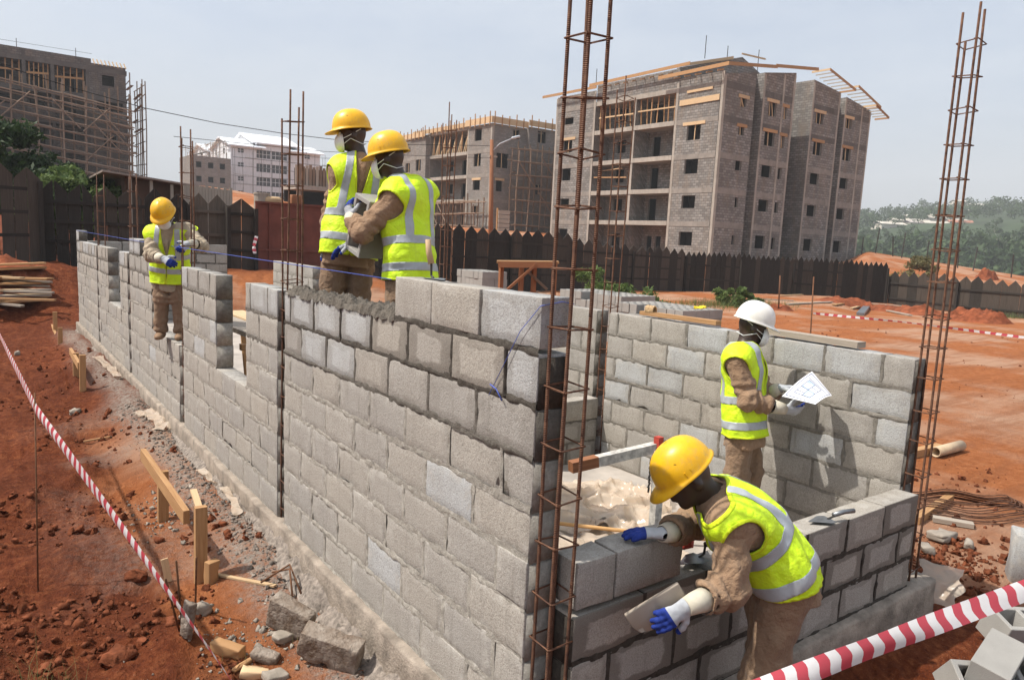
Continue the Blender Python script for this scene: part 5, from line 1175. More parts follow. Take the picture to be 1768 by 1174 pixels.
def dust_mask(parent, hc, fwd, up, side, sc=1.):
    m = hc+fwd*.100-up*.058; V = []; n, k = 20, 7
    for j in range(k+1):
        t = j/k*math.pi/2
        for i in range(n):
            a = 2*math.pi*i/n; r = math.cos(t); V.append(m-fwd*.030+fwd*(.058*math.sin(t)**.8)+side*(.067*r*math.cos(a))+up*(.066*r*math.sin(a)-.004*math.sin(t)))
    F = [(j*n+i, j*n+(i+1) % n, (j+1)*n+(i+1) % n, (j+1)*n+i) for j in range(k) for i in range(n)]
    o = pymesh('dust_mask', V, F, 'mask', parent, True, .004)
    mb = MB()
    for sg in (1, -1):
        for z, ez in ((.02, .05), (-.02, -.055)):
            mb.tube([m+side*sg*.055+up*z-fwd*.02, hc+side*sg*.083+fwd*.02+up*(z*.6-.03), hc+side*sg*.07-fwd*.06+up*(ez-.03), hc-fwd*.097+up*(ez-.02)], .0028, 5)
    mb.build('strap', 'strap', o); return o
def glove(parent, w, d, n, thumb, curl=.5, spread=.5, sc=1., arm=None, blue='palm', seed=1, curls=None):
    """w wrist, d towards fingertips, n out of the palm side, thumb = +1/-1 side of the palm"""
    w = np.asarray(w, float); d = nrm(d); n = nrm(np.asarray(n)-d*np.dot(n, d)); s = np.cross(d, n)*thumb   # thumb side
    L = []; pc = []
    L.append(sd_ecap); caps = []
    pal0, pal1 = w+d*.012*sc, w+d*.085*sc
    ad0 = nrm(arm) if arm is not None else -d; caps.append(('c', w+ad0*.06, pal0, .036*sc, .028*sc)); caps.append(('e', pal0, pal1, .022*sc, .021*sc, s, 1.75))
    lens = [.070, .080, .074, .058]; base = [.030, .010, -.011, -.031]
    for i in range(4):
        b = pal1+s*base[i]*sc+d*.006*sc-d*(.010*sc if i == 3 else 0); c_ = (curls[i] if curls else curl*(1+.12*(i-1.5)))
        u = nrm(d+s*spread*(base[i]*4)); p = b; a = 0; seg = lens[i]*sc/3*1.15
        for q in range(3):
            a += c_*(.55, .75, .6)[q]; v = u*math.cos(a)+n*math.sin(a); e = p+v*seg; caps.append(('c', p, e, (.0118-.0010*q)*sc, (.0112-.0012*q)*sc)); p = e
    tb = w+d*.030*sc+s*.026*sc+n*.006*sc; p = tb; a = .25
    for q, (sl_, r0, r1) in enumerate(((.036, .0155, .014), (.032, .0138, .0125), (.026, .0122, .0105))):
        v = nrm(s*math.cos(.55+.35*q)+d*math.sin(.55+.35*q)+n*(.25+.25*curl*(q+1)*.6)); e = p+v*sl_*sc; caps.append(('c', p, e, r0*sc, r1*sc)); p = e
    def f(P):
        D = None
        for c in caps:
            x = sd_ecap(P, *c[1:]) if c[0] == 'e' else sd_cap(P, *c[1:]); D = x if D is None else smin(D, x, .009*sc)
        return D+.0014*vnoise(P*70, seed)
    lo, hi = bounds([c[i] for c in caps for i in (1, 2)], .03*sc); V, F = surf(f, lo, hi, .0048*sc); N = vnormals(V, F)
    o = npmesh('glove', V, F, 'glove_leather', parent)
    rel = V-w; g = (N@n)*.05+.004 if blue == 'palm' else (N@(n*.6+d*.3))*.05-.008
    g = np.minimum(g, (rel@d)-.075*sc) if blue == 'palm' else np.minimum((rel@d)-.088*sc, .05)
    Vc, Fc = clip(V, F, g, .0016, N)
    if Fc: pymesh('finger_patch', Vc, Fc, 'glove_blue', o)
    ad = nrm(arm) if arm is not None else -d
    mb = MB(); mb.tube([w+d*.016*sc, w+ad*.03*sc, w+ad*.09*sc], .037*sc, 14, caps=False, r1=.051*sc); c = mb.build('cuff', 'glove_cuff', o, True); m = c.modifiers.new('thickness', 'SOLIDIFY'); m.thickness = .004
    return o
def shoe(parent, ank, fwd, gzv):
    fwd = nrm([fwd[0], fwd[1], 0]); s = np.cross(fwd, [0, 0, 1.]); b = np.array([ank[0], ank[1], gzv])
    def f(P):
        d = smin(sd_ecap(P, b+fwd*-.05+[0, 0, .045], b+fwd*.08+[0, 0, .04], .042, .034, s, 1.05), sd_cap(P, b+[0, 0, .05], b+[0, 0, .13], .045, .05), .03)
        d = smin(d, sd_ecap(P, b+fwd*.08+[0, 0, .032], b+fwd*.15+[0, 0, .028], .036, .026, s, 1.3), .03); return np.maximum(d, gzv+.004-P[:, 2])
    V, F = surf(f, *bounds([b-fwd*.1, b+fwd*.2, b+[0, 0, .15]], .07), .011); o = npmesh('shoe', V, F, 'shoe', parent)
    return o
def person(label, J, fwd, hfwd, hup, hat, gnd=None, shirt='khaki', mask=True, cfg=None, loose=1., vest_open=True, seed=1, hem=.16):
    """J: joints in metres (pelvis, waist, chest, neck, head, shL/R, elL/R, wrL/R, hipL/R, knL/R, anL/R)"""
    J = {k: np.asarray(v, float) for k, v in J.items()}
    fwd = nrm(fwd); upT = nrm(J['neck']-J['pelvis']); side = nrm(np.cross(upT, -fwd)); fT = nrm(np.cross(upT, side))*1.; fT = fT if np.dot(fT, fwd) > 0 else -fT
    side = nrm(J['shL']-J['shR']); side = nrm(side-upT*np.dot(side, upT)); fT = np.cross(side, upT); fT = fT if np.dot(fT, fwd) > 0 else -fT
    hup = nrm(hup); hf = nrm(np.asarray(hfwd)-hup*np.dot(hfwd, hup)); hs = np.cross(hf, hup); H = J['head']
    t = {}
    def torso(P, o=0.):
        return smin_l([sd_ecap(P, J['pelvis'], J['waist'], .108+o, .104+o, side, 1.42), sd_ecap(P, J['waist'], J['chest'], .104+o, .118+o, side, 1.42), sd_ecap(P, J['chest'], J['chest']*.35+J['neck']*.65, .116+o, .085+o, side, 1.5), sd_cap(P, J['shL'], J['shR'], .064+o, .064+o), sd_cap(P, J['neck']-upT*.035, J['shL']-upT*.004, .072+o, .060+o), sd_cap(P, J['neck']-upT*.035, J['shR']-upT*.004, .072+o, .060+o)], .05)
    def arm(P, s, r0, r1, r2): return smin(sd_cap(P, J['sh'+s], J['el'+s], r0, r1), sd_cap(P, J['el'+s], J['wr'+s], r1, r2), .02)
    def leg(P, s, r0, r1, r2, r3): return smin(sd_cap(P, J['hip'+s], J['kn'+s], r0, r1), sd_cap(P, J['kn'+s], J['an'+s], r2, r3), .03)
    def head(P):
        d = smin_l([sd_ell(P, H+hup*.02-hf*.01, (hs, hf, hup), (.076, .098, .112)), sd_ell(P, H+hf*.025-hup*.055, (hs, hf, hup), (.060, .072, .068)), sd_cap(P, H+hf*.094-hup*.010, H+hf*.106-hup*.035, .010, .016), sd_cap(P, H+hf*.085-hup*.088, H+hf*.088-hup*.085, .022, .018)], .022)
        d = smin(d, sd_cap(P, H+hf*.088-hup*.066-hs*.018, H+hf*.088-hup*.066+hs*.018, .009, .009), .008)
        for sg in (1, -1):
            d = smin(d, sd_ell(P, H+hs*sg*.078-hf*.005-hup*.02, (hs, hf, hup), (.012, .022, .034)), .008); d = np.maximum(d, -sd_ell(P, H+hs*sg*.032+hf*.098+hup*.008, (hs, hf, hup), (.017, .012, .010)))
        return d
    def neck(P): return sd_cap(P, J['neck']-upT*.04, H-hup*.06-hf*.015, .066, .058)
    def bodyf(P):
        d = smin(torso(P, -.018), neck(P), .04); d = smin(d, head(P), .02)
        for s in 'LR': wq = J['wr'+s]*.9+J['el'+s]*.1; d = smin(d, smin(sd_cap(P, J['sh'+s], J['el'+s], .050, .040), sd_cap(P, J['el'+s], wq, .040, .022), .02), .03); d = smin(d, leg(P, s, .078, .055, .054, .036), .04)
        return d
    # one continuous body mesh, fine around the head, coarser below (hidden by clothes)
    pts = [J[k] for k in J]; lo, hi = bounds(pts, .14)
    V, F = surf(bodyf, lo, hi, .0115); root = npmesh('person', V, F, 'skin'); tag(root, label, 'person')
    mb = MB()
    for sg in (1, -1):
        c = H+hs*sg*.032+hf*.086+hup*.008; n0 = len(mb.v)
        mb.tube([c-hf*.004+hs*.010, c+hf*.006, c-hf*.004-hs*.010], .0065, 6)
    mb.build('eyes', 'mask', root, True)
    def fold(P, a, fr, k):
        q = P*np.asarray(fr); q = q+.35*np.stack([vnoise(q*.8+9, seed), vnoise(q*.8+31, seed+1), vnoise(q*.8+57, seed+2)], 1)
        return a*(.75-1.9*np.abs(vnoise(q, seed*7+k))-.7*np.abs(vnoise(q*2.1+5, seed*7+k+1)))
    # shirt
    def ringy(P, s, amp):
        a, b, c = J['sh'+s], J['el'+s], J['wr'+s]; u = nrm(c-b); h = (P-b)@u; l = np.linalg.norm(c-b); u2 = nrm(b-a); h2 = (P-a)@u2
        return amp*(np.sin(h*95+3*vnoise(P*9, 3))*np.exp(-((h-l*.3)/.10)**2)+.8*np.sin(h2*80+4*vnoise(P*8, 4))*np.exp(-((h2-.22)/.09)**2))
    lg = nrm((J['knL']+J['knR'])/2-(J['hipL']+J['hipR'])/2); dn = nrm(-upT*.45+lg*.55); uH = -dn
    def shirtf(P):
        d = torso(P, .016*loose); d = smin(d, sd_ecap(P, J['pelvis']+upT*.02, J['pelvis']+dn*hem, .128*loose, .138*loose, side, 1.36), .03)
        tor = np.linalg.norm(P-J['neck'], axis=1)
        for s in 'LR':
            w0 = J['wr'+s]; e0 = J['el'+s]; l0 = np.linalg.norm(w0-e0); w1 = e0+(w0-e0)*max(.3, 1-.085/l0)
            A = smin(sd_cap(P, J['sh'+s]-upT*.012, e0, .076*loose, .073*loose), sd_cap(P, e0, w1, .073*loose, .062*loose), .02)-ringy(P, s, .010)
            hh = (P-w1)@((w0-e0)/l0); A = np.maximum(A, np.where(np.linalg.norm(P-w1, axis=1) < .14, hh-.02, -1)); A = np.maximum(A, -sd_cap(P, w1, w1+(w0-e0)/l0*.06, .050, .055)); d = smin(d, A, .03)
        cN = J['neck']+upT*.015; q = P-cN; hgt = q@upT; rad = np.linalg.norm(q-np.outer(hgt, upT), axis=1); d = smin(d, np.sqrt((rad-.070)**2+(np.abs(hgt-.0)-.0)**2)-.020, .02)
        d = np.maximum(d, -sd_cap(P, J['neck']+upT*.01, J['neck']+upT*.2, .056, .07))
        hm = (P-(J['pelvis']+dn*hem))@uH; d = np.where(hm < .02, np.maximum(d, -(hm+.005)*1.), d) if True else d
        return d+fold(P, .013, (7, 7, 5), 1)
    pts = [J[k] for k in ('pelvis', 'neck', 'shL', 'shR', 'elL', 'elR', 'wrL', 'wrR')]+[J['pelvis']+dn*hem]; lo, hi = bounds(pts, .22)
    V, F = surf(shirtf, lo, hi, .0115); so = npmesh('shirt', V, F, shirt, root)
    Ns = vnormals(V, F); q = V-J['pelvis']; h = q@upT; lat = q@side; fo = q@fT; TLs = np.linalg.norm(J['neck']-J['pelvis'])
    gp_ = np.where((fo > .02) & (Ns@fT > .15), np.minimum(.017-np.abs(lat), np.minimum(h+.05, TLs-.02-h)), -1.); Vc, Fc = clip(V, F, gp_, .0035, Ns)
    if Fc: pymesh('placket', Vc, Fc, shirt, so, True, .002)
    mb = MB(); nN, kN = 26, 4; cN = J['neck']+upT*.012; Vk = []
    for j in range(kN):
        f = j/(kN-1); rr2 = .088-.010*f+.016*(f > .9); zz = -.012+.046*min(f, .75)/.75-(.018 if f > .9 else 0)
        for i in range(nN): a = R(28)+(2*math.pi-2*R(28))*i/(nN-1); Vk.append(cN+fT*(rr2*math.cos(a)+.0)+side*(rr2*1.02*math.sin(a))+upT*(zz-.022*max(0, math.cos(a))))
    pymesh('collar', Vk, [(j*nN+i, j*nN+i+1, (j+1)*nN+i+1, (j+1)*nN+i) for j in range(kN-1) for i in range(nN-1)], shirt, so, True, .005)
    # trousers
    def trf(P):
        d = sd_ecap(P, J['pelvis']+upT*.05, J['pelvis']+dn*.06, .115, .118, side, 1.36)
        for s in 'LR':
            A = leg(P, s, .104*loose, .088*loose, .086*loose, .084*loose); a, b = J['kn'+s], J['an'+s]; u = nrm(b-a); h = (P-a)@u; l = np.linalg.norm(b-a)
            A = A-.008*np.sin(h*62+4*vnoise(P*6, 2))*np.exp(-((h-l*.92)/.12)**2)-.005*np.sin(h*70+4*vnoise(P*6, 5))*np.exp(-((h+.02)/.08)**2)
            A = np.where(h > l, np.maximum(A, h-l-.03), A); d = smin(d, A, .045)
        return d+fold(P, .015, (9, 9, 4), 2)+.002
    pts = [J[k] for k in ('pelvis', 'hipL', 'hipR', 'knL', 'knR', 'anL', 'anR')]; lo, hi = bounds(pts, .2); V, F = surf(trf, lo, hi, .0125); npmesh('trousers', V, F, 'khaki_trousers' if shirt != 'khaki_pale' else 'khaki_trousers', root)
    # vest: an outer shell cut at hem, armholes, neck and front opening
    TL = np.linalg.norm(J['neck']-J['pelvis'])
    def vestf(P):
        d = torso(P, .032*loose); d = smin(d, sd_ecap(P, J['pelvis']+upT*.06, J['pelvis']+dn*(hem-.02), .149*loose, .164*loose, side, 1.36), .04)
        return d+fold(P, .011, (7, 7, 5), 1)
    lo, hi = bounds([J[k] for k in ('pelvis', 'neck', 'shL', 'shR')]+[J['pelvis']+dn*hem], .24); V, F = surf(vestf, lo, hi, .0115); N = vnormals(V, F)
    q = V-J['pelvis']; h = q@upT; lat = q@side; fo = q@fT
    hz = -hem+.075
    h2 = q@uH; g = np.minimum(h2-hz, .02+TL-h+.03); hb = h*.5+h2*.5
    for s, sg in (('L', 1), ('R', -1)):
        out = side*sg; a = J['sh'+s]+out*.034-upT*.06; g = np.minimum(g, sd_cap(V, a, a+out*.16-upT*.03, .084, .125))
    qn = V-(J['neck']+upT*.0); hn = qn@upT; rn = np.linalg.norm(qn-np.outer(hn, upT), axis=1); g = np.minimum(g, rn-.088)
    vv = np.abs(lat)-np.clip((h-(TL*.34))/(TL*.66), 0, 1)*.062-.004*(h < TL*.34); g = np.where((fo > 0) & (N@fT > -.1), np.minimum(g, vv+(0 if vest_open else .03)), g)
    Vc, Fc = clip(V, F, g); vo = pymesh('safety_vest', Vc, Fc, 'vest', root, True, .006)
    Vt, Ft = clip(V, F, np.minimum(g, .013-g), .0022, N)
    if Ft: pymesh('trim', Vt, Ft, 'vest_trim', vo, True, .002)
    b1, b2 = -.005, .165
    gs = np.maximum(.027-np.abs(hb-b1), .027-np.abs(h-b2)); gs = np.maximum(gs, np.minimum(.026-np.abs(np.abs(lat)-.118+.02*(h/TL)), h-b2)); gs = np.minimum(gs, g-.002)
    Vc, Fc = clip(V, F, gs, .0028, N); pymesh('reflective_strip', Vc, Fc, 'reflective_strip', vo, True, .0015)
    helmet(root, H+hup*.035-hf*.006, hf, hup+.0*hf, hat)
    if mask: dust_mask(root, H, hf, hup, hs)
    if gnd is not None:
        for s in 'LR': shoe(root, J['an'+s], fwd, gnd if not isinstance(gnd, dict) else gnd[s])
    return root, dict(side=side, up=upT, fwd=fT)
AT = lambda x, y, d: np.array(atd(x, y, d))
def stand(J, gzv, fw, half=.095, stride=(0, 0)):
    """legs straight down from the pelvis to the ground height gzv"""
    sd_ = nrm(J['shL']-J['shR']); sd_[2] = 0; sd_ = nrm(sd_); fw = nrm(fw); p = J['pelvis']
    for s, sg, st in (('L', 1, stride[0]), ('R', -1, stride[1])):
        J['hip'+s] = p+sd_*sg*half+[0, 0, -.04]; an = np.array([*(p+sd_*sg*(half+.03)+fw*st)[:2], gzv+.10]); J['an'+s] = an; J['kn'+s] = (J['hip'+s]+an)/2+fw*.03+[0, 0, .02]
    return J
def midtorso(J): J['waist'] = J['pelvis']*.6+J['neck']*.4; J.setdefault('chest', J['pelvis']*.27+J['neck']*.73); return J
RT = RGT; FW = FWD; UP = np.array([0, 0, 1.])
if 'DBG' in globals():
    def rep(n, J):
        L = lambda a, b: round(float(np.linalg.norm(J[a]-J[b])), 3)
        print(n, 'pelvis', np.round(J['pelvis'], 2), 'head', np.round(J['head'], 2), 'torso', L('pelvis', 'neck'), 'sh', L('shL', 'shR'), 'uaL', L('shL', 'elL'), 'faL', L('elL', 'wrL'), 'uaR', L('shR', 'elR'), 'faR', L('elR', 'wrR'), 'neck-head', L('neck', 'head'), 'legL', L('hipL', 'anL'), 'knee', L('hipL', 'knL'), 'ank', J['anL'])
else: rep = lambda n, J: None
# man in the white helmet reading the plan
d0 = 5.2
J = dict(head=AT(1301, 563, d0), neck=AT(1283, 602, d0), pelvis=AT(1285, 728, d0), shR=AT(1273, 622, d0-.17), shL=AT(1290, 620, d0+.17), elR=AT(1291, 690, d0-.22), wrR=AT(1352, 706, d0-.16), elL=AT(1322, 684, d0+.12), wrL=AT(1344, 670, d0-.02))
midtorso(J); stand(J, 0., RT-.1*FW, stride=(.04, -.06)); rep('white', J)
pw, ax = person('man in a white helmet and lime vest reading a paper plan by the wall', J, RT-.1*FW, RT*.86-.10*FW-.30*UP, UP+.28*RT, 'helmet_white', 0., seed=1, loose=.98)
glove(pw, J['wrR'], RT*.92-.12*UP-.25*FW*0, FW*.55+UP*.35, 1, .75, .4, 1.0, J['elR']-J['wrR'], seed=2)
glove(pw, J['wrL'], RT*.95+.05*UP, -UP*.8-FW*.2, -1, .35, .5, 1.0, J['elL']-J['wrL'], seed=3)
P_PLAN = (J['wrR'], J['wrL'])
# man seen from behind with the block
d0 = 4.95
J = dict(head=AT(671, 273, d0), neck=AT(696, 318, d0+.02), pelvis=AT(709, 462, d0), shL=AT(683, 340, d0-.13), shR=AT(733, 334, d0+.12), elL=AT(627, 402, d0-.16), wrL=AT(604, 377, d0+.02), elR=AT(700, 410, d0+.36), wrR=AT(650, 425, d0+.42))
midtorso(J); zR = J['pelvis'][2]-.94; stand(J, zR, -RT+.8*FW); rep('back', J)
pb, ax = person('man seen from behind in a lime vest and yellow helmet holding a block', J, -RT*.62+.78*FW, -RT*.97+.1*FW-.22*UP, UP-.22*RT, 'helmet_yellow', zR, seed=2)
glove(pb, J['wrL'], -RT*.18+UP*.75+FW*.3, RT*.5+FW*.55, -1, .8, .4, 1., J['elL']-J['wrL'], blue='back', seed=4)
glove(pb, J['wrR'], -RT*.8+FW*.2-UP*.2, UP*.8, 1, .6, .4, 1., J['elR']-J['wrR'], seed=5)
# taller man facing him
d0 = 5.35
J = dict(head=AT(607, 232, d0), neck=AT(625, 280, d0+.04), pelvis=AT(604, 414, d0), shR=AT(590, 296, d0-.06), shL=AT(664, 302, d0+.05), elR=AT(573, 366, d0+.10), wrR=AT(562, 424, d0-.02), elL=AT(656, 382, d0+.02), wrL=AT(606, 421, d0-.22))
midtorso(J); zL = J['pelvis'][2]-.95; stand(J, zL, -RT*.6-.8*FW, stride=(.03, -.03)); rep('left', J)
pl_, ax = person('taller man in a white dust mask and yellow helmet facing the block handler', J, -RT*.55-.83*FW, -RT*.93-.30*FW-.18*UP, UP-.16*RT, 'helmet_yellow', zL, seed=3, hem=.2)
glove(pl_, J['wrR'], -UP*.95-RT*.15, RT*.6-FW*.1, -1, .5, .3, 1., J['elR']-J['wrR'], blue='back', seed=6)
glove(pl_, J['wrL'], -RT*.75-UP*.38-FW*.2, -UP*.75+RT*.3, 1, .45, .4, .97, J['elL']-J['wrL'], blue='back', seed=7)
# man tying the rebar, standing in the window gap
d0 = 7.78
J = dict(head=AT(283, 371, d0-.10), neck=AT(293, 396, d0+.02), pelvis=AT(293, 462, d0+.20), shR=AT(264, 404, d0), shL=AT(324, 398, d0+.05), elR=AT(261, 441, d0-.10), wrR=AT(280, 446, d0-.28), elL=AT(347, 424, d0-.06), wrL=AT(327, 420, d0-.26))
midtorso(J); zF = 4*HC-.012; stand(J, zF, -FW+.35*RT, half=.075); rep('far', J)
pf, ax = person('man with lowered yellow helmet standing in the wall gap tying rebar', J, -FW*.9+.2*RT, -FW*.75+RT*.12-.66*UP, UP*.75-.6*FW, 'helmet_yellow', zF, 'khaki_pale', seed=4, loose=.95, hem=.24)
glove(pf, J['wrR'], RT*.85-UP*.35-FW*.3, FW*.5-UP*.2, 1, .7, .3, .97, J['elR']-J['wrR'], blue='back', seed=8)
glove(pf, J['wrL'], -RT*.7-UP*.6-FW*.25, FW*.5-RT*.1, -1, .7, .3, .97, J['elL']-J['wrL'], blue='back', seed=9)
# man bending over the low wall
d0 = 3.2
zt = 3*HC+.014+.2
hR = np.array(onz(1148, 921, zt+.045)); hL = AT(1190, 1044, 2.84)
J = dict(head=AT(1187, 823, d0-.06), neck=AT(1238, 862, d0-.02), pelvis=AT(1347, 972, d0+.02), shL=AT(1262, 905, d0-.2), shR=AT(1243, 862, d0+.15), elL=AT(1262, 1018, d0-.26), wrL=hL, elR=AT(1192, 905, d0+.25), wrR=hR)
midtorso(J); J['waist'] = (J['pelvis']*.6+J['neck']*.4)+UP*.035
gB = gz(1.1, -.5)
for s, dd, fx_ in (('L', -.11, 0), ('R', .11, .0)):
    J['hip'+s] = J['pelvis']+FW*dd*.9-UP*.05; a = AT(1328 if s == 'L' else 1362, 1170, d0+dd-.04); J['an'+s] = np.array([a[0], a[1], gB+.1]); J['kn'+s] = (J['hip'+s]+J['an'+s])/2-RT*.05+UP*.02
rep('bend', J)
pbd, ax = person('man bending over the low wall in a yellow helmet, setting a block', J, nrm(-RT*.7-UP*.7), -RT*.72-.15*FW-.68*UP, UP*.72-RT*.62, 'helmet_yellow', gB, mask=False, seed=5, hem=.15, loose=1.0)
glove(pbd, J['wrL'], -RT*.78-UP*.55-FW*.1, -RT*.25+FW*.75-UP*.3, 1, .42, .5, .97, J['elL']-J['wrL'], blue='back', seed=10)
glove(pbd, J['wrR'], -RT*.98+UP*.0, -UP, 1 if False else -1, .22, .5, .97, J['elR']-J['wrR'], blue='back', seed=11)
# ================================================================== things lying and standing about
def og(px, py, it=12):
    z = -.3; 
    for _ in range(it): p = onz(px, py, z); z = gz(p[0], p[1])
    return np.array([p[0], p[1], z])
def rotm(yaw=0, pitch=0, roll=0): return np.array((Matrix.Rotation(yaw, 3, 'Z') @ Matrix.Rotation(pitch, 3, 'Y') @ Matrix.Rotation(roll, 3, 'X')))
def chunk(name, label, cat, c, size, rot, mat, seed, r=.012, amp=.008, wob=6., n=(6, 4, 4), group=None, chip=.03, tint=None):
    V, F, loc = rbox(*size, r, n, seed, amp, wob, chip); V = V@rot.T+np.asarray(c)
    at = None
    if mat == 'block_concrete': at = {'tint': np.full(len(V), tint if tint is not None else (seed*.37) % 1), 'wet': np.zeros(len(V)), 'loc': loc, 'blue': np.full(len(V), 1. if tint == .0285 else 0.)}
    return tag(npmesh(name, V, F, mat, attrs=at), label, cat, group)
# ---- hollow blocks
def hollow_bm():
    bm = bmesh.new(); X = [-.2, -.168, -.017, .017, .168, .2]; Y = [-.1, -.068, .068, .1]; H = .19; g = {}
    def v(i, j, k):
        if (i, j, k) not in g: g[(i, j, k)] = bm.verts.new((X[i], Y[j], k*H)); 
        return g[(i, j, k)]
    hole = {(1, 1), (3, 1)}
    for i in range(5):
        for j in range(3):
            if (i, j) in hole:
                for a, b in (((i, j), (i+1, j)), ((i+1, j), (i+1, j+1)), ((i+1, j+1), (i, j+1)), ((i, j+1), (i, j))): bm.faces.new((v(*b, 0), v(*a, 0), v(*a, 1), v(*b, 1)))
                continue
            bm.faces.new((v(i, j, 1), v(i+1, j, 1), v(i+1, j+1, 1), v(i, j+1, 1))); bm.faces.new((v(i, j+1, 0), v(i+1, j+1, 0), v(i+1, j, 0), v(i, j, 0)))
    for i in range(5): bm.faces.new((v(i, 0, 0), v(i+1, 0, 0), v(i+1, 0, 1), v(i, 0, 1))); bm.faces.new((v(i+1, 3, 0), v(i, 3, 0), v(i, 3, 1), v(i+1, 3, 1)))
    for j in range(3): bm.faces.new((v(0, j+1, 0), v(0, j, 0), v(0, j, 1), v(0, j+1, 1))); bm.faces.new((v(5, j, 0), v(5, j+1, 0), v(5, j+1, 1), v(5, j, 1)))
    bmesh.ops.recalc_face_normals(bm, faces=bm.faces)
    bmesh.ops.bevel(bm, geom=[e for e in bm.edges if not e.is_boundary and e.calc_face_angle(0) > .5], offset=.004, segments=1, affect='EDGES')
    me = bpy.data.meshes.new('hollow_block'); bm.to_mesh(me); bm.free(); me.materials.append(MATS['stack_block']); return me
HB = hollow_bm()
def hblock(loc, rot=(0, 0, 0), label='', group=None, name='hollow_block'):
    o = bpy.data.objects.new(name, HB); COL.objects.link(o); o.location = loc
    if isinstance(rot, Matrix): o.rotation_mode = 'QUATERNION'; o.rotation_quaternion = rot.to_quaternion()
    else: o.rotation_euler = rot
    return tag(o, label, 'hollow block', group)
def stack(px, d, ny_, nx_, ztop, label, group, seed):
    g = random.Random(seed); l = (px-884)/FPX*d; x0, y0 = CAM[0]+d*FWD[0]+l*RGT[0], CAM[1]+d*FWD[1]+l*RGT[1]; k = 0
    while True:
        z = ztop-.19-k*.193
        if z < gz(x0+.6, y0+.8)-.1: break
        for i in range(nx_):
            for j in range(ny_):
                if k > 0 and i > 0 and j > 0: continue
                if k == 0 and g.random() < .04: continue
                hblock((x0+.2+i*.405+g.uniform(-.012, .012), y0+.1+j*.206+g.uniform(-.006, .006), z), (0, 0, g.uniform(-.02, .02)), label, group)
        k += 1
    return x0, y0
sx0, sy0 = stack(1186, 14.0, 9, 3, .88, 'grey hollow block in the stack with the yellow cloth on top', 'hollow blocks of the stack behind the sunlit wall', 1)
stack(1077, 17.5, 11, 3, .85, 'grey hollow block in the long stack in front of the bushes', 'hollow blocks of the stack before the bushes', 2)
stack(836, 19.0, 6, 2, 1.22, 'grey hollow block in the small stack left of the timber trestle', 'hollow blocks of the stack by the trestle', 3)
c = (sx0+.95, sy0+.35, .885); V, F, _ = rbox(.38, .16, .05, .02, (12, 6, 3), 5, .03, 4.); tag(npmesh('cloth', V@rotm(.4).T+c, F, 'yellow_cloth'), 'crumpled yellow cloth lying on the hollow block stack', 'cloth')
# block handed from man to man
c = AT(637, 391, 5.02); ax = nrm(UP*.93+RT*.22-FW*.22); hz_ = nrm(-RT*.72-FW*.66); hz_ = nrm(hz_-ax*np.dot(hz_, ax)); ay = np.cross(hz_, ax); M = Matrix(np.stack([ax, ay, hz_], 1).tolist())
hblock(tuple(c-hz_*.095), M, 'hollow block held upright between the two standing men')
# tumbled blocks at the lower right corner
for (px, py, dz, r_, lb) in ((1690, 1105, .20, (1.75, -.12, .12), 'tilted hollow block with its flat side up, largest in the lower right heap'), (1683, 1168, .05, (.62, .08, -.55), 'hollow block with open ends toward the viewer at the bottom of the heap'),
                             (1752, 1080, .04, (.3, .1, -.45), 'hollow block behind the tilted one at the right edge'), (1772, 1160, .07, (.55, -.1, -.75), 'hollow block on its side in the bottom right corner'), (1745, 1200, -.02, (0, .1, .9), 'hollow block half out of the picture below the heap')):
    p = og(px, py+40); p = onz(px, py, p[2]+.1+dz); hblock((p[0], p[1], p[2]-.1), r_, lb, 'tumbled hollow blocks at the lower right')
p = og(1764, 1006); chunk('concrete_block', 'smooth bluish block standing on end at the right edge', 'concrete block', p+[.06, .02, .19], (.2, .2, .40), rotm(.5), 'block_concrete', 31, tint=.0285)
# ---- barrier tape
def ribbon(label, P, w_, twist, mat='tape', sag=0., n=160, curl=0., wave=0.):
    P = [np.array(p, float) for p in P]; al = np.linspace(0, len(P)-1, n); X = np.stack([np.interp(al, range(len(P)), [p[i] for p in P]) for i in range(3)], 1)
    f = al/al[-1]; X[:, 2] -= sag*4*f*(1-f); d = np.gradient(X, axis=0); L = np.linalg.norm(d, axis=1); s = np.cumsum(L); d /= L[:, None]; ux = np.cross(d, UP); ux /= np.linalg.norm(ux, axis=1)[:, None]; uy = np.cross(ux, d)
    th = twist(f); A = ux*np.cos(th)[:, None]+uy*np.sin(th)[:, None]; B = np.cross(d, A); q = np.linspace(-1, 1, 7); V = []; U = []
    for k in q:
        wv = wave*np.sin(s*9+k*1.2)*.5+curl*(1-k*k)*(1+.5*np.sin(s*4)); V.append(X+A*(k*w_/2)+B*wv[:, None]); U.append(np.stack([s+.006*np.sin(k*3.0+s*7), np.full(n, (k+1)/2)], 1))
    V = np.stack(V, 1).reshape(-1, 3); U = np.stack(U, 1).reshape(-1, 2); I = np.arange(n*7).reshape(n, 7)
    return tag(npmesh('barrier_tape', V, np.stack([I[:-1, :-1], I[1:, :-1], I[1:, 1:], I[:-1, 1:]], -1).reshape(-1, 4), mat, uv=U), label, 'barrier tape', 'red and white barrier tapes')
tape('tape_fine', .088, 0.)
ribbon('red and white tape running diagonally across the lower left earth', [AT(-60, 478, 6.9), AT(0, 580, 6.2), AT(62, 706, 4.72), AT(225, 930, 3.6), AT(405, 1180, 2.95), AT(560, 1400, 2.5)], .075, lambda f: 1.1+.5*np.sin(f*4), 'tape_fine', curl=.006)
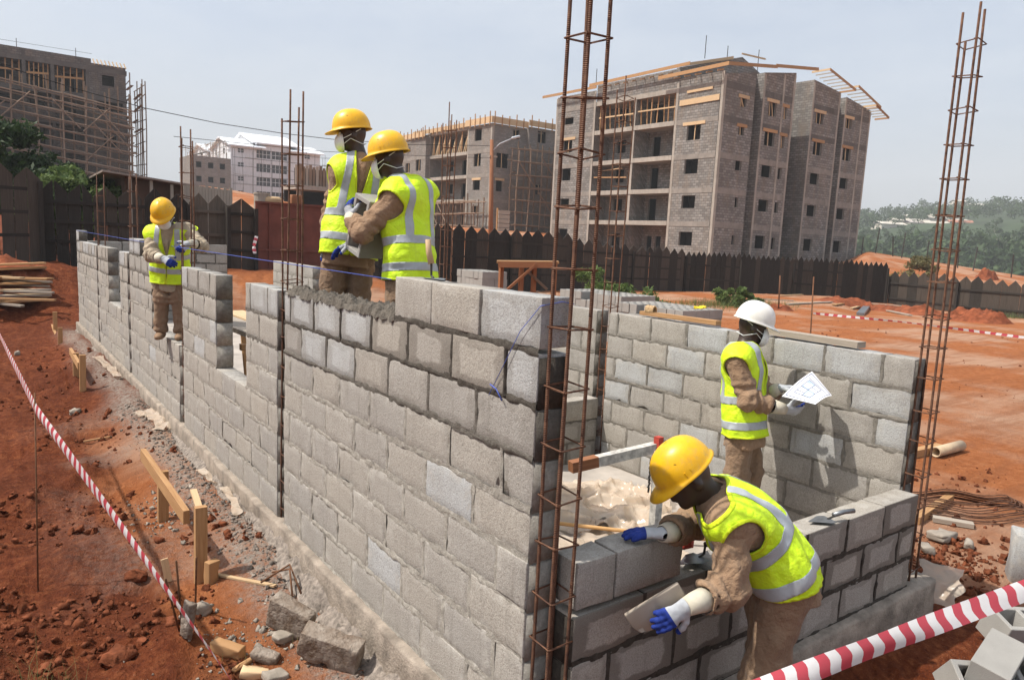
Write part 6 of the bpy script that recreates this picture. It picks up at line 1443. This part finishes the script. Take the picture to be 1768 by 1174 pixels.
ribbon('wide red and white tape crossing the bottom right corner', [AT(1200, 1232, 2.45), AT(1330, 1184, 2.5), AT(1560, 1096, 2.62), AT(1800, 1008, 2.85)], .074, lambda f: 2.15+.22*np.sin(f*8), 'tape_fine', curl=.008, wave=.01)
ribbon('thin red and white tape stretched across the far yard', [AT(1404, 541, 14.2), AT(1560, 556, 13.2), AT(1810, 588, 12)], .042, lambda f: 1.2+.6*np.sin(f*9), 'tape', n=120)
def pin(label, a, b, r=.006, group='thin steel pins', mat='rust_wire', mid=None):
    m = MB(); m.tube([a, b] if mid is None else [a, mid, b], r, 6); return tag(m.build('steel_pin', mat, smooth=True), label, 'steel pin', group)
p = og(65, 1022); q = AT(60, 678, 4.72); pin('dark steel pin carrying the left tape', p-[0, 0, .1], q, .005)
p = AT(1403, 578, 14.25); pin('rusty steel pin tying the far yard tape', (p[0], p[1], -.35), AT(1405, 478, 14.3), .014)
p = AT(1347, 506, 30); pin('orange marker rod before the far fence', (p[0], p[1], -.3), AT(1347, 476, 30), .03)
t = AT(441, 410, 21.0); ribbon('scrap of red and white tape hanging by the brown gate', [AT(443, 408, 21.2), AT(438, 425, 21.2), AT(440, 438, 21.2)], .10, lambda f: 1+2*f, 'tape', n=24)
# ---- batter boards left of the long wall
def batter(label, s1, s2, r1, r2, h1, h2, seed, w_=.05):
    """s1,s2 stake foot pixels, r1,r2 rail end pixels"""
    t = empty('batter_board', (0, 0, 0), 0, label, 'batter board', 'timber batter boards along the wall'); a, b = og(*s1), og(*s2)
    for p, h in ((a, h1), (b, h2)):
        m = MB(); m.bar(p-[0, 0, .15], p+[.01, .01, h], .075, .05, 0, (0, 1, 0)); bevel(m.build('stake', 'timber', t), .003)
    da = (a-CAM)@np.append(FWD[:2], 0); db = (b-CAM)@np.append(FWD[:2], 0)
    ka = (r2[0]-r1[0]) or 1; e = lambda px: da+(db-da)*(px-s1[0])/((s2[0]-s1[0]) or 1)
    m = MB(); m.bar(AT(*r1, e(r1[0])-.05), AT(*r2, e(r2[0])-.05), .04, .095); bevel(m.build('rail', 'timber', t), .003); return t
batter('nearest batter board of two stakes and a rail, left of the wall', (281, 898), (346, 1004), (247, 784), (322, 893), .40, .52, 1)
batter('second batter board along the wall with a short rail', (131, 650), (143, 673), (122, 606), (137, 632), .36, .48, 2)
batter('third batter board, low and close to the timber pile', (95, 563), (104, 595), (88, 558), (97, 582), .40, .32, 3)
p = og(352, 1008); chunk('timber_offcut', 'short thick timber block nailed at the foot of the nearest stake', 'timber offcut', p+[.045, -.03, .07], (.085, .06, .19), rotm(.3), 'timber', 41, .004, .002)
def plank(label, a, b, w_=.12, h=.025, mat='timber', name='plank', cat='plank', group=None, up=(0, 0, 1), bev=True):
    m = MB(); m.bar(a, b, w_, h, 0, up); o = m.build(name, mat); 
    if bev: bevel(o, .003)
    return tag(o, label, cat, group)
# timber pile at the far left: every plank by itself
g = random.Random(12); pc_ = atd(50, 505, 16.6)
for k in range(26):
    x = pc_[0]+g.uniform(-1.2, .9); y = pc_[1]+g.uniform(-.6, .9); L = g.uniform(1.6, 3.6); a = g.gauss(.62, .45)-1.25; zz = gz(x, y)+.04+.035*(k//2)*.8; dx, dy = math.cos(a+.65)*L/2, math.sin(a+.65)*L/2
    if x+abs(dx) > -.25: x = -.3-abs(dx)
    plank('sawn plank in the loose timber pile at the far left', (x-dx, y-dy, zz+g.uniform(-.03, .05)), (x+dx, y+dy, zz+g.uniform(-.03, .10)), g.choice((.1, .14, .2)), .04, g.choice(('timber_pale', 'timber_pale', 'timber_grey', 'timber')), group='planks of the timber pile')
# thin offcuts lying about on the left
a, b = og(368, 995), og(475, 1016); plank('thin pale batten lying from the stake foot to the bent bars', a+[0, 0, .02], b+[0, 0, .02], .03, .012, 'timber_pale')
a, b = og(292, 1002), og(288, 985); plank('pointed pale splinter standing in the red earth', og(291, 1004), og(291, 1004)+[-.02, .02, .16], .045, .012, 'timber_pale', 'wood_splinter', 'splinter', up=(0, 1, 0))
a, b = og(330, 870), og(352, 905); plank('pale batten end leaning under the nearest rail', a+[.03, .05, .1], b+[0, 0, .02], .05, .02, 'timber_pale')
a, b = og(145, 765), og(190, 757); plank('thin stick on the earth between the batter boards', a+[0, 0, .02], b+[0, 0, .02], .03, .015, 'timber')
for k, (px, py, qx, qy) in enumerate(((312, 1085, 286, 1000), (316, 1085, 304, 968), (337, 1050, 339, 962))):
    p = og(px, py); pin(('slanting rusty bar by the lower left tape', 'second rusty bar crossing beside the tape', 'upright thin bar near the nearest stake')[k], p-[0, 0, .05], AT(qx, qy, float((p-CAM)@np.append(FWD[:2], 0))), .006, 'rusty bars in the ground')
for k, pts in enumerate(((450, 1018, 500, 1004, 520, 1030), (470, 1000, 500, 1012, 505, 1035))):
    P = [og(pts[i], pts[i+1])+[0, 0, z] for i, z in ((0, .05), (2, .12), (4, .02))]; m = MB(); m.tube(P, .007, 6); tag(m.build('bent_bar', 'rust_wire', smooth=True), ('bent rusty bar on top of the tilted slab', 'second bent bar poking over the slab edge')[k], 'bent bar', 'bent rusty bars')
# slabs, offcuts and rubble at the bottom left
p = og(508, 1098); chunk('concrete_slab', 'tilted broken slab with a grey crust nearest the wall foot', 'broken slab', p+[0, .03, .10], (.28, .10, .19), rotm(-.95, .25, .1), 'brick_chip', 51, .006, .004, 4., (14, 5, 8), chip=.022)
p = og(575, 1150); chunk('concrete_slab', 'long broken slab lying at the bottom beside the plastic strip', 'broken slab', p+[0, .03, .09], (.35, .115, .17), rotm(-.85, .18, .15), 'brick_chip', 52, .006, .004, 4., (16, 5, 8), chip=.022)
for k, (px, py, sz, yw, mt, lb) in enumerate(((392, 1128, (.2, .07, .07), -.9, 'timber', 'squared wood offcut leaning at the tape'), (458, 1140, (.15, .075, .06), -.7, 'brick_chip', 'brick shaped offcut in the rubble, tilted'), (487, 1105, (.13, .09, .05), .4, 'rubble', 'grey topped wood chip above the offcut brick'), (440, 1165, (.15, .08, .05), -.5, 'timber_pale', 'pale offcut at the bottom edge of the rubble'), (425, 1148, (.19, .03, .03), .5, 'timber', 'round stick end between the offcuts'), (475, 1172, (.12, .09, .05), .1, 'rubble', 'grey chip at the bottom edge'), (325, 1105, (.05, .08, .22), .2, 'brick_chip', 'upright old form board beside the tape'))):
    p = og(px, py); chunk('timber_offcut' if 'timber' in mt else 'rubble_piece', lb, 'offcut' if 'timber' in mt else 'rubble', p+[0, 0, sz[2]*.45], sz, rotm(yw, .12, .1), mt, 60+k, .008, .004)
p = og(345, 1062); chunk('stone', 'pale grey stone behind the lower tape', 'stone', p+[0, 0, .04], (.14, .10, .08), rotm(.3), 'rubble', 70, .03, .02, 5.)
for k, (px, py, s) in enumerate(((130, 715, .11), (210, 655, .05), (205, 1145, .13), (235, 1000, .10), (345, 980, .05), (275, 935, .06), (230, 945, .05), (60, 905, .08), (155, 610, .06), (30, 615, .10))):
    p = og(px, py); chunk('stone', ('pale flat concrete lump left of the wall', 'small pale stone near the second batter board', 'large dark red stone beside the hollow', 'brown stone just above the tape', 'brown stone right of the tape', 'brown stone below the nearest rail', 'small brown stone left of the nearest rail', 'dark clod stone near the steel pin', 'dark stone beside the third batter board', 'pale flat stone at the left edge')[k], 'stone', p+[0, 0, s*.25], (s*1.3, s, s*.7), rotm(px), 'rubble' if k in (0, 1, 9) else 'earth_clod', 80+k, s*.25, s*.14, 3./s*.12*10, (4, 4, 4), 'loose stones on the red earth')
# loose clods and gravel: far too many to count
def clods(name, n, sampler, smin_, smax, mat, seed, label):
    g = np.random.default_rng(seed); V0, F0, _ = rbox(1, 1, 1, .3, (2, 2, 2), 0, 0); VV = []; FF = []
    X, Y = sampler(g, n); S = smin_*(smax/smin_)**(g.random(len(X))**2.6); Z = G(X, Y)
    for i in range(len(X)):
        q = V0*(1+.35*g.normal(size=(1, 3))*.5)+.16*g.normal(size=V0.shape); a = g.random(3)*6.28; q = q@rotm(*a).T*S[i]; VV.append(q+[X[i], Y[i], Z[i]+S[i]*.16]); FF.append(F0+i*len(V0))
    return tag(npmesh(name, np.concatenate(VV), np.concatenate(FF), mat, smooth=False), label, 'rubble', kind='stuff')
def s1(g, n):
    d = 2.2*np.exp(g.random(n)*math.log(6.)); px = g.uniform(-80, 560, n); l = (px-884)/FPX*d; X = CAM[0]+d*FWD[0]+l*RGT[0]; Y = CAM[1]+d*FWD[1]+l*RGT[1]; m = (X < -.12) & (fbm(np.stack([X, Y, 0*X], -1)*1.1, 3, 13)+.35*vnoise(np.stack([X*.5, Y*.5, 0*X], -1), 4) > .12); return X[m], Y[m]
clods('clods', 6500, s1, .007, .06, 'earth_clod', 3, 'loose red clods of earth left of the long wall')
def s2(g, n):
    Y = g.uniform(-.4, 8, n); X = -.02-np.abs(g.normal(0, .16, n))-.03; return X, Y
clods('gravel', 2600, s2, .006, .028, 'gravel', 4, 'grey gravel along the foot of the long wall')
def s3(g, n):
    c = [og(1640, 985)]; X = c[0][0]+g.normal(0, .35, n); Y = c[0][1]+g.normal(0, .22, n); return X, Y
clods('dark_clods', 420, s3, .012, .07, 'earth_clod', 6, 'dark clods in the dug patch right of the low wall')
def s4(g, n):
    a = [og(x, y) for x, y in ((400, 1100), (470, 1120), (280, 860), (300, 900))]; k = g.integers(0, 4, n); A = np.array(a)[k]; X = A[:, 0]+g.normal(0, .17, n); Y = A[:, 1]+g.normal(0, .17, n); m = X < -.12; return X[m], Y[m]
clods('rubble', 380, s4, .007, .034, 'rubble', 7, 'small grey rubble around the offcuts and stakes')
def s5(g, n):
    d = 5.5*np.exp(g.random(n)*math.log(5.)); px = g.uniform(1150, 1800, n); l = (px-884)/FPX*d; X = CAM[0]+d*FWD[0]+l*RGT[0]; Y = CAM[1]+d*FWD[1]+l*RGT[1]; m = (X > 3.6) & (fbm(np.stack([X, Y, 0*X], -1)*.6, 3, 14) > .1); return X[m], Y[m]
clods('yard_pebbles', 1500, s5, .012, .06, 'earth_clod', 9, 'small clods and stones scattered over the yard')
for k, (px, py, L) in enumerate(((1625, 932, .26), (1672, 948, .12), (1598, 955, .15))):
    p = og(px, py); chunk('rubble_piece', ('flat pale broken slab right of the low wall end', 'upright pale rubble piece right of the flat slab', 'small grey rubble beside the footing end')[k], 'rubble', p+[0, 0, .045], (L, L*.6, .07), rotm(.4*k, .08), 'rubble', 90+k, .015, .012, 5.)
# plastic strips along the footing
def sheet(name, label, P, w_, seed, amp=.04, mat='plastic_sheet', up=.02, cat='plastic sheet', n=60, m=10, fq=6.):
    al = np.linspace(0, len(P)-1, n); X = np.stack([np.interp(al, range(len(P)), [p[i] for p in P]) for i in range(3)], 1); d = np.gradient(X, axis=0); d[:, 2] = 0; d /= np.linalg.norm(d, axis=1)[:, None]+1e-9; s = np.cross(d, UP); q = np.linspace(-1, 1, m)
    W_ = w_*(1+.3*vnoise(np.stack([al*2.3, al*0, al*0+seed], -1), 1)); Q = X[:, None]+s[:, None]*(q[None, :, None]*W_[:, None, None]/2); N_ = fbm(np.stack([Q[..., 0]*fq, Q[..., 1]*fq, 0*Q[..., 0]+seed], -1), 3, seed, .4); N2 = vnoise(np.stack([Q[..., 0]*fq*1.1+3, Q[..., 1]*fq*1.1, 0*Q[..., 0]+seed], -1), seed+3); N3 = vnoise(np.stack([Q[..., 0]*fq*2.6, Q[..., 1]*fq*2.6+7, 0*Q[..., 0]+seed], -1), seed+5); Q[..., 2] += up+amp*(.35*np.abs(N_)+.6*np.clip(1-2.6*np.abs(N2), 0, 1)**1.4+.25*np.clip(1-3*np.abs(N3), 0, 1))
    Q[..., :2] += .012*N_[..., None]; I = np.arange(n*m).reshape(n, m); o = npmesh(name, Q.reshape(-1, 3), np.stack([I[:-1, :-1], I[1:, :-1], I[1:, 1:], I[:-1, 1:]], -1).reshape(-1, 4), mat); return tag(o, label, cat)
sheet('plastic_strip', 'torn cream plastic strip at the wall foot near the bottom', [og(580, 1062), og(612, 1092), og(650, 1120), og(672, 1160), og(690, 1185)], .07, 1, .05)
sheet('plastic_strip', 'cream paper strip standing against the footing beside the nearest rail', [og(385, 850)+[.0, 0, .03], og(402, 875)+[0, 0, .03], og(412, 893)], .06, 2, .03)
sheet('plastic_strip', 'crumpled cream wrapping on the earth under the middle of the wall', [og(232, 718), og(255, 716), og(278, 728), og(285, 745)], .22, 3, .06)
sheet('plastic_strip', 'narrow pale strip beside the footing before the window gap', [og(168, 618), og(185, 634), og(205, 655)], .12, 4, .05)
sheet('plastic_strip', 'short cream strip in the gravel near the middle column', [og(345, 815), og(360, 828), og(375, 842)], .07, 8, .04)
# ---- inside the room
sheet('plastic_sheet', 'crumpled translucent plastic sheet heaped on the room floor', [(1.0, 2.75, .0), (1.6, 2.45, .0), (2.15, 2.05, .0), (2.6, 1.6, .0)], .95, 5, .13, n=150, m=80, up=.01, fq=4.2)
sheet('plastic_sheet', 'flat translucent sheet spread over the slab by the low wall', [(.9, 1.7, .0), (1.5, 1.3, .0), (2.1, 1.0, .0)], 1.0, 6, .05, n=90, m=60, up=.012, fq=5.)
m = MB(); m.tube([(1.30, 2.05, .10), (1.9, 1.5, .075), (2.45, 1.0, .06)], .014, 8); tag(m.build('bamboo_pole', 'bamboo', smooth=True), 'orange bamboo pole lying across the plastic sheet', 'pole')
clods('mortar_lumps', 90, lambda g, n: (2.72+g.normal(0, .14, n), 2.25+g.normal(0, .14, n)), .03, .12, 'wet_mortar', 8, 'heap of grey mortar lumps against the sunlit wall foot')
p = onz(1042, 908, .03); chunk('mortar_lump', 'dark wet lump of mortar on the slab', 'mortar', p+[0, 0, .015], (.17, .11, .05), rotm(.3), 'wet_mortar', 95, .02, .02, 6.)
a, b = AT(985, 806, 4.05), AT(1140, 770, 4.3); t = empty('levelling_frame', (0, 0, 0), 0, 'white flaking levelling frame of a rail on an upright with red tips', 'levelling frame')
m = MB(); m.bar(a+(b-a)*.28, b, .05, .055); bevel(m.build('rail', 'paint_white', t), .003); m = MB(); m.bar(a, a+(b-a)*.277, .055, .06); bevel(m.build('rail_end', 'timber_red', t), .003)
c = AT(1131, 895, 4.2); m = MB(); m.bar((c[0], c[1], .0), (c[0], c[1], c[2]+.40), .055, .045); bevel(m.build('upright', 'paint_white', t), .003); m = MB(); e = AT(1137, 764, 4.27); m.bar(e-[0, 0, .07], e+[0, 0, .035], .04, .04); m.build('red_tip', 'paint_red', t)
m = MB(); q = AT(1124, 792, 4.15); [m.tube([q+[.006*(k % 2), 0, -.028*k], q+[.006*((k+1) % 2), .008, -.028*k-.034]], .006, 5) for k in range(7)]; m.build('chain', 'dark_steel', t)
p = onz(1187, 925, .5); chunk('bag', 'small red patterned bag tucked behind the bending man', 'bag', AT(1186, 928, 3.55), (.10, .08, .13), rotm(.5), 'paint_red', 96, .03, .02, 5.)
def trowel(label, tip, d, n, L=.20, up=.06, handle='timber_pale'):
    tip, d, n = np.array(tip), nrm(d), nrm(n); s = np.cross(d, n); t = empty('trowel', (0, 0, 0), 0, label, 'trowel', 'bricklaying trowels'); m = MB(); b = tip+d*L
    P = [tip, tip+d*L*.7+s*.055, b+s*.05, b+s*.02, b-s*.02, b-s*.05, tip+d*L*.7-s*.055]
    m.face(P, 0); m.face([p-n*.002 for p in reversed(P)], 0); m.build('blade', 'steel', t)
    m = MB(); m.tube([b-d*.02, b+d*.015+n*.01, b+d*.02+n*up], .006, 6); m.build('tang', 'dark_steel', t); return t, b+d*.02+n*up
t, h = trowel('trowel with a pale upright handle resting on the near wall block', (.10, 1.02, 8*HC+.21), (.2, 1, 0), (0, 0, 1), .17, .07); m = MB(); m.tube([h, h+[-.008, .015, .06], h+[-.012, .02, .12]], .016, 10, r1=.014); m.build('handle', 'timber_pale', t, True)
p = onz(1420, 905, 3*HC+.006); t, h = trowel('trowel with a dark handle lying on the low wall', onz(1395, 900, 3*HC+.004), (.9, -.25, 0), (0, 0, 1), .16, .02); m = MB(); m.tube([h, h+[.07, -.02, .012], h+[.14, -.04, .012]], .014, 10); m.build('handle', 'steel', t, True)
p = onz(1215, 965, 3*HC+.008); t, h = trowel('trowel on the low wall under the bending man', p+[-.16, .02, .004], (1, 0, 0), (0, 0, 1), .17, .055); m = MB(); m.tube([h, h+[.05, 0, .0], h+[.1, 0, -.005]], .013, 8); m.build('handle', 'steel', t, True)
# board held against the low wall
hl = hL; a = hl+np.array([-.115, .02, -.085]); chunk('wooden_float', 'flat wooden float the bending man presses on the low wall', 'wooden float', hL-RT*.105-UP*.055+FW*.055, (.25, .022, .115), rotm(-.62, -.62, 0), 'timber_grey', 97, .004, .001)
# things on the sunlit wall
zc = 7*HC+.0; a = np.array([3.2, 2.62, zc+.02]); b = np.array([3.18, 1.75, zc+.03]); plank('rough brown board with a rope knot lying along the sunlit wall top', a, b, .07, .035, 'timber')
m = MB(); [m.tube([(3.19+.028*math.cos(q*.7+k), 2.55-.014*k+.0*q, zc+.055+.038*math.sin(q*.7+k)) for q in range(10)], .008, 5) for k in range(7)]; tag(m.build('rope_coil', 'rope', smooth=True), 'tan rope wound round the board on the sunlit wall', 'rope')
plank('grey weathered board resting on the wall right of the white helmet', (3.20, 1.28, zc+.022), (3.19, .55, zc+.02), .11, .042, 'timber_grey')
# blue mason line
def string(label, P, r=.0035): m = MB(); m.tube(P, r, 5); return tag(m.build('string_line', 'blue_string', smooth=True), label, 'string', 'blue mason lines')
string('taut blue line running along the wall top to the far end', [(-.008, 15.0, 9*HC-.02), (-.01, 8.3, 9*HC-.035), (-.012, 1.35, 9*HC-.02)], .003)
ba = np.array([.0, .141, z9+.2]); string('blue line looped over the bluish corner block and down its face', [(.16, .134, z9+.175), (.10, .135, z9+.185), (-.004, .138, z9+.17), (-.010, .25, z9+.06), (-.014, .44, 7*HC-.02)], .0016)
string('short blue knot end under the bluish corner block', [(-.016, .43, 7*HC+.03), (-.02, .38, 7*HC+.02), (-.018, .34, 7*HC-.02)], .003)
# inside seen through the window gap
plank('scaffold plank seen through the near window gap', (.55, 7.9, 1.02), (.75, 3.3, .98), .30, .05, 'timber_grey', 'scaffold_plank'); plank('second scaffold plank behind the first in the gap', (.95, 7.6, 1.0), (1.1, 3.0, .95), .26, .05, 'timber_pale', 'scaffold_plank')
for (x, y, lb) in ((.85, 3.35, 'timber trestle leg pair under the planks nearest the men'), (.8, 5.2, 'timber trestle leg pair under the planks past the gap'), (.72, 7.5, 'timber trestle leg pair at the far end of the planks')):
    m = MB(); [m.bar((x+a, y, 0), (x+a*.8, y, .95), .07, .07) for a in (-.4, .4)]; m.bar((x-.45, y, .93), (x+.45, y, .93), .07, .06, 0); tag(m.build('trestle', 'timber'), lb, 'trestle', 'trestles under the scaffold planks')
plank('plank under the feet of the man seen from behind', (.2, 2.0, zR-.03), (1.4, 2.9, zR-.03), .5, .05, 'timber_grey', 'scaffold_plank'); plank('plank under the feet of the taller masked man', (.2, 2.75, zL-.03), (1.1, 3.3, zL-.03), .5, .05, 'timber_grey', 'scaffold_plank')
for k, (x, y, z_) in enumerate(((.55, 2.35, zR), (1.1, 2.6, zR), (.45, 3.0, zL), (.9, 3.15, zL))): m = MB(); m.bar((x, y, 0), (x, y, z_-.06), .3, .3, 0); tag(m.build('prop_stand', 'timber_grey'), 'boxed timber stand under the planks the two men stand on', 'stand', 'stands below the two men')
sheet('orange_sheet', 'orange plastic sheet draped inside the window gap', [(.5, 4.4, .60), (.55, 4.0, .66), (.6, 3.75, .60)], .35, 7, .14, 'plastic_orange', n=40, m=24)
sheet('orange_sheet', 'lower fold of orange plastic inside the window gap', [(.35, 4.6, .36), (.4, 4.2, .38), (.45, 3.8, .34)], .4, 9, .10, 'plastic_orange', n=40, m=24)
for k, (x, y, z_, r_) in enumerate(((.55, 4.55, .40, .2), (.62, 4.15, .41, -.1), (.5, 4.35, .58, .8))): chunk('broken_block', ('grey broken block left of the orange sheet', 'grey broken block under the orange sheet', 'small tilted block piece on the broken blocks')[k], 'broken block', (x, y, z_), (.34, .15, .19) if k < 2 else (.13, .13, .11), rotm(r_+1.3, .1*k), 'block_concrete', 100+k, group='broken blocks inside the house')
chunk('rubble_heap', 'heap of rubble filling the floor inside the window gap', 'rubble heap', (.7, 4.3, .15), (1.0, 1.5, .42), rotm(.1), 'rubble', 110, .12, .06, 2.5, (14, 18, 6))
# ---- right hand yard
t = empty('rebar_coil', tuple(og(1680, 885)), 0, 'rusty rebar bent in long loops on the ground at the right', 'rebar coil'); g = random.Random(3)
for k in range(9):
    a0, b0 = 1.05-.035*k+g.uniform(-.03, .03), .30-.02*k+g.uniform(-.02, .02); m = MB(); P = []
    for q in range(26):
        th = -2.4+q/25*4.8; P.append(np.array([0, 0, .02+.012*k+.02*math.sin(q)])+RT*(a0*math.cos(th)*.72-.12)+FW*(b0*math.sin(th)*1.0+.05*k*.3))
    m.tube(P, .006, 5); m.build('bar', 'rebar', t, True)
a = og(1614, 790); b = og(1658, 778); m = MB(); P0, P1 = a+[0, 0, .07], b+[0, 0, .07]; m.tube([P0, P1], .065, 20, caps=False); o = m.build('clay_pipe', 'clay_pipe', smooth=True); mo = o.modifiers.new('thickness', 'SOLIDIFY'); mo.thickness = .014; tag(o, 'tan pipe with an open end lying in the right yard', 'pipe')
a, b = og(1572, 790), og(1622, 779); plank('squared timber beam beside the tan pipe', a+[0, 0, .05], b+[0, 0, .05], .10, .09, 'timber', 'timber_beam', 'beam')
a, b = og(1580, 905), og(1640, 865); plank('squared timber lying under the rebar loops', a+[0, 0, .04], b+[0, 0, .04], .07, .07, 'timber', 'timber_beam', 'beam'); a, b = og(1610, 900), og(1680, 912); plank('low board half buried below the rebar loops', a+[0, 0, .03], b+[0, 0, .03], .09, .04, 'timber_grey')
sheet('plastic_strip', 'torn brown paper flap at the end of the low wall footing', [np.array([3.42, -.05, -.25]), np.array([3.50, -.02, -.12]), np.array([3.58, .02, -.02])], .22, 12, .03)
for k, (x0, y0, x1, y1, w_, mt, lb) in enumerate(((1360, 527, 1435, 523, .2, 'timber_grey', 'grey board lying left among the yard planks'), (1440, 528, 1478, 522, .2, 'timber', 'brown board in the middle of the yard planks'), (1470, 534, 1500, 526, .14, 'timber_pale', 'short pale board ending at the grey tube in the yard'), (1508, 533, 1572, 546, .16, 'timber_grey', 'long pale board pointing right in the yard'), (1500, 525, 1570, 531, .12, 'timber_grey', 'thin grey board behind the long pale board'), (1345, 512, 1385, 510, .14, 'timber_pale', 'pale board near the bushes'), (1296, 519, 1370, 521, .1, 'timber_grey', 'long thin board in the far left of the yard'), (1485, 545, 1500, 527, .3, 'steel', 'grey metal channel lying across the yard planks'))):
    plank(lb, og(x0, y0)+[0, 0, .05], og(x1, y1)+[0, 0, .05], w_, .05 if mt != 'steel' else .14, mt, 'plank' if mt != 'steel' else 'metal_channel', 'plank' if mt != 'steel' else 'channel', 'boards lying in the yard', bev=False)
# trestle table in front of the middle fence
t = empty('timber_trestle', (0, 0, 0), 0, 'raw timber trestle bench with a diagonal brace by the fence', 'trestle'); d_ = 15.5; q = lambda px, py, e=0: AT(px, py, d_+e)
m = MB(); m.bar(q(858, 452), q(964, 453), .55, .05); m.build('top', 'timber', t); m = MB(); m.bar(q(860, 457, -.3), q(962, 458, -.3), .05, .12); m.build('apron', 'timber_red', t)
for px in (866, 901, 923, 958): p = q(px, 455, 0 if px in (923, 866) else -.25); m = MB(); m.bar((p[0], p[1], gz(p[0], p[1])), p, .09, .07, 0, (0, 1, 0)); m.build('leg', 'timber_red', t)
m = MB(); m.bar(q(876, 500, -.3), q(926, 456, -.3), .09, .05); m.build('brace', 'timber_red', t); m = MB(); m.bar(q(908, 466, 0), q(945, 500, 0), .09, .05); m.build('brace', 'scaffold_wood', t)
t = empty('brick_pile', (0, 0, 0), 0, 'low stack of red boards between the gate and the men', 'board stack')
for k in range(5): m = MB(); p = AT(540, 492-6*k, 13.5); r_ = AT(575, 491-6*k, 13.5); m.bar(p, r_, .5, .05); m.build('board', 'timber_red', t)
# plan sheet in the hands of the man in the white helmet
def plan(c00, c10, c01, c11):
    n, m_ = 14, 10; u, v = np.meshgrid(np.linspace(0, 1, n), np.linspace(0, 1, m_), indexing='ij'); c = [np.array(q) for q in (c00, c10, c01, c11)]
    S = lambda u, v: ((1-u)*(1-v))[..., None]*c[0]+(u*(1-v))[..., None]*c[1]+((1-u)*v)[..., None]*c[2]+(u*v)[..., None]*c[3]
    nn = nrm(np.cross(c[1]-c[0], c[2]-c[0])); nn = nn if nn@(CAM-c[0]) > 0 else -nn; B = lambda u, v: S(u, v)+nn*(.018*np.sin(u*math.pi)-.012*v*u)[..., None]
    I = np.arange(n*m_).reshape(n, m_); o = npmesh('paper_plan', B(u, v).reshape(-1, 3), np.stack([I[:-1, :-1], I[1:, :-1], I[1:, 1:], I[:-1, 1:]], -1).reshape(-1, 4), 'paper'); tag(o, 'white building plan sheet held in two gloved hands', 'paper plan')
    mb = MB(); mw = MB()
    def line(a, b, w_=.004):
        a, b = np.array(a), np.array(b); d = nrm([*(b-a), 0])[:2]; e = np.array([-d[1], d[0]])*w_/.3
        for k in range(4):
            p, r_ = a+(b-a)*k/4, a+(b-a)*(k+1)/4; mb.face([B(np.array(x[0]), np.array(x[1]))+nn*.0025 for x in (p-e/2, r_-e/2, r_+e/2, p+e/2)])
    g = random.Random(5)
    for a, b in (((.06, .06), (.94, .06)), ((.94, .06), (.94, .94)), ((.94, .94), (.06, .94)), ((.06, .94), (.06, .06)), ((.2, .2), (.75, .2)), ((.75, .2), (.75, .7)), ((.75, .7), (.2, .7)), ((.2, .7), (.2, .2)), ((.45, .2), (.45, .7)), ((.2, .45), (.75, .45)), ((.6, .45), (.6, .7)), ((.8, .12), (.8, .9)), ((.3, .2), (.3, .45))): line(a, b)
    mb.build('printed_lines', 'ink', o)
    for u0, u1, v0, v1 in ((.22, .44, .47, .68), (.46, .74, .22, .44)): mw.face([B(np.array(x), np.array(y))+nn*.0015 for x, y in ((u0, v0), (u1, v0), (u1, v1), (u0, v1))])
    mw.build('tinted_area', 'plan_wash', o)
dp = 4.98
plan(AT(1350, 684, dp-.0), AT(1402, 641, dp+.12), AT(1408, 698, dp-.10), AT(1437, 681, dp+.02))
